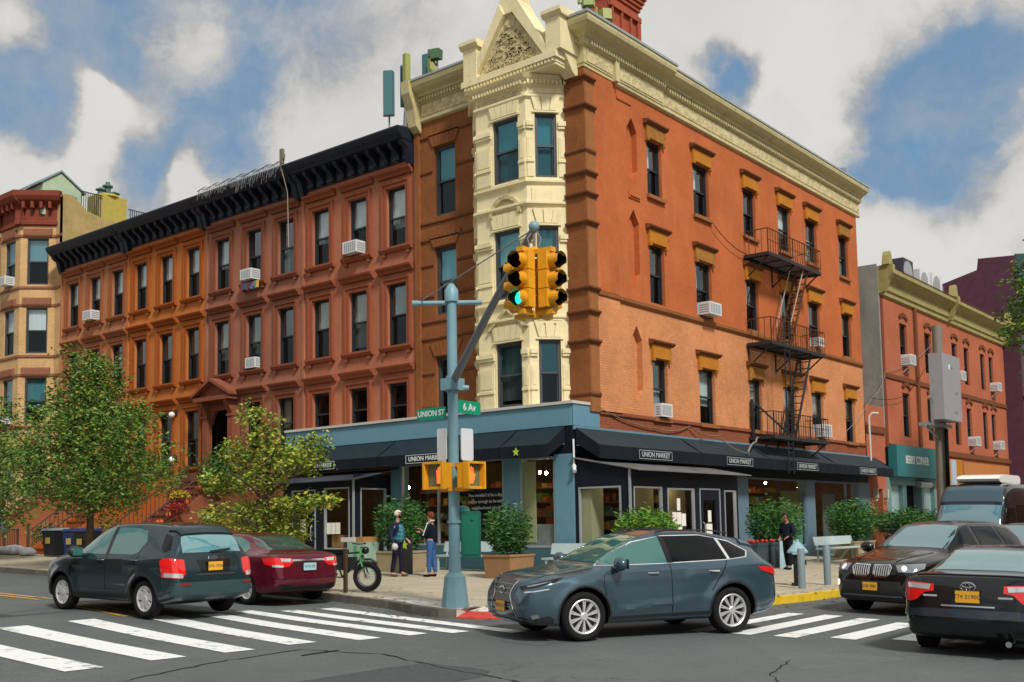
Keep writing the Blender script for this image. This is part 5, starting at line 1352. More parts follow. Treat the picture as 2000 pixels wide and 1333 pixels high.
c.dec('rear_window', [(-2, -.56, 1.20), (-2, .56, 1.20), (-2, .50, 1.42), (-2, -.50, 1.42)], (-1, 0, .3), M_cgd)
c.dec('rear_spoiler', [(-1.72, -.56, 1.5), (-1.72, .56, 1.5), (-2.0, .52, 1.42), (-2.0, -.52, 1.42)], (0, 0, 1), P_nx, off=.03, skirt=.04)
for sg in (1, -1):
    mb = MB(); mb.tube([(-.1, sg*.575, 1.60), (-.3, sg*.57, 1.635), (-1.1, sg*.55, 1.63), (-1.5, sg*.54, 1.58)], .011, 8); put('roof_rail', mb, M_gloss, t, smooth=True, local=True)
c.dec('grille', [(2, -.40, .88), (2, .40, .88), (2, .27, .66), (2, .44, .34), (2, -.44, .34), (2, -.27, .66)], (1, 0, .1), M_gloss, off=.006)
for z, w_ in ((.83, .34), (.76, .30), (.69, .26), (.57, .29), (.49, .33), (.41, .37)): c.line('grille_bar', [(2.2, -w_, z), (2.2, w_, z)], (1, 0, .1), mat('smoked_chrome', (.25, .27, .28), .25, metal=.8), .014, .012)
for sg in (1, -1): c.line('grille_edge', [(2, sg*.41, .89), (2, sg*.28, .66), (2, sg*.455, .34)], (1, 0, .1), M_chrome, .022, .013)
mb = MB(); e = c.hit((5, 0, .74), (-1, 0, 0)); mb.tube([(e.x+.02, .075*math.cos(a), .74+.055*math.sin(a)) for a in [R(k*30) for k in range(13)]], .008, 5, False); mb.bar((e.x+.02, .03, .77), (e.x+.02, .01, .715), .014); mb.bar((e.x+.02, .01, .715), (e.x+.02, -.04, .715), .014); put('badge', mb, M_chrome, t, local=True)
c.both(c.dec, 'headlight', [(2.1, .42, .80), (1.95, .66, .86), (1.72, .82, .945), (1.66, .85, .955), (1.75, .84, .875), (2.0, .70, .79), (2.14, .5, .75)], (.8, .6, .1), M_gloss, off=.005)
c.both(c.dec, 'headlight_lens', [(2.05, .56, .815), (1.92, .70, .85), (1.82, .78, .885), (1.84, .78, .865), (1.98, .68, .815), (2.05, .58, .795)], (.8, .6, .1), M_headl, off=.009)
c.both(c.dec, 'running_light', [(2.08, .56, .725), (1.98, .70, .745), (1.82, .81, .785), (1.82, .81, .768), (1.98, .70, .727), (2.08, .56, .705)], (.8, .6, .1), M_clear, off=.007)
c.both(c.dec, 'fog_lamp', [(2.02, .66, .40), (1.95, .74, .415), (1.93, .75, .37), (2.0, .68, .345)], (.8, .6, 0), M_chrome, off=.007)
c.both(c.dec, 'lower_dark_panel', [(2.1, .42, .37), (1.98, .70, .345), (1.86, .85, .40), (1.80, .87, .34), (1.84, .85, .25), (2.0, .66, .235), (2.15, .42, .26)], (.8, .6, 0), M_blackp, off=.006)  # black panels low on the front bumper corners
c.dec('lower_intake', [(2.1, -.5, .30), (2.1, .5, .30), (2.1, .42, .24), (2.1, -.42, .24)], (1, 0, 0), M_blackp)
c.both(c.dec, 'taillight', [(-2.32, .5, 1.0), (-2.15, .80, 1.03), (-1.85, .9, 1.05), (-1.95, .9, .98), (-2.2, .75, .90), (-2.34, .5, .92)], (-.7, .7, .1), M_redl, off=.02, skirt=.03)
c.dec('rear_bumper', [(-2.3, -.75, .50), (-2.3, .75, .50), (-2.3, .70, .34), (-2.3, -.70, .34)], (-1, 0, 0), M_blackp)
c.plate(2.3, .50, M_plate, 'HKD 4172'); c.plate(-2.3, .86, M_plate, 'HKD 4172')
c.mirror(.78, 1.13, .90, P_nx); c.handle(.12, .985, M_chrome); c.handle(-.98, 1.0, M_chrome)
M_seam = mat('panel_gap', (.004, .005, .006), .8, spec=.1)
c.sline('door_seam', [(.98, 1.06), (1.0, .85), (.92, .36)], M_seam); c.sline('door_seam', [(-.20, 1.12), (-.22, .35)], M_seam); c.sline('door_seam', [(-1.26, 1.15), (-1.1, .92), (-.93, .70)], M_seam)
c.both(c.line, 'hood_seam', [(2.05, .60, .9), (1.6, .72, 1.0), (1.1, .74, 1.1)], (0, .3, 1), M_seam)
# --- dark teal small suv seen from behind, crossing on the left
P_tx = paint('dark_teal_black_metallic', (.020, .042, .052), .45, .25)
t = place('small_suv', 'dark teal small suv with red tail lamps driving away over the crosswalk at the left', -14.13, .42, 92.8, .0)
c = Car(t, dict(x=(2.14, -2.12), wx=(1.28, -1.28), R=.335, rim=.225, arch=.385, track=.775, tw_=.20, flare=.045, paint=P_tx, spokes=(5, .085, .085, .03, .19), edge=.085,
    top=[(2.14, .62), (2.10, .80), (2.0, .94), (1.7, 1.03), (1.25, 1.10), (1.0, 1.18), (.65, 1.38), (.3, 1.555), (-.1, 1.635), (-.7, 1.655), (-1.3, 1.63), (-1.72, 1.575), (-1.80, 1.52), (-1.90, 1.36), (-2.0, 1.14), (-2.04, 1.0), (-2.08, .85), (-2.12, .64)],
    belt=[(2.14, .56), (2.05, .74), (1.8, .88), (1.2, .99), (0, 1.03), (-1, 1.06), (-1.7, 1.08), (-2.0, 1.02), (-2.12, .6)],
    bot=[(2.14, .46), (2.05, .28), (1.8, .22), (-1.6, .24), (-1.95, .30), (-2.12, .40)],
    hw=[(2.14, .50), (2.06, .68), (1.8, .83), (1.3, .875), (0, .865), (-1.3, .885), (-1.8, .875), (-2.0, .84), (-2.08, .78), (-2.12, .70)],
    tw=[(2.14, .4), (1.9, .66), (1.2, .70), (.6, .62), (.2, .585), (-.7, .58), (-1.6, .56), (-1.8, .58), (-2.0, .70), (-2.12, .6)],
    crease=[(-.6, .93, -2.0, .90, .03, .09), (1.8, .85, .3, .90, .012, .05), (.9, .38, -.9, .42, .015, .05)]))
arch_trim(c, M_blackp, .05)
c.side('sill_trim', [(.9, .36), (-.9, .38), (-.9, .24), (.9, .22)], M_blackp)
c.side('window', [(1.08, 1.07), (.78, 1.24), (.38, 1.47), (.10, 1.545), (.0, 1.55), (-.02, 1.07)], M_cgt, off=.007)
c.side('window', [(-.12, 1.08), (-.12, 1.555), (-.7, 1.55), (-1.0, 1.50), (-1.12, 1.30), (-1.0, 1.12), (-.85, 1.085)], M_cgt, off=.007)
c.side('window_pillar', [(-.02, 1.07), (.02, 1.56), (-.13, 1.56), (-.12, 1.075)], M_gloss, off=.006)
c.side('window', [(-1.6, 1.22), (-1.52, 1.46), (-1.72, 1.42), (-1.84, 1.20), (-1.72, 1.14)], M_cgd, off=.006)
c.dec('windshield', [(1, -.62, 1.16), (1, .62, 1.16), (.3, .52, 1.53), (.3, -.52, 1.53)], (1, 0, .4), M_cgt, res=.07)
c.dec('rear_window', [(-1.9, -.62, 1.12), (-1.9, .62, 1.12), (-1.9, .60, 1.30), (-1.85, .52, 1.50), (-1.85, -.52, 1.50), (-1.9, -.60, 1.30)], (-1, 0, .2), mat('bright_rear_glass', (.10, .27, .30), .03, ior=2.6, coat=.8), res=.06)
c.dec('rear_spoiler', [(-1.55, -.57, 1.60), (-1.55, .57, 1.60), (-1.84, .55, 1.56), (-1.84, -.55, 1.56)], (0, 0, 1), P_tx, off=.03, skirt=.05)
mb = MB(); e = c.hit((-5, -.0, 1.16), (1, 0, 0)); mb.bar((e.x-.02, .05, 1.15), (e.x-.03, -.36, 1.19), .03); put('rear_wiper', mb, M_blackp, t, local=True)
c.both(c.dec, 'taillight', [(-1.98, .58, 1.02), (-1.8, .86, 1.05), (-1.70, .87, 1.0), (-1.78, .88, .72), (-2.05, .66, .70), (-2.06, .60, .78)], (-.8, .6, .05), M_redl, off=.012, skirt=.03)
c.both(c.dec, 'reverse_light', [(-2.04, .64, .78), (-1.82, .86, .80), (-1.84, .87, .73), (-2.06, .65, .71)], (-.8, .6, .05), M_clear, off=.016)
c.dec('tailgate_recess', [(-2, -.36, 1.01), (-2, .36, 1.01), (-2, .30, .80), (-2, -.30, .80)], (-1, 0, 0), M_gloss)
c.dec('rear_bumper', [(-2, -.80, .64), (-2, .80, .64), (-2, .83, .42), (-2, .6, .36), (-2, -.6, .36), (-2, -.83, .42)], (-1, 0, 0), mat('teal_grey_bumper', (.028, .060, .068), .45, spec=.4), off=.02, skirt=.04)
c.line('tailgate_trim', [(-2, -.42, .76), (-2, .42, .76)], (-1, 0, 0), M_chrome, .022, .01)
for sg in (1, -1): c.line('reflector', [(-2, sg*.52, .60), (-2, sg*.72, .605)], (-1, sg*.3, 0), mat('dull_red_reflector', (.22, .02, .015), .3), .035, .03)
e = c.hit((-5, 0, 1.045), (1, 0, 0)); mb = MB(); mb.prism([(-.10, -.022), (-.04, -.022), (-.04, -.035), (.04, -.035), (.04, -.022), (.10, -.022), (.085, .022), (.04, .022), (.04, .035), (-.04, .035), (-.04, .022), (-.085, .022)], lambda a, b, q: (q, a, 1.045+b), e.x-.012, e.x+.01); put('badge', mb, M_chrome, t, local=True)
c.plate(-2.0, .90, M_plate, 'GFA 3926')
c.mirror(.72, 1.10, .86, M_blackp); c.handle(.08, .97, P_tx); c.handle(-.98, .99, P_tx)
c.sline('door_seam', [(1.0, 1.02), (1.02, .85), (.9, .36)], M_seam); c.sline('door_seam', [(-.07, 1.05), (-.10, .38)], M_seam); c.sline('door_seam', [(-1.05, 1.1), (-1.0, .85), (-.88, .68)], M_seam)
c.side('antenna_base', [(-1.5, 1.6), (-1.55, 1.6), (-1.55, 1.62)], M_blackp) if False else None
mb = MB(); mb.tube([(1.3, .93, 1.0), (1.22, .92, 1.02)], .02, 6) if False else None
# --- burgundy sedan parked at the kerb
P_cv = paint('burgundy_metallic', (.13, .010, .026), .4, .26)
t = place('sedan', 'burgundy sedan parked along the kerb beside the yellow green tree', -10.98, 1.50, 85.9, .02, group=None)
c = Car(t, dict(x=(2.20, -2.28), wx=(1.33, -1.33), R=.318, rim=.215, arch=.36, track=.765, tw_=.20, flare=.025, paint=P_cv, spokes=(7, .05, .05, .03, .12), edge=.08,
    top=[(2.2, .52), (2.15, .66), (2.0, .76), (1.6, .87), (1.15, .96), (.95, 1.04), (.5, 1.26), (.1, 1.39), (-.3, 1.425), (-.7, 1.41), (-1.05, 1.345), (-1.5, 1.18), (-1.78, 1.07), (-2.05, 1.045), (-2.18, 1.02), (-2.25, .90), (-2.28, .62)],
    belt=[(2.2, .48), (2.0, .68), (1.5, .82), (1, .90), (0, .94), (-1, .97), (-1.8, .99), (-2.15, .97), (-2.28, .58)],
    bot=[(2.2, .40), (2.1, .24), (1.8, .19), (-1.8, .21), (-2.15, .28), (-2.28, .40)],
    hw=[(2.2, .48), (2.1, .68), (1.8, .83), (1.3, .87), (0, .865), (-1.3, .88), (-1.9, .85), (-2.15, .78), (-2.28, .66)],
    tw=[(2.2, .4), (1.9, .66), (1.1, .70), (.5, .60), (0, .55), (-.7, .54), (-1.1, .55), (-1.75, .66), (-2.1, .70), (-2.28, .58)],
    crease=[(1.2, .76, -2.1, .88, .014, .04)]))
c.side('window', [(.98, .98), (.62, 1.18), (.2, 1.32), (-.1, 1.345), (-.14, .99)], M_cgt, off=.006)
c.side('window', [(-.22, .99), (-.18, 1.345), (-.6, 1.335), (-.98, 1.25), (-1.22, 1.10), (-1.15, 1.02)], M_cgt, off=.006)
c.dec('windshield', [(.9, -.60, 1.03), (.9, .60, 1.03), (.2, .50, 1.35), (.2, -.50, 1.35)], (1, 0, .6), M_cg, res=.07)
c.dec('rear_window', [(-1.68, -.60, 1.10), (-1.68, .60, 1.10), (-1.3, .58, 1.25), (-.98, .48, 1.355), (-.98, -.48, 1.355), (-1.3, -.58, 1.25)], (-1, 0, 1), mat('smoky_green_glass', (.035, .075, .06), .04, ior=1.6, coat=.4), res=.06)
c.both(c.dec, 'taillight', [(-2.2, .38, .94), (-2.1, .76, .96), (-1.88, .86, .94), (-1.98, .86, .82), (-2.2, .66, .76), (-2.26, .48, .78), (-2.24, .38, .86)], (-.85, .5, 0), M_redl, off=.012, skirt=.03)
c.both(c.dec, 'reverse_light', [(-2.22, .42, .93), (-2.15, .62, .94), (-2.2, .62, .88), (-2.24, .44, .87)], (-.85, .5, 0), M_clear, off=.017)
c.both(c.dec, 'tail_reflector', [(-2.22, .58, .80), (-2.1, .76, .82), (-2.1, .76, .775), (-2.22, .60, .765)], (-.85, .5, 0), M_clear, off=.017)
c.line('trunk_trim', [(-2.2, -.40, .90), (-2.2, .40, .90)], (-1, 0, 0), M_chrome, .035, .012)
c.dec('plate_recess', [(-2.2, -.34, .88), (-2.2, .34, .88), (-2.2, .24, .68), (-2.2, -.24, .68)], (-1, 0, 0), mat('deep_burgundy', (.05, .004, .008), .35, coat=.6), off=.004)
e = c.hit((-5, 0, .965), (1, 0, 0)); mb = MB(); mb.box(e.x-.014, e.x, -.045, -.028, .925, 1.0); mb.box(e.x-.014, e.x, .028, .045, .925, 1.0); mb.box(e.x-.0139, e.x, -.028, .028, .955, .972); put('badge', mb, M_chrome, t, local=True)
c.dec('lower_bumper', [(-2.2, -.68, .42), (-2.2, .68, .42), (-2.2, .60, .30), (-2.2, -.60, .30)], (-1, 0, 0), M_blackp, off=.006)
c.dec('bumper_ridge', [(-2.2, -.80, .60), (-2.2, .80, .60), (-2.2, .78, .55), (-2.2, -.78, .55)], (-1, 0, 0), P_cv, off=.025, skirt=.03)
c.plate(-2.2, .77, M_plateb, 'KYN 82'); c.mirror(.66, .99, .85, P_cv); c.handle(-.02, .88, P_cv); c.handle(-1.0, .90, P_cv)
c.sline('door_seam', [(-.18, .97), (-.2, .3)], M_seam); c.sline('door_seam', [(-1.15, 1.0), (-1.0, .78), (-.9, .6)], M_seam); c.line('trunk_seam', [(-1.8, -.66, 1.06), (-1.8, .66, 1.06)], (0, 0, 1), M_seam)
# --- black suv facing the camera with kidney grille
P_bm = paint('black_brown_metallic', (.008, .007, .008), .3, .2)
t = place('luxury_suv', 'black suv with twin chrome slatted grille coming down the avenue towards the crosswalk', -3.18, -10.61, 168.7, -.02)
c = Car(t, dict(x=(2.40, -2.46), wx=(1.466, -1.466), R=.375, rim=.25, arch=.43, track=.82, tw_=.26, flare=.04, paint=P_bm, spokes=(5, .06, .08, .03, .14), edge=.09,
    top=[(2.4, .62), (2.37, .82), (2.28, .98), (2.0, 1.07), (1.5, 1.15), (1.2, 1.20), (1.0, 1.29), (.6, 1.52), (.25, 1.685), (-.2, 1.75), (-.9, 1.765), (-1.6, 1.72), (-2.0, 1.64), (-2.15, 1.5), (-2.32, 1.15), (-2.4, 1.0), (-2.46, .7)],
    belt=[(2.4, .56), (2.3, .82), (2.0, .96), (1.2, 1.07), (0, 1.10), (-1.5, 1.13), (-2.2, 1.12), (-2.46, .66)],
    bot=[(2.4, .46), (2.3, .28), (2.0, .24), (-2.0, .26), (-2.46, .42)],
    hw=[(2.4, .60), (2.3, .76), (2.05, .89), (1.5, .955), (0, .945), (-1.5, .96), (-2.1, .92), (-2.46, .72)],
    tw=[(2.4, .5), (2.1, .74), (1.2, .78), (.6, .68), (.2, .63), (-1, .61), (-2, .60), (-2.3, .7), (-2.46, .6)]))
c.side('window', [(1.05, 1.17), (.7, 1.38), (.3, 1.60), (0, 1.645), (-.1, 1.16)], M_cgd, off=.007)
c.side('window', [(-.2, 1.16), (-.15, 1.655), (-1.0, 1.655), (-1.12, 1.18)], M_cgd, off=.007)
c.side('window', [(-1.22, 1.19), (-1.1, 1.65), (-1.6, 1.61), (-1.95, 1.42), (-1.8, 1.22)], M_cgd, off=.007)
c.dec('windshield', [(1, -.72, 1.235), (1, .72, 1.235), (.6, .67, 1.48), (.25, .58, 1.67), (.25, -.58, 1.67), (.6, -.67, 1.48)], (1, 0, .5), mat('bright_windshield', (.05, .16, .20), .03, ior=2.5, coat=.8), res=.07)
for sg in (1, -1):
    k = [(2.35, sg*.04, .945), (2.35, sg*.36, .955), (2.35, sg*.40, .90), (2.35, sg*.36, .76), (2.35, sg*.30, .735), (2.35, sg*.10, .735), (2.35, sg*.05, .78)]
    g = c.dec('kidney_grille', k, (1, 0, .05), M_gloss, off=.012, skirt=.03)
    c.line('grille_rim', k+[k[0], k[1]], (1, 0, .05), M_chrome, .024, .022, parent=g)
    for i in range(7): y = sg*(.075+i*.046); c.line('grille_slat', [(2.35, y, .93), (2.35, y*.985, .755)], (1, 0, .05), M_alloy, .017, .02, parent=g)
c.both(c.dec, 'headlight', [(2.3, .46, .96), (2.15, .72, .985), (1.95, .86, .99), (2.0, .86, .90), (2.2, .74, .82), (2.32, .52, .83)], (.85, .5, .1), M_headl, off=.01)
c.both(c.dec, 'lamp_projector', [(2.25, .60+.055*math.cos(R(a)), .895+.055*math.sin(R(a))) for a in range(0, 360, 30)], (.85, .5, .1), mat('lit_headlamp', (.9, .9, .9), .2, emit=(1, .97, .9), estr=.25), off=.016)
c.dec('lower_grille', [(2.3, -.58, .66), (2.3, .58, .66), (2.3, .66, .42), (2.3, .5, .36), (2.3, -.5, .36), (2.3, -.66, .42)], (1, 0, 0), M_blackp, off=.006)
c.line('bumper_trim', [(2.3, -.62, .385), (2.3, .62, .385)], (1, 0, 0), mat('dark_alloy', (.2, .2, .21), .4, metal=.6), .03, .015)
c.both(c.dec, 'fog_lamp', [(2.2, .70+.06*math.cos(R(a)), .60+.06*math.sin(R(a))) for a in range(0, 360, 30)], (.9, .4, 0), mat('lit_fog_lamp', (.9, .8, .6), .3, emit=(1, .8, .5), estr=1.1), off=.012)
c.plate(2.35, .56, M_plate, 'JCR 5081'); c.mirror(.85, 1.22, .94, P_bm); c.handle(.1, 1.02, M_chrome); c.handle(-1.0, 1.04, M_chrome)
for sg in (1, -1): c.line('hood_crease', [(2.2, sg*.40, 1.0), (1.25, sg*.62, 1.2)], (0, 0, 1), P_bm, .03, .012)
arch_trim(c, M_blackp, .03)
# --- black sedan, nearest, cut by the right edge of the frame
P_ca = paint('black_navy_metallic', (.004, .006, .009), .2, .2)
t = place('black_sedan', 'black sedan seen from behind, nearest car, with gold plate and oval badge', -8.11, -13.24, 2.3, -.02)
c = Car(t, dict(x=(2.36, -2.40), wx=(1.388, -1.388), R=.33, rim=.22, arch=.375, track=.79, tw_=.215, flare=.025, paint=P_ca, spokes=(10, .03, .04, .03, 0), edge=.08,
    top=[(2.36, .52), (2.3, .68), (2.1, .79), (1.6, .91), (1.2, 1.0), (1.0, 1.08), (.5, 1.31), (.1, 1.44), (-.3, 1.47), (-.75, 1.455), (-1.1, 1.39), (-1.5, 1.24), (-1.82, 1.125), (-2.1, 1.11), (-2.27, 1.095), (-2.34, .99), (-2.38, .80), (-2.40, .6)],
    belt=[(2.36, .48), (2.1, .7), (1.5, .86), (1, .94), (0, .98), (-1, 1.01), (-1.8, 1.04), (-2.25, 1.03), (-2.4, .56)],
    bot=[(2.36, .4), (2.2, .24), (1.9, .19), (-1.9, .21), (-2.25, .27), (-2.4, .38)],
    hw=[(2.36, .5), (2.2, .74), (1.9, .86), (1.4, .90), (0, .895), (-1.4, .91), (-2.0, .895), (-2.25, .84), (-2.36, .76), (-2.40, .68)],
    tw=[(2.36, .4), (2, .7), (1.2, .73), (.5, .63), (0, .58), (-.8, .57), (-1.1, .585), (-1.8, .70), (-2.2, .76), (-2.4, .62)]))
c.side('window', [(1.0, 1.02), (.6, 1.23), (.2, 1.37), (-.12, 1.39), (-.16, 1.03)], M_cgd, off=.006)
c.side('window', [(-.24, 1.035), (-.2, 1.39), (-.65, 1.385), (-1.05, 1.29), (-1.32, 1.13), (-1.2, 1.06)], M_cgd, off=.006)
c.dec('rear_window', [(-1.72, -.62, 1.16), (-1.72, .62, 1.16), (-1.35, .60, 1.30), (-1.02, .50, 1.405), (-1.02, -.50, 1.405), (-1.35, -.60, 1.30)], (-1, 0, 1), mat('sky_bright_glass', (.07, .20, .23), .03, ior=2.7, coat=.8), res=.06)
c.dec('windshield', [(.95, -.62, 1.07), (.95, .62, 1.07), (.2, .52, 1.40), (.2, -.52, 1.40)], (1, 0, .6), M_cg, res=.07)
c.both(c.dec, 'taillight', [(-2.3, .42, .985), (-2.22, .70, 1.0), (-2.0, .88, 1.01), (-1.9, .9, .96), (-2.05, .90, .84), (-2.25, .70, .74), (-2.28, .62, .76), (-2.3, .52, .87), (-2.33, .42, .89)], (-.85, .5, 0), M_redl, off=.012, skirt=.03)
c.both(c.dec, 'reverse_light', [(-2.3, .46, .975), (-2.2, .74, .985), (-2.24, .74, .925), (-2.32, .48, .905)], (-.85, .5, 0), M_clear, off=.018)
c.dec('trunk_lid', [(-2.3, -.62, 1.06), (-2.3, .62, 1.06), (-2.3, .44, .985), (-2.3, .5, .74), (-2.3, .36, .68), (-2.3, -.36, .68), (-2.3, -.5, .74), (-2.3, -.44, .985)], (-1, 0, 0), P_ca, off=.008, skirt=.012)
c.dec('trunk_spoiler', [(-2.02, -.70, 1.11), (-2.02, .70, 1.11), (-2.24, .68, 1.10), (-2.24, -.68, 1.10)], (0, 0, 1), P_ca, off=.02, skirt=.03)
c.line('chrome_strip', [(-2.3, -.34, .705), (-2.3, .34, .705)], (-1, 0, 0), M_chrome, .02, .016)
c.dec('rear_bumper', [(-2.3, -.88, .62), (-2.3, -.6, .66), (-2.3, .6, .66), (-2.3, .88, .62), (-2.3, .86, .55), (-2.3, -.86, .55)], (-1, 0, 0), mat('blue_lit_bumper', (.02, .035, .05), .25, metal=.3, coat=1), off=.02, skirt=.04)  # bluer, lighter tone paints in the light along the bumper's upper band
e = c.hit((-5, 0, .955), (1, 0, 0)); mb = MB(); K = [R(k*24) for k in range(16)]
mb.tube([(e.x-.022, .095*math.cos(a), .955+.062*math.sin(a)) for a in K], .010, 6, False); mb.tube([(e.x-.022, .075*math.cos(a), .978+.028*math.sin(a)) for a in K], .008, 6, False); mb.tube([(e.x-.022, .030*math.cos(a), .955+.052*math.sin(a)) for a in K], .008, 6, False)
put('badge', mb, M_chrome, t, local=True)
c.plate(-2.34, .83, M_plate, 'T74 2190C', .305, .155); c.mirror(.68, 1.05, .89, P_ca)
mb = MB(); mb.tube([(-2.2, -.5, .24), (-2.42, -.5, .24)], .04, 10); put('exhaust_pipe', mb, M_chrome, t, smooth=True, local=True)
for y, z, m_ in ((.62, .83, M_alloy), (-.60, .83, M_alloy)):
    e = c.hit((-5, y*.78, z), (1, 0, 0)); mb = MB(); mb.box(e.x-.014, e.x-.004, y*.78-.09, y*.78+.09, z-.012, z+.012); put('badge', mb, m_, t, local=True)
# --- grey suv half out of frame behind the black one
P_g2 = paint('grey_blue_metallic', (.07, .085, .10), .5, .3)
t = place('grey_suv', 'grey suv peeking in at the right edge behind the black cars', 2.3, -10.95, 170, .0)
c = Car(t, dict(x=(2.25, -2.35), wx=(1.33, -1.33), R=.35, rim=.24, arch=.40, track=.79, tw_=.22, flare=.03, paint=P_g2, spokes=(5, .06, .07, .03, .15), edge=.085,
    top=[(2.25, .62), (2.2, .80), (2.05, .95), (1.5, 1.05), (1.15, 1.11), (.95, 1.2), (.5, 1.44), (.15, 1.60), (-.3, 1.66), (-1, 1.665), (-1.8, 1.6), (-2.0, 1.5), (-2.2, 1.1), (-2.35, .65)],
    belt=[(2.25, .56), (2.0, .84), (1, 1.0), (-1, 1.06), (-2.1, 1.08), (-2.35, .6)], bot=[(2.25, .45), (2.1, .26), (1.8, .22), (-1.8, .24), (-2.35, .42)],
    hw=[(2.25, .54), (2.1, .74), (1.8, .87), (1.3, .91), (-1.3, .91), (-2, .88), (-2.35, .68)], tw=[(2.25, .4), (2, .68), (1.1, .72), (.2, .6), (-1.8, .57), (-2.2, .66), (-2.35, .55)]))
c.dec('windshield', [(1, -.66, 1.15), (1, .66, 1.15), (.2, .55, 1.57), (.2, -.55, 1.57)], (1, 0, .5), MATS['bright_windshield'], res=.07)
c.side('window', [(1.0, 1.1), (.3, 1.5), (-.1, 1.55), (-.12, 1.1)], M_cgd, off=.006); c.side('window', [(-.2, 1.1), (-.18, 1.555), (-1.2, 1.54), (-1.6, 1.25), (-1.3, 1.12)], M_cgd, off=.006)
c.both(c.dec, 'headlight', [(2.1, .45, .86), (1.85, .78, .90), (1.8, .8, .82), (2.1, .5, .76)], (.85, .5, .1), M_clear, off=.01)
c.dec('grille', [(2.2, -.4, .84), (2.2, .4, .84), (2.2, .34, .62), (2.2, -.34, .62)], (1, 0, 0), M_blackp, off=.008)
c.mirror(.75, 1.13, .89, P_g2)
# --- tall dark van with a white roof unit
P_vn = paint('blue_black_van_paint', (.006, .009, .012), .1, .25)
t = place('passenger_van', 'tall dark high roof van with a white unit on its roof', 6.0, -9.1, 180, .0, 'van')
c = Car(t, dict(x=(2.9, -3.4), wx=(1.9, -1.75), R=.36, rim=.22, arch=.43, track=.84, tw_=.22, flare=.02, paint=P_vn, spokes=(6, .05, .06, .03, 0), edge=.16,
    top=[(2.9, .80), (2.85, 1.0), (2.7, 1.17), (2.35, 1.28), (2.2, 1.38), (1.9, 1.85), (1.62, 2.2), (1.45, 2.48), (1.2, 2.62), (.6, 2.70), (-1, 2.72), (-3.2, 2.70), (-3.36, 2.5), (-3.4, 1.0)],
    belt=[(2.9, .7), (2.6, 1.0), (2.2, 1.16), (1, 1.2), (-3.2, 1.2), (-3.4, .9)], bot=[(2.9, .42), (2.7, .3), (-3.2, .35), (-3.4, .5)],
    hw=[(2.9, .66), (2.7, .86), (2.3, .97), (1.5, 1.0), (-3.2, 1.0), (-3.4, .9)], tw=[(2.9, .5), (2.3, .84), (1.9, .84), (1.4, .82), (0, .86), (-3.2, .86), (-3.4, .8)]))
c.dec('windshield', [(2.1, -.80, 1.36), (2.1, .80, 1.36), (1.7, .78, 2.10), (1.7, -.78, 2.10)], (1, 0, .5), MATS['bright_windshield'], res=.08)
c.dec('roof_brow', [(1.6, -.80, 2.16), (1.6, .80, 2.16), (1.25, .72, 2.58), (1.25, -.72, 2.58)], (1, 0, .6), mat('blue_brow_panel', (.04, .085, .12), .3, metal=.3, coat=.7), off=.012)
c.side('window', [(1.95, 1.32), (1.55, 2.0), (.9, 2.02), (.9, 1.32)], M_cgd, off=.006); c.side('window', [(.75, 1.35), (.75, 2.1), (-.9, 2.1), (-.9, 1.35)], M_cgd, off=.006); c.side('window', [(-1.0, 1.35), (-1.0, 2.1), (-3.0, 2.1), (-3.0, 1.35)], M_cgd, off=.006)
c.both(c.dec, 'headlight', [(2.75, .5, .98), (2.5, .86, 1.08), (2.45, .9, .9), (2.75, .6, .82)], (.85, .5, .1), M_clear, off=.01); c.dec('grille', [(2.8, -.45, .95), (2.8, .45, .95), (2.8, .4, .62), (2.8, -.4, .62)], (1, 0, .1), M_blackp, off=.008)
c.mirror(1.95, 1.45, 1.0, M_blackp)
mb = MB(); pr = [(.8, 2.70), (.95, 2.74), (1.0, 2.80), (.9, 2.87), (.5, 2.92), (-.9, 2.92), (-1.1, 2.86), (-1.1, 2.70)]
mb.prism(pr, lambda x, z, y: (x, y, z), -.55, .55); put('roof_unit', mb, mat('white_fibreglass', (.78, .77, .73), .4), t, local=True)
# ------------------------------------------------------------------ traffic signal at the corner
M_pole = mat('blue_grey_pole_paint', (.17, .32, .375), .45, var=.06, vscale=6, var2=.08, v2scale=1.2, bump=.08)
M_arm = mat('grey_arm_paint', (.16, .18, .20), .5, var=.06)
M_sy = mat('signal_yellow', (.72, .33, .012), .45, var=.1, vscale=8, bump=.08)
M_black = mat('matt_black', (.006, .006, .006), .8, spec=.1)
M_wire = mat('steel_wire', (.22, .23, .24), .5)
PX, PY = -10.655, -4.31; PZ = gs(PX, PY)
tp = thing('signal_pole', 'blue grey traffic signal pole with a tapered octagonal base and long mast arm', 'signal pole', (PX, PY, PZ))
mb = MB(); mb.lathe([(.255, 0), (.255, .035), (.205, .46), (.195, .57), (.13, .64)], (PX, PY, PZ), 8, cap=True); put('base', mb, M_pole, tp)
mb = MB(); mb.lathe([(.115, .6), (.105, 1.2), (.092, 5.75), (.13, 5.76), (.13, 5.98), (.05, 6.1), (.0, 6.12)], (PX, PY, PZ-.05), 16)
mb.lathe([(.13, 1.55), (.13, 1.60)], (PX, PY, PZ), 16); mb.lathe([(.122, 4.0), (.122, 4.3)], (PX, PY, PZ), 16); put('shaft', mb, M_pole, tp, smooth=True)
TIP = Vector((-12.915, -8.064, 6.02)); J = Vector((PX, PY, 4.31)); hz = Vector((TIP.x-PX, TIP.y-PY, 0)).normalized()
mb = MB(); mb.tube([J+hz*.08, J.lerp(TIP, .5)+Vector((0, 0, .03)), TIP+Vector((0, 0, .03))], [.075, .066, .055], 12); put('mast_arm', mb, M_arm, tp, smooth=True)
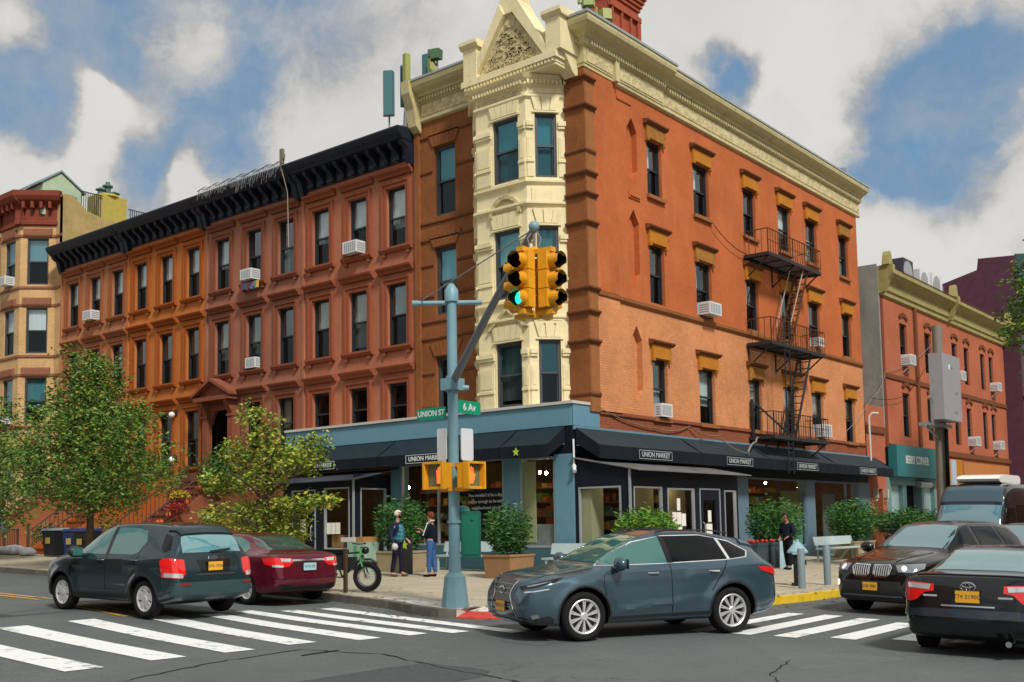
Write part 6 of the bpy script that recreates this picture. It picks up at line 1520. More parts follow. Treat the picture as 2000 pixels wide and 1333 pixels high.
mb = MB(); mb.box(PX-.16, PX+.16, PY-.16, PY+.16, 4.14, 4.36); mb.tube([J+Vector((.1, -.1, -.12)), J+Vector((.24, -.18, -.12))], .05, 8); put('arm_clamp', mb, M_pole, tp)
rt = Vector((cr.x, cr.y, 0)).normalized()
bl, br_ = Vector((PX, PY, 5.80))-rt*.62, Vector((PX, PY, 5.80))+rt*.58
mb = MB(); mb.tube([bl, br_], .045, 10); mb.tube([bl-rt*.12, bl], .055, 10); put('cross_bar', mb, M_pole, tp, smooth=True)
mb = MB(); mb.tube([bl+Vector((.05, 0, .05)), J.lerp(TIP, .97)+Vector((0, 0, .08))], .011, 5); put('guy_wire', mb, M_wire, tp)
mb = MB(); mb.ball(TIP+Vector((0, 0, .06)), .085, 10, 8); put('arm_cap', mb, M_pole, tp, smooth=True)
# hanging four way signal cluster
SCN = Vector((-12.86, -8.02, 0)); ZB, ZT = 4.81, 5.66
sg_ = thing('traffic_light', 'yellow four way traffic light cluster hanging from the mast arm, one green lit', 'traffic light', (SCN.x, SCN.y, ZB))
M_green = mat('green_signal_lamp', (.0, .5, .35), .3, emit=(.02, .75, .52), estr=1.3)
def sig_head(n, lit, off=.265):
    n = Vector(n); s = Vector((-n.y, n.x, 0)); c = SCN+n*off; H = (ZT-ZB)/3
    mb = MB()
    for k in range(3):
        z0 = ZB+k*H; P = lambda a, b, z: c+s*a+n*b+Vector((0, 0, z))
        mb.hexa([P(-.135, -.10, z0+.006), P(.135, -.10, z0+.006), P(.135, .06, z0+.006), P(-.135, .06, z0+.006), P(-.135, -.10, z0+H-.006), P(.135, -.10, z0+H-.006), P(.135, .06, z0+H-.006), P(-.135, .06, z0+H-.006)])
    o = put('signal_head', mb, M_sy, sg_)
    for k in range(3):
        zc = ZB+(k+.5)*H; ctr = c+n*.06+Vector((0, 0, zc))
        mb = MB(); N_ = 20
        for (r0, r1, l0, l1) in ((.115, .12, 0, .19),):
            for i in range(N_):
                a0, a1 = 2*math.pi*i/N_, 2*math.pi*(i+1)/N_
                ln = lambda a: .19 if math.sin(a) > -.5 else .12
                Q = lambda r, a, d: ctr+s*(r*math.cos(a))+Vector((0, 0, r*math.sin(a)))+n*d-Vector((0, 0, .04*d))
                mb.q(Q(.115, a0, 0), Q(.115, a1, 0), Q(.122, a1, ln(a1)), Q(.122, a0, ln(a0)))
        put('visor', mb, M_sy, o, fix=False)
        mb = MB(); Q2 = lambda r, a, d: ctr+s*(r*math.cos(a))+Vector((0, 0, r*math.sin(a)))+n*d
        for i in range(N_):
            a0, a1 = 2*math.pi*i/N_, 2*math.pi*(i+1)/N_; mb.q(Q2(.112, a0, .002), Q2(.112, a1, .002), Q2(.118, a1, .185 if math.sin(a1) > -.5 else .115), Q2(.118, a0, .185 if math.sin(a0) > -.5 else .115))
        put('visor_lining', mb, M_black, o, fix=False)
        mb = MB(); mb.q(*[Q2(.104, 2*math.pi*i/N_, .03) for i in range(N_)])
        put('signal_lens', mb, M_green if lit == k else mat('unlit_red_lens', (.035, .004, .004), .15) if k == 2 else mat('unlit_lens', (.008, .008, .006), .15), o, fix=False)
for n, lit in (((-1, 0, 0), 0), ((0, -1, 0), None), ((0, 1, 0), None), ((1, 0, 0), None)): sig_head(n, lit)
for z, pr_ in ((ZT+.03, [(.10, ZT+.02), (.12, ZT+.06), (.05, ZT+.12)]), (ZB-.06, [(.11, ZB-.12), (.09, ZB-.02)])):
    mb = MB()
    for d in ((1, 0), (0, 1)): mb.bar((SCN.x-d[0]*.36, SCN.y-d[1]*.36, z+.002*d[0]), (SCN.x+d[0]*.36, SCN.y+d[1]*.36, z+.002*d[0]), .12, .07)
    mb.lathe(pr_, (SCN.x, SCN.y, 0), 10); put('signal_bracket', mb, M_sy, sg_)
mb = MB(); mb.tube([(SCN.x, SCN.y, ZT+.1), TIP+Vector((0, 0, .02))], .025, 8)
for s in (-1, 1): mb.tube([TIP+rt*.02*s, TIP+rt*.10*s-Vector((0, 0, .12)), TIP+rt*.07*s-Vector((0, 0, .24)), (SCN.x+rt.x*.12*s, SCN.y+rt.y*.12*s, ZT+.08)], .012, 6)
put('hanger_cable', mb, M_wire, sg_, smooth=True)
# pedestrian signals
M_hand = mat('orange_hand_lamp', (.6, .1, .01), .4, emit=(1, .16, .03), estr=1.1)
def ped(n, label, lit):
    n = Vector(n); s = Vector((-n.y, n.x, 0)); c = Vector((PX, PY, 2.30))+n*.40
    o = thing('pedestrian_signal', label, 'pedestrian signal', (c.x, c.y, 2.30), group='pedestrian signals on the pole')
    P = lambda a, b, z: c+s*a+n*b+Vector((0, 0, z))
    mb = MB(); bx = lambda a0, a1, b0, b1, z0, z1: mb.hexa([P(a0, b0, z0), P(a1, b0, z0), P(a1, b1, z0), P(a0, b1, z0), P(a0, b0, z1), P(a1, b0, z1), P(a1, b1, z1), P(a0, b1, z1)])
    bx(-.23, .23, -.1, .06, 0, .46); bx(-.25, -.20, .06, .18, -.02, .48); bx(.20, .25, .06, .18, -.02, .48); bx(-.20, .20, .06, .18, .44, .48); bx(-.20, .20, .06, .12, -.02, .03); bx(-.06, .06, -.32, -.1, .40, .47); bx(-.06, .06, -.32, -.1, -.05, .02)
    put('signal_box', mb, M_sy, o)
    mb = MB(); bx(-.20, .20, .061, .066, .03, .44); put('signal_face', mb, mat('olive_signal_face', (.13, .15, .08), .4), o)
    hand = [(-.075, .10), (.03, .10), (.065, .17), (.09, .25), (.07, .26), (.045, .22), (.04, .35), (.02, .355), (.012, .26), (.0, .375), (-.02, .375), (-.022, .26), (-.035, .36), (-.055, .355), (-.05, .25), (-.065, .32), (-.085, .315), (-.08, .2)]
    mb = MB(); mb.prism([(a+.09 if n.x else a-.02, b) for a, b in hand], lambda a, b, t: P(a*1.1, t, .235+(b-.235)*1.15), .068, .072); put('hand_symbol', mb, M_hand, o)
ped((-1, 0, 0), 'yellow pedestrian signal with orange hand on the left of the pole', True)
ped((0, -1, 0), 'yellow pedestrian signal with orange hand on the right of the pole', True)
def board(name, label, cat, a, b, z0, z1, m, txt=None, size=.1, grp=None, edge=.0):
    """thin sign between plan points a and b"""
    a, b = Vector((*a, 0)), Vector((*b, 0)); u = (b-a).normalized(); n = Vector((u.y, -u.x, 0)); L = (b-a).length
    o = thing(name, label, cat, ((a.x+b.x)/2, (a.y+b.y)/2, z0), group=grp)
    P = lambda t, d, z: a+u*t+n*d+Vector((0, 0, z))
    mb = MB(); r = min(.03, L/6); mb.prism([(r, z0), (L-r, z0), (L, z0+r), (L, z1-r), (L-r, z1), (r, z1), (0, z1-r), (0, z0+r)], lambda t, z, d: P(t, d, z), -.012, .012)
    put('panel', mb, m, o)
    if txt:
        for k, t_ in enumerate(txt): text_mesh('lettering', t_[0], t_[1], lambda x, y, q: P(L/2+x+t_[2], .014+q, (z0+z1)/2+y), M_letter, o, depth=.002, bold=.004)
    return o
M_grn = mat('street_sign_green', (.0, .27, .145), .45, var=.05)
board('street_sign', 'green street name sign reading UNION ST on the left of the pole', 'street sign', (PX-.02, PY+.90), (PX-.02, PY+.16), 3.63, 3.85, M_grn, [('UNION ST', .15, 0)])
board('street_sign', 'green street name sign reading 6 AV on the right, a little higher', 'street sign', (PX+.10, PY-.02), (PX+.76, PY-.02), 3.72, 3.97, M_grn, [('6 Av', .19, 0)])
M_wsign = mat('blank_white_sign', (.62, .66, .70), .45, var=.05)
board('traffic_sign', 'blank white panel on the left side of the signal pole', 'sign', (PX-.16, PY+.25), (PX-.16, PY+.02), 2.82, 3.42, M_wsign, grp='white panels on the pole')
board('traffic_sign', 'blank white panel on the right side of the signal pole', 'sign', (PX+.03, PY-.17), (PX+.36, PY-.17), 2.82, 3.42, M_wsign, grp='white panels on the pole')
# green controller box hung on the pole
q = Vector((PX, PY, 0))+rt*.30+Vector((cf.x, cf.y, 0)).normalized()*.12
o = thing('signal_controller_box', 'green metal controller box with a teal dome hung on the signal pole', 'control box', (q.x, q.y, 1.05))
fw = Vector((cf.x, cf.y, 0)).normalized(); P = lambda a, b, z: q+rt*a+fw*b+Vector((0, 0, z))
mb = MB(); mb.prism([(-.18, 1.02), (.18, 1.02), (.19, 1.85), (.16, 1.88), (-.16, 1.88), (-.19, 1.85)], lambda a, z, t: P(a, t, z), -.13, .15); put('cabinet', mb, mat('dark_green_enamel', (.0, .105, .062), .4, var=.06), o)
mb = MB(); mb.prism([(-.15, 1.08), (.15, 1.08), (.15, 1.80), (-.15, 1.80)], lambda a, z, t: P(a, t, z), -.14, -.13); mb.ball(P(.03, -.145, 1.72), .03, 8, 6); put('cabinet_door', mb, mat('green_enamel', (.0, .14, .085), .35), o)
mb = MB(); mb.ball(P(-.13, .0, 1.87), .13, 14, 8, (1, 1, .9)); put('dome', mb, mat('teal_dome', (.03, .30, .27), .35), o, smooth=True)
# ------------------------------------------------------------------ fire escape
M_iron = mat('black_iron', (.018, .019, .021), .6, var=.2)
M_rust = mat('rusty_iron', (.10, .045, .022), .7, var=.25, vscale=12)
fe = thing('fire_escape', 'black iron fire escape with three balconies and ladders on the orange wall', 'fire escape', (11.2, -.5, 4.4))
def fbar(mb, a, b, w_=.035, h=None): mb.bar(FR.p(*a), FR.p(*b), w_, h)
def balcony(u0, u1, z, d=1.0, m=M_iron):
    mb = MB()
    for dd in (.06, d): mb.bar(FR.p(u0, dd, z), FR.p(u1, dd, z), .05, .12)
    for u in (u0, u1): mb.bar(FR.p(u, .06, z), FR.p(u, d, z), .05, .12)
    for i in range(9): mb.bar(FR.p(u0, .12+i*(d-.16)/8.5, z+.03), FR.p(u1, .12+i*(d-.16)/8.5, z+.03), .06, .02)
    for i in range(5):
        u = u0+.2+(u1-u0-.4)*i/4; mb.bar(FR.p(u, .06, z-.03), FR.p(u, d, z-.03), .04, .05)
    o = put('balcony', mb, M_iron, fe)
    mb = MB(); n = int((u1-u0)/.2)
    for i in range(n+1): fbar(mb, (u0+(u1-u0)*i/n, d, z), (u0+(u1-u0)*i/n, d, z+.92), .018 if i % 5 else .035)
    for u in (u0, u1):
        for dd in (.25, .5, .75): fbar(mb, (u, dd, z), (u, dd, z+.92), .018)
        fbar(mb, (u, .05, z+.92), (u, d, z+.92), .03)
    for zz in (.92, .5): fbar(mb, (u0, d, z+zz), (u1, d, z+zz), .03 if zz > .9 else .02)
    put('railing', mb, m, o)
    for u in (u0+.15, (u0+u1)/2, u1-.15):
        mb = MB(); fbar(mb, (u, .03, z-.75), (u, d-.05, z-.04), .045); fbar(mb, (u, .03, z-.75), (u, .03, z), .04); put('bracket', mb, M_iron, o)
balcony(9.9, 14.5, 11.22, m=M_rust); balcony(9.9, 14.6, 7.98, m=M_rust); balcony(9.85, 14.6, 4.58)
def stair(u0, z0, u1, z1, d, n, wd=.5, m=M_iron, name='stair'):
    mb = MB()
    for s in (0, wd): mb.bar(FR.p(u0, d+s, z0), FR.p(u1, d+s, z1), .04, .10)
    for i in range(n+1):
        t = i/n; mb.bar(FR.p(u0+(u1-u0)*t, d, z0+(z1-z0)*t), FR.p(u0+(u1-u0)*t, d+wd, z0+(z1-z0)*t), .10, .03)
    put(name, mb, m, fe)
stair(13.6, 11.2, 11.8, 8.0, .35, 12, m=M_rust)
mb = MB()
for s in (.32, .88): mb.bar(FR.p(13.6, s, 12.0), FR.p(11.8, s, 8.85), .03)
put('stair_rail', mb, mat('pale_rail', (.45, .36, .28), .7), fe)
stair(13.6, 7.95, 11.9, 4.62, .35, 12)
mb = MB()
for du in (0, .42): mb.bar(FR.p(11.0+du, .98, 9.2), FR.p(11.0+du, .98, 3.3), .035)
for i in range(19): mb.bar(FR.p(11.0, .98, 3.45+i*.31), FR.p(11.42, .98, 3.45+i*.31), .022)
put('drop_ladder', mb, M_iron, fe)
mb = MB(); mb.bar(FR.p(10.2, .1, 5.9), FR.p(11.6, .95, 4.6), .05); mb.bar(FR.p(10.0, .1, 4.6), FR.p(10.0, .1, 6.0), .09); put('counterweight_arm', mb, M_iron, fe)
# ------------------------------------------------------------------ window air conditioners
M_acw = mat('white_ac_case', (.66, .68, .69), .5, var=.05)
M_acg = mat('grey_ac_grille', (.30, .33, .34), .5)
def ac(F, u, z, label, wd=.62, h=.40, d0=-.12, d1=.42, grp='window air conditioners'):
    p = F.p(u, .1, z); t = thing('air_conditioner', label, 'air conditioner', p, group=grp)
    mb = MB(); F.box(mb, u-wd/2, u+wd/2, d0, d1, z, z+h); mb2 = MB()
    put('case', mb, M_acw, t)
    for i in range(6): F.box(mb2, u-wd/2+.05+i*(wd-.1)/6, u-wd/2+.05+(i+.6)*(wd-.1)/6, d1, d1+.008, z+.05, z+h-.05)
    put('grille', mb2, M_acg, t)
    mb = MB()
    for i in range(4): F.box(mb, u-wd/2-.006, u-wd/2, .02, d1-.05, z+.06+i*.08, z+.10+i*.08)
    put('side_louvre', mb, M_acg, t)
    return t
ac(FL, 9.80, 11.17, 'large white air conditioner in a top floor window of the rose row house', .7, .42)
t = ac(FL, 15.66, 11.17, 'white air conditioner above colourful trinkets in the plum row house top floor', .66, .4)
ac(FL, 27.25, 11.17, 'white air conditioner in the salmon row house top floor window', .68, .42)
ac(FL, 15.66, 7.77, 'white air conditioner on the middle floor of the plum row house', .6, .40, d1=.2)
ac(FR, 6.94, 8.62, 'white air conditioner in the orange wall window just above the belt course', .8, .42)
ac(FR, 3.9, 4.94, 'white air conditioner low in the window nearest the brown corner pier', .66, .42, d1=.22)
ac(FR, 16.0, 8.62, 'small white air conditioner behind the middle fire escape balcony', .55, .36, d1=.3)
ac(FR, 16.05, 4.94, 'white and grey air conditioner beside the lowest fire escape balcony', .75, .5, d1=.4)
F_, L_, _h = fl[0]
ac(fl[1][0], .95, 13.45, 'white air conditioner on the top floor bay of the tan house', .62, .42); ac(fl[1][0], .95, 6.8, 'white air conditioner on the lower bay window of the tan house', .5, .36)
for (u, z), lab in zip(((26.4, 8.95), (34.3, 8.95), (41.1, 8.95), (36.4, 5.53), (41.1, 5.53)), ('first upper window nearest the gap', 'third upper window', 'last upper window', 'fourth lower window', 'last lower window')):
    t = ac(FR, u, z, 'white air conditioner in the '+lab+' of the two storey building', .75, .5, d1=.45)
    mb = MB()
    for s in (-.25, .25): mb.bar(FR.p(u+s, .42, z), FR.p(u+s, .02, z-.35), .03)
    put('support_bracket', mb, M_acw, t)
mb = MB(); r_ = random.Random(5)
mats_ = [mat('trinket_%d' % i, c_, .6) for i, c_ in enumerate(((.6, .55, .5), (.08, .2, .5), (.6, .4, .05), (.5, .08, .05), (.05, .3, .3)))]
tr = thing('trinket_row', 'row of small colourful trinkets hanging under the plum house air conditioner', 'ornaments', FL.p(15.66, .3, 10.8))
for i in range(11):
    mb = MB(); u = 15.2+i*.095; FL.box(mb, u-.04, u+.04, .17, .25, 10.9-r_.uniform(.02, .12), 11.09); put('trinket', mb, mats_[r_.randrange(5)], tr)
# ------------------------------------------------------------------ roof equipment
M_ant = mat('teal_antenna_panel', (.045, .15, .165), .5); M_ant2 = mat('olive_antenna_panel', (.30, .33, .08), .5); M_met = mat('galvanised_steel', (.3, .31, .32), .45, metal=.4)
at_ = thing('antenna_cluster', 'cluster of teal and olive phone antennas on the row house roof beside the cream parapet', 'antenna', (1.0, 8.3, 15.0))
def panel(x, y, z0, z1, wd, m, a=200):
    mb = MB(); c_, s_ = math.cos(R(a)), math.sin(R(a)); n_ = Vector((c_, s_, 0)); u_ = Vector((-s_, c_, 0)); o = Vector((x, y, 0))
    q8 = [o+u_*i*wd/2+n_*j*.09+Vector((0, 0, z)) for z in (z0, z1) for i, j in ((-1, -1), (1, -1), (.75, 1), (-.75, 1))]; mb.hexa(q8)
    k = put('panel_antenna', mb, m, at_)
    mb = MB(); mb.tube([o-n_*.15+Vector((0, 0, 14.95)), o-n_*.15+Vector((0, 0, z1-.1))], .035, 8); put('antenna_mast', mb, M_met, k)
panel(1.0, 9.25, 16.35, 18.0, .42, M_ant, 215); panel(1.2, 8.7, 16.6, 18.1, .2, M_ant, 150); panel(1.0, 8.3, 16.75, 18.35, .26, M_ant2, 250); panel(1.4, 7.75, 16.9, 18.3, .3, M_ant, 190); panel(1.3, 7.35, 16.9, 18.0, .3, M_ant2, 240)
mb = MB(); 
for k in range(4): mb.tube([(1.0+.1*k, 8.6-.2*k, 14.95), (1.1, 8.5-.25*k, 16.6)], .03, 6)
mb.tube([(1.2, 8.9, 15.9), (1.2, 7.3, 15.9)], .04, 6)
for k in range(10): mb.tube([(1.0, 8.2-.05*k, 16.7-.02*k), (.95+.05*(k % 3), 8.1-.05*k, 15.9+.05*(k % 4)), (1.1, 8.3-.06*k, 15.0)], .018, 5)
put('antenna_frame', mb, M_met, at_)
def dish(name, label, p, base, m, a):
    t = thing(name, label, 'antenna', base)
    mb = MB(); mb.tube([base, p], .035, 8); put('mast', mb, M_met, t)
    n_ = Vector((math.cos(R(a)), math.sin(R(a)), .1)).normalized(); u_ = n_.cross(Vector((0, 0, 1))).normalized(); v_ = u_.cross(n_); o = Vector(p)
    mb = MB(); mb.hexa([o+n_*j+u_*i*.22+v_*k*.18 for k in (-1, 1) for i, j in ((-1, 0), (1, 0), (.7, .22), (-.7, .22))]); put('antenna_head', mb, m, t)
    mb = MB(); mb.bar(o-v_*.35, o+v_*.1+u_*.3, .05); mb.bar(o+u_*.3, o+u_*.3+v_*.3, .07); put('antenna_bracket', mb, m, t)
dish('roof_antenna', 'small dark green antenna on a thin mast left of the pediment', (1.0, 6.85, 17.85), (1.0, 6.7, 16.0), mat('dark_green_antenna', (.06, .12, .06), .5), 200)
dish('roof_antenna', 'lime green antenna on a mast left of the brick chimney', (2.1, 1.2, 18.3), (2.15, 1.2, 15.9), mat('lime_antenna', (.27, .33, .09), .5), 215)
dish('roof_antenna', 'olive antenna box right in front of the brick chimney', (3.05, 1.2, 18.2), (3.0, 1.2, 15.9), M_ant2, 235)
dish('roof_antenna', 'tiny grey antenna at the far right end of the cream cornice', (20.3, .3, 17.0), (20.3, .3, 16.0), mat('grey_antenna', (.12, .16, .2), .5), 215)
def condenser(x, y, z, w_, d_, h, label, m=M_acw):
    t = thing('roof_condenser', label, 'condenser', (x, y, 12.4), group='condensers on the two storey roof')
    mb = MB(); mb.box(x-w_/2, x+w_/2, y-d_/2, y+d_/2, z, z+h); put('case', mb, m, t)
    mb = MB(); mb.lathe([(.42*h, -.02), (.42*h, .03)], (x-.1*w_, y-d_/2-.03, z+h*.5), 18, 'y'); put('fan_grille', mb, M_acg, t)
    mb = MB()
    for a in (-1, 1):
        for b in (-1, 1): mb.bar((x+a*w_*.42, y+b*d_*.4, 12.4), (x+a*w_*.42, y+b*d_*.4, z), .07)
    put('stand', mb, M_met, t)
condenser(35.2, 2.0, 14.1, 1.7, .7, 1.3, 'pale grey roof condenser, left of the pair'); condenser(37.3, 2.0, 14.2, 1.8, .7, 1.35, 'pale grey roof condenser, right of the pair')
condenser(39.8, 3.2, 14.0, 3.6, 1.2, 1.7, 'long dark grey roof unit behind the pale condensers', mat('dark_grey_case', (.10, .115, .12), .6))
condenser(33.3, 2.4, 14.2, 1.5, 1.0, 1.55, 'dark upright roof unit left of the pale condensers', mat('blue_black_case', (.03, .035, .05), .6))
# ------------------------------------------------------------------ utility pole with grey cabinet
ut = thing('utility_pole', 'weathered utility pole with a big grey cabinet behind the dark van', 'utility pole', (8.5, -7.2, gs(8, -7)))
mb = MB(); mb.tube([(8.22, -7.2, 0), (8.5, -7.2, 7.55)], [.19, .15], 12); put('shaft', mb, mat('weathered_wood_pole', (.21, .19, .155), .85, var=.2, vscale=6, stretch=(4, 4, .4)), ut, smooth=True)
mb = MB(); mb.box(7.05, 8.75, -7.75, -7.36, 4.52, 6.5); put('cabinet', mb, mat('pale_grey_cabinet', (.30, .295, .31), .55, var=.05), ut)
mb = MB(); mb.box(7.0, 8.82, -7.42, -7.0, 4.36, 4.46); mb.bar((7.0, -7.2, 4.36), (8.3, -7.2, 4.0), .06); mb.bar((7.0, -7.4, 4.46), (7.0, -7.4, 5.3), .05); mb.bar((6.95, -7.4, 5.2), (7.1, -7.4, 5.0), .08); put('cabinet_bracket', mb, M_met, ut)
mb = MB()
for z, u in ((6.1, 7.9), (5.35, 8.3), (4.75, 8.2)): mb.box(u-.12, u+.12, -7.76, -7.75, z, z+.06)
put('cabinet_vent', mb, M_met, ut)
mb = MB(); mb.box(7.62, 7.78, -7.757, -7.75, 6.05, 6.2); put('cabinet_sticker', mb, M_letter, ut)
mb = MB(); mb.tube([(8.05, -7.42, 0), (8.2, -7.42, 4.3)], .06, 8); put('conduit', mb, M_black, ut)
mb = MB(); mb.box(8.0, 8.42, -7.60, -7.56, .6, 3.35); put('banner', mb, mat('pale_blue_banner', (.45, .53, .62), .6), ut)
# ------------------------------------------------------------------ cables
def cable(label, pts, sag=.3, r=.014, m=M_wire):
    P = []
    for a, b in zip(pts, pts[1:]):
        a, b = Vector(a), Vector(b); n = 12
        for i in range(n): P.append(a.lerp(b, i/n)-Vector((0, 0, sag*4*(i/n)*(1-i/n))))
    P.append(Vector(pts[-1])); mb = MB(); mb.tube(P, r, 5); tag(put('cable', mb, m, smooth=True), label, 'cable')
cable('thin black cable sagging from the orange wall to the utility pole', [(7.5, -.15, 11.9), (9.9, -.15, 11.3)], .15, .014, M_black)
cable('pale cable running from the fire escape across to the grey cabinet', [(15, -1.0, 4.7), (21.5, -.2, 7.0), (23.6, -.1, 8.4), (30, -.2, 10.4)], .25, .012)
cable('dark cable crossing the two storey facade above the teal sign', [(21.3, -.15, 7.0), (25.5, -.25, 7.4), (30.2, -.1, 9.8)], .15, .012, M_black)
cable('loose brown cable drooping along the brick strip over the awning', [(.3, -.06, 5.0), (3.5, -.08, 4.55), (5.5, -.08, 4.75), (7.0, -.3, 4.5), (8.0, -.95, 3.9)], .12, .02, mat('brown_cable', (.2, .14, .09), .7))
cable('pale conduit bending from the awning to the fire escape', [(8.0, -.9, 3.95), (9.0, -.7, 4.35), (9.85, -.4, 4.55)], -.1, .03, M_met)
mb = MB(); mb.tube([(20.9, -.25, 4.0), (20.9, -.25, 6.1), (20.95, -.35, 6.25), (21.2, -.55, 6.25)], .045, 8); tag(put('vent_pipe', mb, mat('white_pipe', (.6, .58, .54), .5), smooth=True), 'white bent vent pipe standing at the right end of the awnings', 'pipe')
mb = MB(); mb.tube([(-.86, 13.02, 15.5), (-.86, 13.0, 14.9), (-.5, 13.05, 14.0), (-.32, 13.2, 12.0)], .018, 5); tag(put('hanging_rope', mb, mat('pale_rope', (.4, .38, .34), .8), smooth=True), 'pale rope hanging from the cornice over the plum house window', 'rope')
mb = MB(); mb.box(-.92, -.80, 12.85, 12.99, 14.95, 15.5); mb.box(-.9, -.82, 12.78, 12.86, 15.1, 15.3); tag(put('roof_post', mb, mat('grey_wood_post', (.2, .18, .14), .8)), 'short grey post standing on the navy cornice above the rope', 'post')
mb = MB(); r_ = random.Random(8)
for i in range(110):
    u = 12.95+5.2*i/110; z = 15.02-.1*r_.random(); l = r_.uniform(.12, .42)*(1.3 if 13.2 < u < 15.6 else .8)
    mb.tube([(-.87, u, z+.03), (-.90-.03*r_.random(), u+.03, z-l)], .008, 4)
for k in range(3): mb.tube([(-.88, 12.95+5.2*i/24, 15.02+.05*math.sin(i*1.7+k)+.02*k) for i in range(25)], .012, 4)
for k in range(2): mb.tube([(-.9, 13.4+3*i/12, 14.86-.22*math.sin(math.pi*i/12)) for i in range(13)], .014, 4)
tag(put('icicle_lights', mb, mat('grey_icicle_lights', (.15, .155, .165), .6), fix=False), 'tangled grey icicle light string along the navy cornice of the plum house', 'string lights')
# ------------------------------------------------------------------ planting
def leafset(name, cols):
    return [mat('%s_%d' % (name, i), c, .55, var=.25, vscale=3, spec=.35) for i, c in enumerate(cols)]
L_dark = leafset('tree_leaf', [(.048, .115, .018), (.085, .185, .026), (.13, .23, .03), (.21, .27, .04), (.32, .27, .045)])
L_yel = leafset('lime_leaf', [(.13, .22, .028), (.22, .30, .035), (.33, .36, .04), (.45, .42, .05), (.07, .14, .022)])
L_bush = leafset('bamboo_leaf', [(.028, .10, .020), (.045, .155, .028), (.08, .21, .04), (.015, .06, .014), (.15, .21, .05)])
L_fresh = leafset('grass_leaf', [(.06, .18, .015), (.10, .26, .02), (.17, .32, .03), (.03, .10, .012), (.25, .30, .06)])
M_bark = mat('grey_brown_bark', (.10, .07, .048), .9, var=.25, vscale=9, bump=.5, bscale=20)
def leaf(mb, r, p, s, up=.3, k=.5):
    a = r.uniform(0, 6.283); t = Vector((math.cos(a), math.sin(a), r.uniform(-.9, .5)+up-.3)).normalized()
    b = Vector((r.gauss(0, 1), r.gauss(0, 1), r.gauss(0, 1.2))); w_ = t.cross(b).normalized()*s*k; q = p+t*s
    mb.q(p, p+t*s*.5+w_*.5, q, p+t*s*.5-w_*.5)
def crown(mb, r, clumps, n, size, wts, drop=.0):
    """clumps: centre, radius, weight; leaves gather on twigs inside every clump"""
    tot = sum(c[2] for c in clumps)
    for c, rad, wt in clumps:
        k = int(n*wt/tot/7)
        for _ in range(k):
            d = Vector((r.gauss(0, 1), r.gauss(0, 1), r.gauss(0, 1))).normalized()*(r.random()**.45)
            tw = c+Vector((d.x*rad[0], d.y*rad[1], d.z*rad[2])); sh = r.choices(range(5), wts)[0]
            for _ in range(7):
                mb.cur = sh if r.random() < .7 else r.choices(range(5), wts)[0]
                leaf(mb, r, tw+Vector((r.gauss(0, .09), r.gauss(0, .09), r.gauss(0, .07)-drop*r.random())), size*r.uniform(.6, 1.25))
def tree(label, base, limbs, clumps, n, size, leaves, wts, seed, trunk_r=.13, group=None, drop=0.0):
    r = random.Random(seed); t = thing('street_tree', label, 'tree', base, group=group); B = Vector(base)
    mb = MB()
    for pts, r0, r1 in limbs:
        k = len(pts); mb.tube([B+Vector(p) for p in pts], [r0+(r1-r0)*i/(k-1) for i in range(k)], 8)
    put('trunk', mb, M_bark, t, smooth=True)
    mb = MB(); crown(mb, r, [(B+Vector(c), q, w_) for c, q, w_ in clumps], n, size, wts, drop); put('crown', mb, leaves, t, fix=False)
    return t
def rclumps(seed, shape, n, jit=.3):
    """clumps filling a lobed profile: shape gives (z, radius)"""
    r = random.Random(seed); o = []; f = curve(shape); z0, z1 = shape[0][0], shape[-1][0]
    for i in range(n):
        z = z0+(z1-z0)*((i+.5)/n); rad = f(z); a = i*2.4+r.uniform(-.4, .4); d = rad*(.25+.65*r.random())
        s = .34*rad+.28+jit*r.random(); o.append(((d*math.cos(a), d*math.sin(a), z+r.uniform(-.2, .2)), (s, s, s*.62), s*s))
    return o
def limbset(seed, h, spread, n, z0=1.6, r0=.13):
    r = random.Random(seed); L = [([(0, 0, -.1), (.03, .02, h*.35), (-.04, .03, h*.7), (0, 0, h)], r0, .03)]
    for i in range(n):
        a = i*2.4; z = z0+(h-z0)*.75*i/n; l = spread*(1-.5*i/n)
        L.append(([(0, 0, z), (.45*l*math.cos(a), .45*l*math.sin(a), z+.35*l), (l*math.cos(a), l*math.sin(a), z+.6*l)], .05, .012))
    return L
tree('large dark green street tree in front of the orange and salmon row houses', (-8.3, 12.7, gs(-8, 12.5)), limbset(1, 6.3, 2.3, 12), rclumps(3, [(1.9, 1.6), (2.4, 2.3), (3.2, 2.45), (4.2, 2.2), (5.0, 1.5), (5.9, .8), (6.5, .3)], 50), 27000, .125, L_dark, (5, 6, 5, 2.6, 1.0), 11, .15)
tree('dark green street tree cut off by the left edge of the photo', (-8.3, 20.1, gs(-8, 20.1)), limbset(2, 5, 2.4, 9), rclumps(5, [(1.3, 1.4), (2.3, 2.1), (3.6, 2.1), (4.8, 1.5), (5.6, .5)], 34), 13000, .13, L_dark, (6, 6, 4, 1.5, .4), 12)
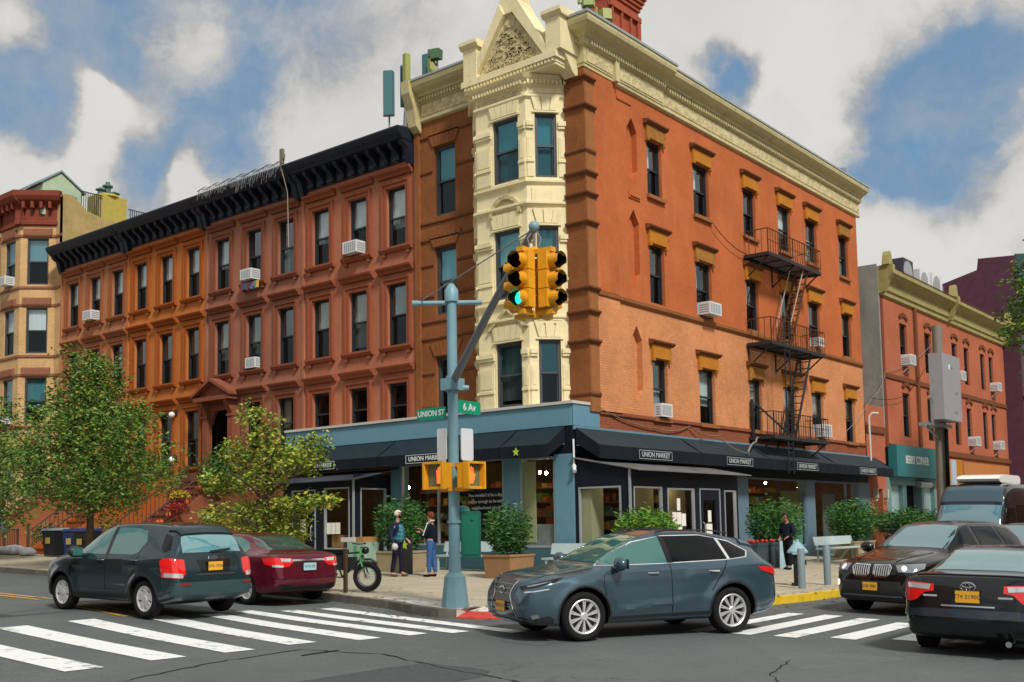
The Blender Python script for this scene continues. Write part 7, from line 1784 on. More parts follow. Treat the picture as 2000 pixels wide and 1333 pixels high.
Yc = [((0, .2, 3.9), (.55, .5, .55), .5), ((-.1, .6, 4.3), (.3, .3, .35), .2), ((0, .9, 3.3), (.7, .7, .45), .8), ((.1, -.6, 3.2), (.7, .75, .45), .9), ((-.1, -1.5, 2.95), (.6, .65, .35), .7), ((0, -1.9, 3.35), (.35, .4, .3), .3), ((.1, 1.6, 2.6), (.6, .7, .4), .7), ((0, .2, 2.6), (.7, .8, .5), 1.0),
      ((0, 1.0, 1.7), (.8, .9, .5), 1.1), ((.1, -.5, 1.65), (.7, .8, .45), 1.0), ((-.2, -1.5, 1.95), (.35, .75, .2), .55), ((-.2, -2.3, 1.98), (.25, .55, .14), .35), ((0, 2.2, 1.6), (.6, .6, .4), .5), ((.1, .3, 1.15), (.7, .9, .35), .8), ((-.1, -1.0, 1.15), (.5, .5, .3), .4), ((0, 2.4, 2.6), (.4, .4, .3), .3)]
tree('yellow green young street tree with loose horizontal branches before the shopfront', (-8.3, 4.2, gs(-8, 4.2)), limbset(3, 3.9, 1.7, 9, .9, .08)+[([(0, 0, 1.5), (-.1, -1.2, 1.9), (-.2, -2.6, 2.0)], .04, .01), ([(0, 0, 2.4), (0, -1.0, 2.9), (0, -1.9, 3.3)], .035, .01)], Yc, 10500, .125, L_yel, (3, 5, 4, 2.2, 3), 13, drop=.05)
tree('bright green tree reaching into the right edge of the photo', (23.6, -7.9, gs(24, -8)), limbset(4, 11.5, 2.6, 12, 5), rclumps(7, [(7.4, 1.2), (8.4, 2.4), (9.6, 2.6), (11.2, 2.3), (12.8, 1.6), (13.6, .6)], 40), 14000, .2, L_fresh, (3, 5, 3, 3, .6), 14, .2)
def bush(mb, r, c, h, rad, n, leaves, size=.13, lean=.9, wts=(5, 5, 3, 3, .6)):
    for i in range(int(n*2.3)):
        a = r.uniform(0, 6.283); q = r.random()**.55; tip = Vector((math.cos(a)*rad*q*lean, math.sin(a)*rad*q*lean, h*(.55+.5*r.random()*(1-.45*q))))
        st_ = Vector((math.cos(a)*rad*q*.4, math.sin(a)*rad*q*.4, 0)); m_ = 11; sh = r.choices(range(5), wts)[0]
        for k in range(m_):
            t = .12+.88*(k+r.random())/m_; p = Vector(c)+st_.lerp(tip, t)+Vector((math.cos(a), math.sin(a), 0))*rad*.28*math.sin(math.pi*t)*q
            mb.cur = sh if r.random() < .6 else r.choices(range(5), wts)[0]; leaf(mb, r, p, size*r.uniform(.7, 1.3), .55, .22)
def potted(label, x, y, box, h, rad, n, leaves, planter_m, seed, size=.15, grp='potted shrubs along the shopfront', z=None, wts=(5, 5, 3, 3, .6)):
    g0 = gs(x, y) if z is None else z; t = thing('potted_shrub', label, 'potted plant', (x, y, g0), group=grp); w_, d_, hh = box; mb = MB()
    mb.hexa([(x-w_*.46, y-d_*.46, g0), (x+w_*.46, y-d_*.46, g0), (x+w_*.46, y+d_*.46, g0), (x-w_*.46, y+d_*.46, g0), (x-w_/2, y-d_/2, g0+hh), (x+w_/2, y-d_/2, g0+hh), (x+w_/2, y+d_/2, g0+hh), (x-w_/2, y+d_/2, g0+hh)])
    mb.box(x-w_/2-.02, x+w_/2+.02, y-d_/2-.02, y+d_/2+.02, g0+hh-.05, g0+hh+.01); p = put('planter', mb, planter_m, t)
    mb = MB(); mb.box(x-w_/2+.03, x+w_/2-.03, y-d_/2+.03, y+d_/2-.03, g0+hh+.012, g0+hh+.02); put('soil', mb, mat('soil', (.03, .02, .012), .95), p)
    mb = MB(); r = random.Random(seed); bush(mb, r, (x, y, g0+hh-.05), h, rad, n, leaves, size, wts=wts); put('foliage', mb, leaves, t, fix=False)
M_wbox = mat('weathered_wood_planter', (.30, .17, .085), .8, var=.2, vscale=9, stretch=(5, 5, .5), bump=.3)
M_sbox = mat('sand_planter', (.34, .27, .17), .8, var=.12, vscale=4)
M_kbox = mat('black_planter', (.02, .02, .022), .6)
potted('dark green shrub in a square wooden planter right of the signal pole', -3.5, .28, (1.02, .9, .62), 1.5, .62, 150, L_bush, M_wbox, 21)
potted('tall shrub in a sand planter behind the man in plaid', -3.3, 4.45, (.95, 1.15, .6), 1.8, .78, 170, L_bush, M_sbox, 22, wts=(5, 6, 4, 2, .4))
potted('bright grassy shrub in front of the right vestibule, behind the blue crossover', -1.25, -2.6, (1.5, .7, .75), 1.25, .85, 200, L_fresh, M_kbox, 23, .17, wts=(4, 5, 3, 3, 1.5))
potted('shrub in a black planter beside the man in dark clothes', 8.1, -1.75, (1.4, .9, .5), 1.95, .95, 190, L_bush, M_kbox, 24, .17, wts=(4, 6, 5, 2, 1))
potted('shrub in a pale planter behind the white bench', 14.7, -1.8, (2.0, .9, .62), 1.85, 1.0, 190, L_bush, M_sbox, 25, .18, wts=(4, 6, 5, 2, 1))
potted('low shrub at the far end of the awnings near the infill doorway', 20.9, -1.7, (3.0, .9, .75), 1.3, 1.5, 220, L_bush, M_kbox, 26, .2, wts=(4, 6, 4, 3, .6))
# ------------------------------------------------------------------ street furniture
M_bench = mat('pale_teal_bench', (.42, .52, .53), .5, var=.06)
def bench(label, x, y, L, rz, legs=True):
    t = thing('bench', label, 'bench', (x, y, gs(x, y)), R(rz), group='pale benches along the shopfront')
    mb = MB(); mb.box(-L/2, L/2, -.22, .22, .42, .47); put('seat', mb, M_bench, t, local=True)
    mb = MB(); mb.hexa([(-L/2, .22, .56), (L/2, .22, .56), (L/2, .25, .56), (-L/2, .25, .56), (-L/2, .29, .86), (L/2, .29, .86), (L/2, .32, .86), (-L/2, .32, .86)]); put('backrest', mb, M_bench, t, local=True)
    for s in (-1, 1):
        mb = MB(); a = s*(L/2-.15); mb.bar((a, -.18, 0), (a, -.18, .42), .05); mb.bar((a, .2, 0), (a, .2, .42), .05); mb.bar((a, .2, .42), (a, .3, .8), .04); mb.bar((a, -.18, .40), (a, .2, .40), .04); put('leg', mb, M_bench, t, local=True)
bench('pale teal bench just left of and behind the signal pole', -1.75, 3.1, 2.7, -90); bench('pale teal bench at the corner behind the blue crossover', -1.45, .05, 1.15, -90); bench('pale teal bench on the avenue behind the grey bollards', 12.2, -2.3, 3.4, 0)
def post(name, label, cat, x, y, h, r_, m, cap=None, grp=None):
    z = gs(x, y); t = thing(name, label, cat, (x, y, z), group=grp); mb = MB(); mb.lathe([(r_, -.05), (r_, h-.03), (r_*.85, h)], (x, y, z), 14); put('post', mb, m, t, smooth=True)
    if cap: mb = MB(); mb.lathe(cap, (x, y, z), 14); put('cap', mb, m, t, smooth=True)
M_boll = mat('grey_blue_bollard', (.19, .25, .28), .45, var=.06)
post('bollard', 'grey blue bollard left of the hydrant at the yellow kerb', 'bollard', -1.96, -7.17, .92, .085, M_boll, grp='grey bollards'); post('bollard', 'grey blue bollard right of the hydrant at the yellow kerb', 'bollard', -.44, -7.14, .95, .085, M_boll, grp='grey bollards')
hx, hy = -1.15, -6.72; hz_ = gs(hx, hy); t = thing('fire_hydrant', 'black fire hydrant with a pale blue cone top between the bollards', 'hydrant', (hx, hy, hz_))
mb = MB(); mb.lathe([(.17, 0), (.17, .06), (.11, .08), (.11, .5), (.15, .52), (.15, .6), (.13, .62), (.13, .74)], (hx, hy, hz_), 14)
for a in (200, 290, 20): d = Vector((math.cos(R(a)), math.sin(R(a)), 0)); mb.tube([Vector((hx, hy, hz_+.55)), Vector((hx, hy, hz_+.55))+d*.2], .06, 8)
put('barrel', mb, mat('black_hydrant_paint', (.012, .013, .016), .4), t, smooth=True)
mb = MB(); mb.lathe([(.25, .78), (.25, .82), (.1, 1.0), (.05, 1.04), (.04, 1.1)], (hx, hy, hz_), 14); put('bonnet', mb, mat('pale_blue_bonnet', (.25, .42, .48), .45), t, smooth=True)
bx, by = -3.97, 5.35; bz = gs(bx, by); t = thing('litter_bin', 'pale green litter bin stuffed with cardboard beside the left vestibule', 'litter bin', (bx, by, bz))
mb = MB(); mb.hexa([(bx-.27, by-.3, bz), (bx+.27, by-.3, bz), (bx+.27, by+.3, bz), (bx-.27, by+.3, bz), (bx-.3, by-.36, bz+.85), (bx+.3, by-.36, bz+.85), (bx+.3, by+.36, bz+.85), (bx-.3, by+.36, bz+.85)]); put('bin_body', mb, mat('mint_bin', (.30, .45, .36), .5, var=.12, vscale=3), t)
mb = MB(); mb.box(bx-.28, bx+.28, by-.32, by+.0, bz+.84, bz+1.0); put('cardboard', mb, mat('cardboard', (.40, .21, .08), .8), t); mb = MB(); mb.box(bx-.3, bx+.26, by+.02, by+.62, bz+.86, bz+.99); put('white_bag', mb, mat('white_bag', (.6, .58, .55), .6), t)
mb = MB(); mb.prism([(by-.08, bz+.15), (by+.08, bz+.15), (by+.05, bz+.75), (by-.05, bz+.75)], lambda y, z, q: (q, y, z), bx-.315, bx-.305); put('green_decal', mb, mat('green_decal', (.06, .33, .13), .5), t)
kx, ky = -3.5, 5.9
mb = MB(); mb.box(-4.02, -3.94, 3.38, 3.84, gs(-4, 3.6), gs(-4, 3.6)+1.02); t = tag(put('star_sign_board', mb, M_kbox), 'black board with a lime star beside the man in plaid', 'sign board')
mb = MB(); mb.prism([(3.61+a*1.1, gs(-3, 3.6)+.80+b*1.1) for a, b in st], lambda y, z, q: (q, y, z), -4.03, -4.021); put('star_emblem', mb, M_star, t)
# produce crates and board near the man in dark clothes
M_crate = mat('dark_teal_crate', (.03, .055, .065), .6, var=.15)
for i, (x, y) in enumerate(((5.0, -2.5), (5.9, -2.5), (6.7, -2.45))):
    z = gs(x, y); t = thing('produce_crate', ('dark crate of red fruit left of its row behind the blue crossover', 'middle dark crate of fruit in the row before the dark shrub', 'dark crate nearest the man in dark clothes')[i], 'crate', (x, y, z), group='produce crates')
    mb = MB(); mb.box(x-.38, x+.38, y-.3, y+.3, z, z+.75); mb.box(x-.4, x+.4, y-.32, y+.32, z+.70, z+.78); put('crate', mb, M_crate, t)
    mb = MB(); r_ = random.Random(i)
    for k in range(7): mb.ball((x-.25+.35*r_.random(), y-.2+.3*r_.random(), z+.81+.03*r_.random()), .055, 8, 6)
    put('fruit', mb, mat(('red_fruit', 'red_fruit', 'dark_produce')[i], ((.5, .02, .015), (.5, .02, .015), (.06, .05, .03))[i], .45), t, smooth=True)
x, y = 5.75, -3.35; z = gs(x, y); t = thing('sidewalk_board', 'pale blue pavement board at the feet of the man in dark clothes', 'board', (x, y, z))
mb = MB(); mb.hexa([(x-.1, y+.32, z), (x+.5, y-.15, z), (x+.52, y-.12, z), (x-.08, y+.35, z), (x-.02, y+.34, z+.85), (x+.46, y-.03, z+.85), (x+.48, y-.01, z+.85), (x, y+.36, z+.85)]); put('board_panel', mb, mat('pale_blue_board', (.30, .45, .52), .5, var=.25, vscale=5), t)
# ------------------------------------------------------------------ bicycles
def bike(name, label, x, y, deg, fat=False, col=None, z=None):
    t = thing(name, label, 'bicycle', (x, y, gs(x, y) if z is None else z), R(deg)); Rw = .335 if fat else .33; tr_ = .058 if fat else .018; wb = .54
    M_f = col
    for s in (1, -1):
        cx = s*wb; mb = MB(); n = 28
        pts = [(cx+(Rw-tr_)*math.cos(2*math.pi*i/n), 0, Rw+(Rw-tr_)*math.sin(2*math.pi*i/n)) for i in range(n+1)]; mb.tube(pts, tr_, 8, False)
        wv = put('wheel', mb, M_tyre, t, smooth=True, local=True)
        mb = MB(); rr = Rw-tr_*2; mb.lathe([(rr, -.03 if fat else -.012), (rr, .03 if fat else .012), (rr-.03, .02), (rr-.03, -.02)], (cx, 0, Rw), 28, 'y', cap=False)
        for k in range(14 if fat else 10): a = k*2*math.pi/(14 if fat else 10); mb.bar((cx, .02*(-1)**k, Rw), (cx+rr*math.cos(a), 0, Rw+rr*math.sin(a)), .006)
        mb.lathe([(.05, -.05), (.05, .05)], (cx, 0, Rw), 10, 'y'); put('rim', mb, mat('silver_rim', (.55, .57, .58), .35, metal=.6), wv, local=True)
    mb = MB(); T_ = lambda a, b, r_=.02: mb.tube([a, b], r_, 8)
    bb, seat, head = (-.05, 0, .32), (-.22, 0, .82), (.40, 0, .86)
    T_(bb, seat); T_(bb, (.38, 0, .70), .028); T_(seat, head, .02)
    for s in (-1, 1): T_((bb[0], s*.03, bb[2]), (-wb, s*.07, Rw), .012); T_((seat[0], s*.02, seat[2]-.08), (-wb, s*.07, Rw), .01)
    put('frame', mb, M_blackp if fat else M_f, t, smooth=True, local=True)
    mb = MB()
    for s in (-1, 1): mb.tube([(.41, s*.075, .78), (wb, s*.085, Rw)], .018, 8)
    mb.tube([(.38, 0, .70), (.41, 0, .98)], .022, 8); mb.bar((.41, -.08, .78), (.41, .08, .78), .04); put('fork', mb, M_blackp if fat else M_f, t, smooth=True, local=True)
    if fat: mb = MB(); mb.tube([(.37, 0, .66), (.405, 0, .95)], .034, 8); mb.tube([(.40, .07, .80), (.46, .08, .55)], .024, 8); mb.tube([(.40, -.07, .80), (.46, -.08, .55)], .024, 8); put('head_tube', mb, M_f, t, smooth=True, local=True)
    mb = MB(); mb.tube([(.34, -.33, 1.06), (.42, -.2, 1.04), (.42, .2, 1.04), (.34, .33, 1.06)], .014, 8); put('handlebar', mb, M_blackp, t, smooth=True, local=True)
    mb = MB(); L_s = .34 if fat else .14; mb.hexa([(-.22-L_s, -.09, .86), (-.22+L_s*.9, -.06, .86), (-.22+L_s*.9, .06, .86), (-.22-L_s, .09, .86), (-.22-L_s, -.08, .93), (-.22+L_s*.9, -.05, .92), (-.22+L_s*.9, .05, .92), (-.22-L_s, .08, .93)]); put('saddle', mb, M_black, t, local=True)
    if fat:
        mb = MB(); mb.ball((.50, 0, .90), .085, 12, 8); put('headlight', mb, M_gloss, t, smooth=True, local=True)
        mb = MB(); mb.box(-.2, .28, -.07, .07, .48, .76); put('battery_box', mb, M_blackp, t, local=True)
        for s in (-1, 1): mb = MB(); mb.ball((-.55, s*.2, .72), .2, 12, 8, (1.0, .55, .95)); put('pannier', mb, mat('blue_black_pannier', (.018, .028, .04), .6), t, smooth=True, local=True)
        mb = MB(); mb.tube([(.48, 0, Rw+.37), (.62, 0, Rw+.37), (.78, 0, Rw+.28)], .03, 6); put('mudguard', mb, M_blackp, t, local=True)
bike('electric_bike', 'fat tyred electric bike with a lime green fork behind the burgundy sedan', -9.5, .0, -66, True, mat('lime_green_fork', (.10, .42, .13), .4))
bike('bicycle', 'dark bicycle leaning by the pale planter', 17.2, -2.4, 20, False, mat('dark_blue_frame', (.02, .03, .06), .4)); bike('bicycle', 'black bicycle parked closest to the low shrub', 18.6, -2.6, 12, False, M_blackp)
mb = MB(); mb.box(-9.62, -9.55, -.17, -.1, gs(-9.6, -.13)-.05, gs(-9.6, -.13)+.95); tag(put('sign_post', mb, mat('rusty_post', (.07, .045, .03), .8)), 'short rusty post beside the electric bike', 'post')
# ------------------------------------------------------------------ front yards of the row
M_pk = mat('pumpkin_orange', (.62, .115, .012), .5, var=.12, vscale=12)
stz = lambda d: 3.3-(3.3-gs(-4, 17.7))*max(0, min(1, (d-.9)/3.4))
for i, (d, u) in enumerate(((1.35, 17.15), (2.1, 17.12), (2.65, 17.1), (3.1, 17.08), (3.75, 17.1))):
    z = stz(d-.15)+.0; s = (.17, .2, .17, .21, .2)[i]
    t = thing('pumpkin', ('topmost orange pumpkin on the plum house stoop', 'second pumpkin from the top of the stoop', 'small pumpkin in the middle of the stoop', 'large pumpkin low on the stoop', 'lowest pumpkin at the foot of the stoop')[i], 'pumpkin', (-d, u, z), group='pumpkins on the stoop steps')
    mb = MB(); n, m_ = 24, 8; base = len(mb.v)
    for k in range(m_+1):
        a = math.pi*k/m_
        for j in range(n):
            b = 2*math.pi*j/n; rr = s*(1-.08*abs(math.sin(4*b))**.5*math.sin(a)); mb.v.append((-d+rr*1.1*math.sin(a)*math.cos(b), u+rr*1.1*math.sin(a)*math.sin(b), z+s*.82+rr*.82*math.cos(a)))
    for k in range(m_):
        for j in range(n): mb.f.append((k*n+j, (k+1)*n+j, (k+1)*n+(j+1) % n, k*n+(j+1) % n)); mb.mi.append(0)
    put('pumpkin_body', mb, M_pk, t, smooth=True)
    mb = MB(); mb.tube([(-d, u, z+s*1.55), (-d+.02, u, z+s*1.95)], [.03, .02], 6); put('stem', mb, mat('pumpkin_stem', (.12, .11, .04), .8), t)
def flower(label, x, y, z, rad, cols, seed, n=420, pot=True):
    t = thing('flower_pot', label, 'flower pot', (x, y, z), group='flower pots at the stoop'); mb = MB(); mb.lathe([(.13, 0), (.17, .28)], (x, y, z), 12); put('pot', mb, mat('dark_red_pot', (.16, .03, .02), .7), t)
    r = random.Random(seed); mb = MB()
    for i in range(n):
        d = Vector((r.gauss(0, 1), r.gauss(0, 1), abs(r.gauss(0, 1)))).normalized()*rad; mb.cur = r.choice((0, 0, 0, 1, 2)); leaf(mb, r, Vector((x, y, z+.26))+Vector((d.x, d.y, d.z*.75)), .09)
    put('blooms', mb, [mat('bloom_%d_%d' % (seed, i), c_, .6) for i, c_ in enumerate(cols)], t, fix=False)
flower('round yellow chrysanthemum pot beside the stoop', -2.6, 16.55, 2.55, .34, ((.60, .42, .02), (.45, .30, .02), (.08, .13, .02)), 31)
flower('red flower pot under the yellow chrysanthemum', -2.95, 16.35, 2.1, .34, ((.45, .02, .02), (.3, .02, .02), (.05, .10, .02)), 32)
flower('small yellow flower pot at the railing of the orange house', -4.2, 18.9, 1.4, .28, ((.5, .36, .02), (.4, .28, .02), (.08, .13, .02)), 33, 260)
def shrub(label, c, h, rad, n, leaves, seed, size=.12, wts=(5, 5, 3, 3, .6)):
    t = thing('garden_shrub', label, 'shrub', c, group='front yard shrubs'); mb = MB(); r = random.Random(seed); crown(mb, r, [(Vector(c)+Vector((0, 0, h*.5)), (rad, rad, h*.5), 1)], n, size, wts); put('foliage', mb, leaves, t, fix=False)
    mb = MB(); mb.tube([c, Vector(c)+Vector((0, 0, h*.5))], [.05, .02], 6); put('stem', mb, M_bark, t)
shrub('dark evergreen shrub beside the arched doorway', (-1.1, 16.3, 3.0), 1.7, .75, 1800, L_bush, 41, .13)
shrub('brown dried vine under the tall window of the orange house', (-.55, 19.8, 2.7), 1.1, .6, 700, leafset('dry_vine', [(.12, .05, .025), (.09, .04, .02), (.16, .07, .03), (.06, .03, .02), (.08, .08, .03)]), 42, .11)
shrub('low green shrub in the yard of the salmon house', (-3.4, 24.6, 1.0), 1.0, .8, 1100, L_dark, 43, .13)
shrub('small green shrub in front of the orange house railing', (-3.6, 19.6, 1.0), 1.2, .6, 900, L_bush, 44, .12)
def wheelie(label, x, y, m, ml):
    z = gs(x, y); t = thing('wheelie_bin', label, 'bin', (x, y, z), R(8), group='bins in the front yards')
    mb = MB(); mb.hexa([(-.25, -.28, .05), (.25, -.28, .05), (.25, .28, .05), (-.25, .28, .05), (-.32, -.34, .98), (.32, -.34, .98), (.32, .34, .98), (-.32, .34, .98)]); put('bin_body', mb, m, t, local=True)
    mb = MB(); mb.hexa([(-.35, -.37, .98), (.36, -.37, .98), (.36, .37, .98), (-.35, .37, .98), (-.3, -.33, 1.06), (.34, -.33, 1.08), (.34, .33, 1.08), (-.3, .33, 1.06)]); put('lid', mb, ml, t, local=True)
    mb = MB(); mb.box(-.335, -.32, -.14, .12, .5, .72); put('sticker', mb, mat('bin_sticker', (.45, .33, .08), .6), t, local=True)
M_bb = mat('black_bin_plastic', (.012, .014, .018), .5); M_bbl = mat('blue_bin_plastic', (.012, .03, .12), .5)
wheelie('black wheelie bin with a yellow sticker by the salmon house', -5.0, 21.0, M_bb, mat('grey_lid', (.25, .3, .32), .5)); wheelie('blue lidded wheelie bin next to the black one', -5.0, 19.5, M_bbl, M_bbl); wheelie('second blue lidded bin, right of the other blue one', -5.0, 18.75, M_bb, M_bbl)
def bag(label, x, y, s, seed):
    z = gs(x, y); r = random.Random(seed); mb = MB(); n, m_ = 14, 9
    for k in range(m_+1):
        a = math.pi*k/m_
        for j in range(n):
            b = 2*math.pi*j/n; rr = s*(1+.22*math.sin(3*b+seed)*math.sin(a)+r.uniform(-.12, .12)); mb.v.append((x+rr*math.sin(a)*math.cos(b), y+rr*1.2*math.sin(a)*math.sin(b), max(z, z+s*.45+rr*.6*math.cos(a))))
    for k in range(m_):
        for j in range(n): mb.f.append((k*n+j, (k+1)*n+j, (k+1)*n+(j+1) % n, k*n+(j+1) % n)); mb.mi.append(0)
    tag(put('rubbish_bag', mb, mat('white_plastic_bag', (.62, .65, .68), .35), smooth=True, angle=None), label, 'bag', 'white rubbish bags')
bag('white rubbish bag left of its pile by the far stoop', -5.2, 24.6, .3, 1); bag('white rubbish bag in the middle of the pile', -5.2, 23.8, .36, 2); bag('white rubbish bag lying closest to the black bin', -5.3, 22.6, .3, 3)
t = thing('furled_cover', 'grey white striped cover folded over something at the left edge', 'cover', (-6.2, 23.6, gs(-6, 23))); mb = MB(); z0 = gs(-6, 23)
mb.lathe([(.75, .9), (.7, 1.25), (.45, 1.6), (.15, 1.95), (.02, 2.0)], (-6.2, 23.9, z0), 14); put('fabric', mb, mat('striped_cover', (.30, .32, .37), .7, var=.5, vscale=8, stretch=(3, 3, .3)), t, smooth=True)
mb = MB(); mb.bar((-6.2, 23.9, z0), (-6.2, 23.9, z0+.95), .5); put('stand', mb, M_bb, t)
M_fen = mat('black_iron_fence', (.02, .018, .018), .6)
for i, (y0, y1) in enumerate(((13.0, 16.6), (18.9, 22.2), (24.7, 28.0))):
    t = thing('iron_fence', ('low black iron fence before the plum row house', 'low black iron fence before the orange row house', 'low black iron fence before the salmon row house')[i], 'fence', (-4.6, (y0+y1)/2, gs(-4.6, (y0+y1)/2)), group='yard fences'); mb = MB(); n = int((y1-y0)/.14)
    for k in range(n+1): y = y0+(y1-y0)*k/n; g0 = gs(-4.6, y); mb.bar((-4.6, y, g0-.03), (-4.6, y, g0+1.0), .02 if k % 8 else .05)
    for zz in (.12, .95): mb.bar((-4.6, y0, gs(-4.6, y0)+zz), (-4.6, y1, gs(-4.6, y1)+zz), .035)
    put('rails', mb, M_fen, t)
# ------------------------------------------------------------------ people
def skin(name, chains, m, parent, sub=2):
    """one continuous skinned surface: chains share named joints; each node is (key, (x, y, z), radius)"""
    V, Rr, idx, E = [], [], {}, []
    for ch in chains:
        prev = None
        for nd in ch:
            k = nd if isinstance(nd, str) else nd[0]
            if not isinstance(nd, str) and k not in idx: idx[k] = len(V); V.append(nd[1]); Rr.append(nd[2])
            i = idx[k]
            if prev is not None: E.append((prev, i))
            prev = i
    me = bpy.data.meshes.new(name); me.from_pydata(V, E, []); o = bpy.data.objects.new(name, me); COL.objects.link(o)
    md = o.modifiers.new('skin', 'SKIN'); md.use_smooth_shade = True
    for i, sv in enumerate(me.skin_vertices[0].data):
        rr = Rr[i]; sv.radius = rr if isinstance(rr, tuple) else (rr, rr); sv.use_root = (i == 0)
    s2 = o.modifiers.new('sub', 'SUBSURF'); s2.levels = sub; s2.render_levels = sub
    dg = bpy.context.evaluated_depsgraph_get(); m2 = bpy.data.meshes.new_from_object(o.evaluated_get(dg)); o.modifiers.clear(); o.data = m2; m2.name = name
    m2.materials.clear(); m2.materials.append(m); m2.polygons.foreach_set('use_smooth', [True]*len(m2.polygons)); o.parent = parent
    return o
def hand(pre, w, d, up, s=1.0):
    """palm and five bent fingers leaving the wrist w along d"""
    d = Vector(d).normalized(); up = Vector(up); sd_ = d.cross(up).normalized(); up = sd_.cross(d); w = Vector(w); ch = []
    palm = w+d*.06*s
    ch.append([pre+'wr', (pre+'pa', tuple(palm), .022*s)])
    for i, (o_, l) in enumerate(((-.03, .062), (-.011, .074), (.010, .070), (.029, .055))):
        a = palm+sd_*o_*s+d*.02*s; b = a+d*l*.5*s-up*.012*s; c = b+d*l*.4*s-up*.03*s
        ch.append([pre+'pa', (pre+'a%d' % i, tuple(a), .0105*s), (pre+'b%d' % i, tuple(b), .009*s), (pre+'c%d' % i, tuple(c), .007*s)])
    a = w+d*.03*s-sd_*.035*s; b = a+d*.03*s-sd_*.022*s-up*.01*s; ch.append([pre+'pa', (pre+'t0', tuple(a), .011*s), (pre+'t1', tuple(b), .008*s)])
    return ch
def person(label, x, y, deg, H, skinc, arms, top_m, leg_m, shoe_m, hair_m, hair='short', stride=.10, mask=None, jacket_len=.80, turn=0.0, nod=0.0, wide=1.0, sleeve_m=None):
    """stands facing local +x; arms: (elbow, wrist) per side in local metres for a 1.75 m figure"""
    z = gs(x, y); t = thing('person', label, 'person', (x, y, z), R(deg)); k = H/1.75; S = lambda *p: tuple(a*k for a in p)
    t['category'] = 'person'
    hd = Vector((.03+nod*.06, 0, 1.60-nod*.02)); hk = lambda dx, dz: (hd.x+dx, 0, hd.z+dz)
    ch = [[('pel', S(0, 0, .95), .115*k), ('sp', S(-.01, 0, 1.12), .115*k), ('che', S(0, 0, 1.30), .13*k), ('nk', S(0, 0, 1.45), .055*k), ('nk2', S(.015+nod*.03, 0, 1.52), .052*k), ('jaw', S(*hk(.012, -.02)), .068*k), ('hd', S(*hk(.0, .06)), .088*k), ('crn', S(*hk(-.005, .125)), .06*k)]]
    ch.append(['jaw', ('nose', S(*hk(.088, .025)), .015*k)]); ch.append(['jaw', ('chin', S(*hk(.062, -.045)), .026*k)])
    for s in (1, -1): ch.append(['hd', ('ear%d' % s, S(hd.x-.005, s*.088, hd.z+.03), .014*k)])
    for s in (1, -1):
        e, w = arms[0 if s == 1 else 1]; n = 'L' if s == 1 else 'R'
        ch.append(['che', (n+'sh', S(0, s*.17*wide, 1.385), .056*k), (n+'el', S(*e), .043*k), (n+'wr', S(*w), .028*k)])
        d = Vector(w)-Vector(e); ch += [[(q if isinstance(q, str) else (q[0], q[1], q[2])) for q in c_] for c_ in hand(n, S(*w), d, (0, 0, 1) if abs(d.normalized().z) < .9 else (1, 0, 0), k)]
        f = stride*s
        ch.append(['pel', (n+'hip', S(0, s*.09, .90), .088*k), (n+'kn', S(f*.5+.015, s*.10, .50), .058*k), (n+'an', S(f-.02, s*.105, .09), .040*k), (n+'to', S(f+.13, s*.115, .035), .032*k)])
    body = skin('body', ch, skinc, t)
    # clothing, each garment its own surface a little outside the body
    j = [[('pel', S(0, 0, jacket_len+.06), (.155*k*wide, .17*k)), ('sp', S(-.01, 0, 1.10), (.145*k*wide, .16*k)), ('che', S(0, 0, 1.30), (.15*k*wide, .165*k)), ('nk', S(.0, 0, 1.455), .078*k), ('col', S(.01, 0, 1.49), .07*k)]]
    sl = []
    for s in (1, -1):
        e, w = arms[0 if s == 1 else 1]; e2 = tuple(a+(b-a)*.93 for a, b in zip(e, w)); n = 'L' if s == 1 else 'R'
        j.append(['che', (n+'sh', S(0, s*.185*wide, 1.375), .078*k), (n+'el', S(*e), .064*k), (n+'wr', S(*e2), .045*k)])
    jk = skin('jacket', j, top_m, t)
    tr = [[('pel', S(0, 0, .93), (.142*k, .155*k)), ('hem', S(0, 0, 1.06), (.14*k, .15*k))]]
    for s in (1, -1):
        f = stride*s; n = 'L' if s == 1 else 'R'; tr.append(['pel', (n+'hip', S(0, s*.095, .84), .102*k), (n+'kn', S(f*.5+.012, s*.102, .50), .076*k), (n+'an', S(f-.02, s*.106, .10), .060*k)])
    skin('trousers', tr, leg_m, t)
    for s in (1, -1):
        f = stride*s; n = 'L'; skin('shoe', [[('h', S(f-.05, s*.107, .045), (.045*k, .045*k)), ('m', S(f+.05, s*.11, .045), (.046*k, .042*k)), ('t', S(f+.16, s*.116, .035), (.038*k, .03*k))]], shoe_m, t)
    if hair_m:
        mb = MB(); n, m_ = 18, 10; c0 = Vector(S(hd.x-.012, 0, hd.z+.065)); rr = .106*k
        for q in range(m_+1):
            a = math.pi*(.02+.60*q/m_) if hair == 'short' else math.pi*(.02+.74*q/m_)
            for w_ in range(n):
                b = 2*math.pi*w_/n; front = max(0, math.cos(b)); aa = min(a, math.pi*(.36 if front > .45 else 1)); r2 = rr*(1+.05*math.sin(5*b+q)); mb.v.append((c0.x+r2*1.04*math.sin(aa)*math.cos(b), r2*.93*math.sin(aa)*math.sin(b), c0.z+r2*1.0*math.cos(aa)))
        for q in range(m_):
            for w_ in range(n): mb.f.append((q*n+w_, (q+1)*n+w_, (q+1)*n+(w_+1) % n, q*n+(w_+1) % n)); mb.mi.append(0)
        put('hair', mb, hair_m, t, smooth=True, local=True, angle=None)
    mb = MB()
    for s in (1, -1): mb.ball(S(hd.x+.074, s*.032, hd.z+.045), .011*k, 8, 6)
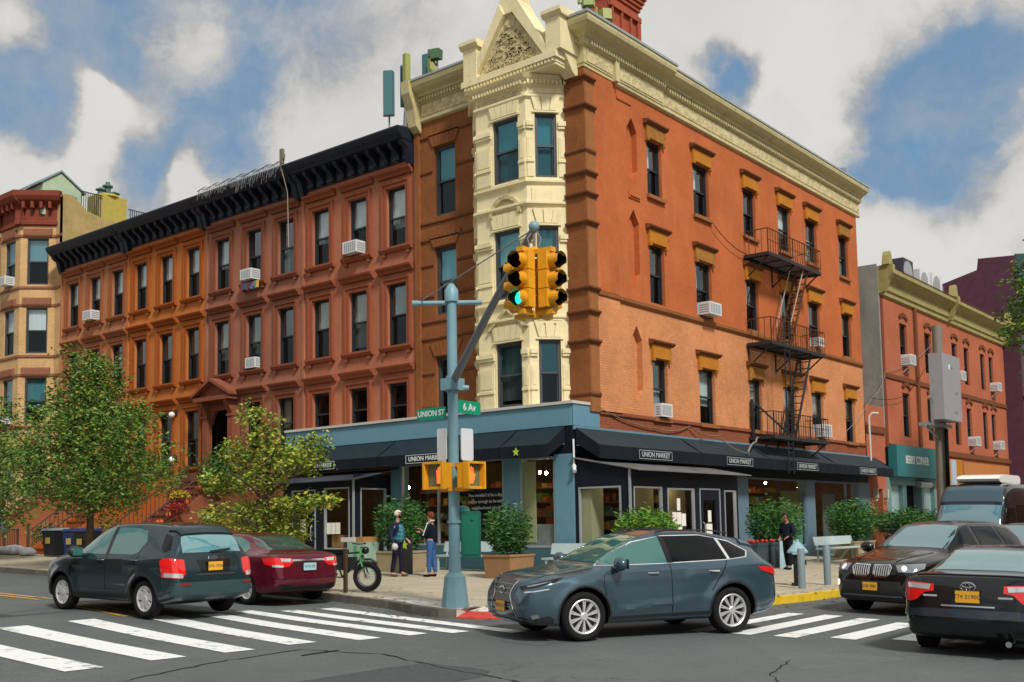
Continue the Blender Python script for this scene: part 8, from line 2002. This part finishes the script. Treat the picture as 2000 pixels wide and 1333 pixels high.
    put('eyes', mb, M_black, t, local=True); mb = MB(); mb.ball(S(hd.x+.078, 0, hd.z-.02), .02*k, 10, 6, (.5, 1.1, .3)); put('mouth', mb, mat('lip_tone', (.28, .09, .07), .5), t, local=True)
    if mask:
        mb = MB(); mb.ball(S(hd.x+.035, 0, hd.z-.012), .073*k, 14, 8, (.92, .95, .78)); put('face_mask', mb, mask, t, smooth=True, local=True)
    return t, k
M_sk1 = mat('skin_light', (.46, .25, .17), .55); M_sk2 = mat('skin_tan', (.34, .17, .11), .55)
M_navj = mat('navy_jacket', (.014, .022, .055), .8, var=.15); M_blk = mat('black_cloth', (.010, .011, .015), .85); M_jean = mat('blue_denim', (.045, .11, .27), .8, var=.18, vscale=12)
def plaid_mat():
    m = bpy.data.materials.new('teal_plaid'); m.use_nodes = True; T = NT(m.node_tree); p = T.n['Principled BSDF']; g = T.new('ShaderNodeTexCoord').outputs['Object']
    sx = T.new('ShaderNodeSeparateXYZ'); T.l.new(g, sx.inputs[0]); acc = None
    for ax in (1, 2):
        f = T.math('FRACT', T.math('MULTIPLY', sx.outputs[ax], 9.0)); s = T.math('LESS_THAN', f, .42); acc = s if acc is None else T.math('ADD', acc, s)
    T.l.new(T.mix(T.math('MULTIPLY', acc, .5), (.018, .10, .14), (.05, .24, .28)), p.inputs['Base Color']); p.inputs['Roughness'].default_value = .85; return m
M_plaid = plaid_mat()
t, k = person('man with white hair and black mask in a teal plaid vest, facing the woman', -4.95, 2.95, -70, 1.76, M_sk1, (((-.02, .31, 1.10), (.16, .26, .98)), ((-.06, -.30, 1.10), (.06, -.36, .86))), M_navj, mat('dark_plum_trousers', (.016, .013, .03), .85), mat('brown_shoe', (.09, .06, .045), .6), mat('white_hair', (.62, .58, .50), .8), mask=M_blk, jacket_len=.86, wide=1.18)
S = lambda *p: tuple(a*k for a in p)
skin('vest', [[('a', S(.008, 0, .86), (.186*k, .215*k)), ('b', S(0, 0, 1.10), (.180*k, .205*k)), ('c', S(.014, 0, 1.30), (.180*k, .205*k)), ('d', S(.02, 0, 1.42), (.09*k, .10*k))]], M_plaid, t)
mb = MB(); mb.ball(S(.10, -.38, .80), .10*k, 12, 8, (.9, .8, .9)); tag(put('plastic_bag', mb, mat('pale_bag', (.5, .5, .5), .5), smooth=True, local=True), 'small pale bag in the right hand of the man in plaid', 'bag'); o = bpy.data.objects['plastic_bag']; o.matrix_world = Matrix.Translation((-4.95, 2.95, gs(-4.95, 2.95))) @ Matrix.Rotation(R(-70), 4, 'Z')
t, k = person('woman with reddish brown hair in a navy jacket with white stripes and blue jeans', -4.4, 2.22, 112, 1.72, M_sk1, (((.10, .25, 1.08), (.30, .10, 1.20)), ((.10, -.25, 1.06), (.30, -.06, 1.26))), mat('black_navy_jacket', (.007, .010, .018), .85), M_jean, M_blk, mat('auburn_hair', (.16, .05, .02), .7, var=.3), 'long', stride=.05, jacket_len=.82)
S = lambda *p: tuple(a*k for a in p)
mb = MB()
for s in (1, -1): mb.tube([S(.05, s*.09, 1.475), S(.04, s*.20, 1.43), S(.08, s*.30, 1.25), S(.12, s*.315, 1.12)], .014*k, 6); mb.tube([S(.17, s*.10, 1.15), S(.165, s*.06, .90)], .013*k, 6)
mb.tube([S(.10, .10, 1.43), S(-.04, .14, 1.52), S(-.08, 0, 1.53), S(-.04, -.14, 1.52), S(.10, -.10, 1.43)], .018*k, 6)
put('white_stripes', mb, mat('white_piping', (.62, .6, .56), .7), t, smooth=True, local=True)
person('man in dark clothes looking down beside the dark shrub', 5.15, -3.55, 165, 1.72, M_sk2, (((.02, .27, 1.10), (.20, .16, 1.0)), ((.02, -.27, 1.10), (.20, -.14, .98))), mat('dark_navy_sweater', (.010, .014, .026), .85), M_blk, M_blk, mat('black_hair', (.008, .007, .006), .6), nod=1.2, stride=.06, jacket_len=.84)
# ------------------------------------------------------------------ unseen brownstones across both streets, added for glass and car bodies to reflect
M_opp = mat('opposite_brownstone', (.26, .10, .055), .85, var=.15, vscale=2, var2=.2)
M_opp2 = mat('opposite_brick', (.33, .17, .10), .85, var=.15, vscale=2, var2=.2)
def opp(label, F, u0, u1, h, m, pitch=2):
    p = F.p((u0+u1)/2, -4, 0); t = thing('unseen_opposite_building', label, 'building', (p.x, p.y, 0)); mb = MB(); n = max(2, int((u1-u0)/pitch)); hs = []
    for i in range(n):
        c = u0+(u1-u0)*(i+.5)/n
        for z in (1.4, 5.0, 8.4, 11.6, 15.0):
            if z+2 < h: hs.append((c-.45, c+.45, z, z+2))
    F.wall(mb, u0, u1, -1, h, hs, .2); mb.q(F.p(u0, 0, h), F.p(u1, 0, h), F.p(u1, -10, h), F.p(u0, -10, h)); mb.q(F.p(u0, 0, -1), F.p(u0, -10, -1), F.p(u0, -10, h), F.p(u0, 0, h)); mb.q(F.p(u1, 0, -1), F.p(u1, -10, -1), F.p(u1, -10, h), F.p(u1, 0, h)); put('wall', mb, m, t)
    for h_ in hs:
        mb = MB(); F.quad(mb, h_[0], h_[1], -.2, h_[2], h_[3]); put('window', mb, M_cgd, t, fix=False)
    mb = MB(); F.prof(mb, [(0, h-.6), (.6, h-.1), (.6, h), (0, h)], u0, u1); put('cornice', mb, M_navy, t)
FO = Fac((-32.5, 0, 0), (0, 1, 0), (1, 0, 0)); FP = Fac((0, -33, 0), (1, 0, 0), (0, 1, 0))
opp('long brownstone row on the far side of the cross street, unseen, added for reflections', FO, -6, 60, 14.5, M_opp); opp('brick row across the avenue, unseen, added for reflections', FP, -8, 70, 11.5, M_opp2); opp('distant taller brick row further along the avenue, unseen, added for reflections', FP, 70.5, 230, 14, M_opp, 6)
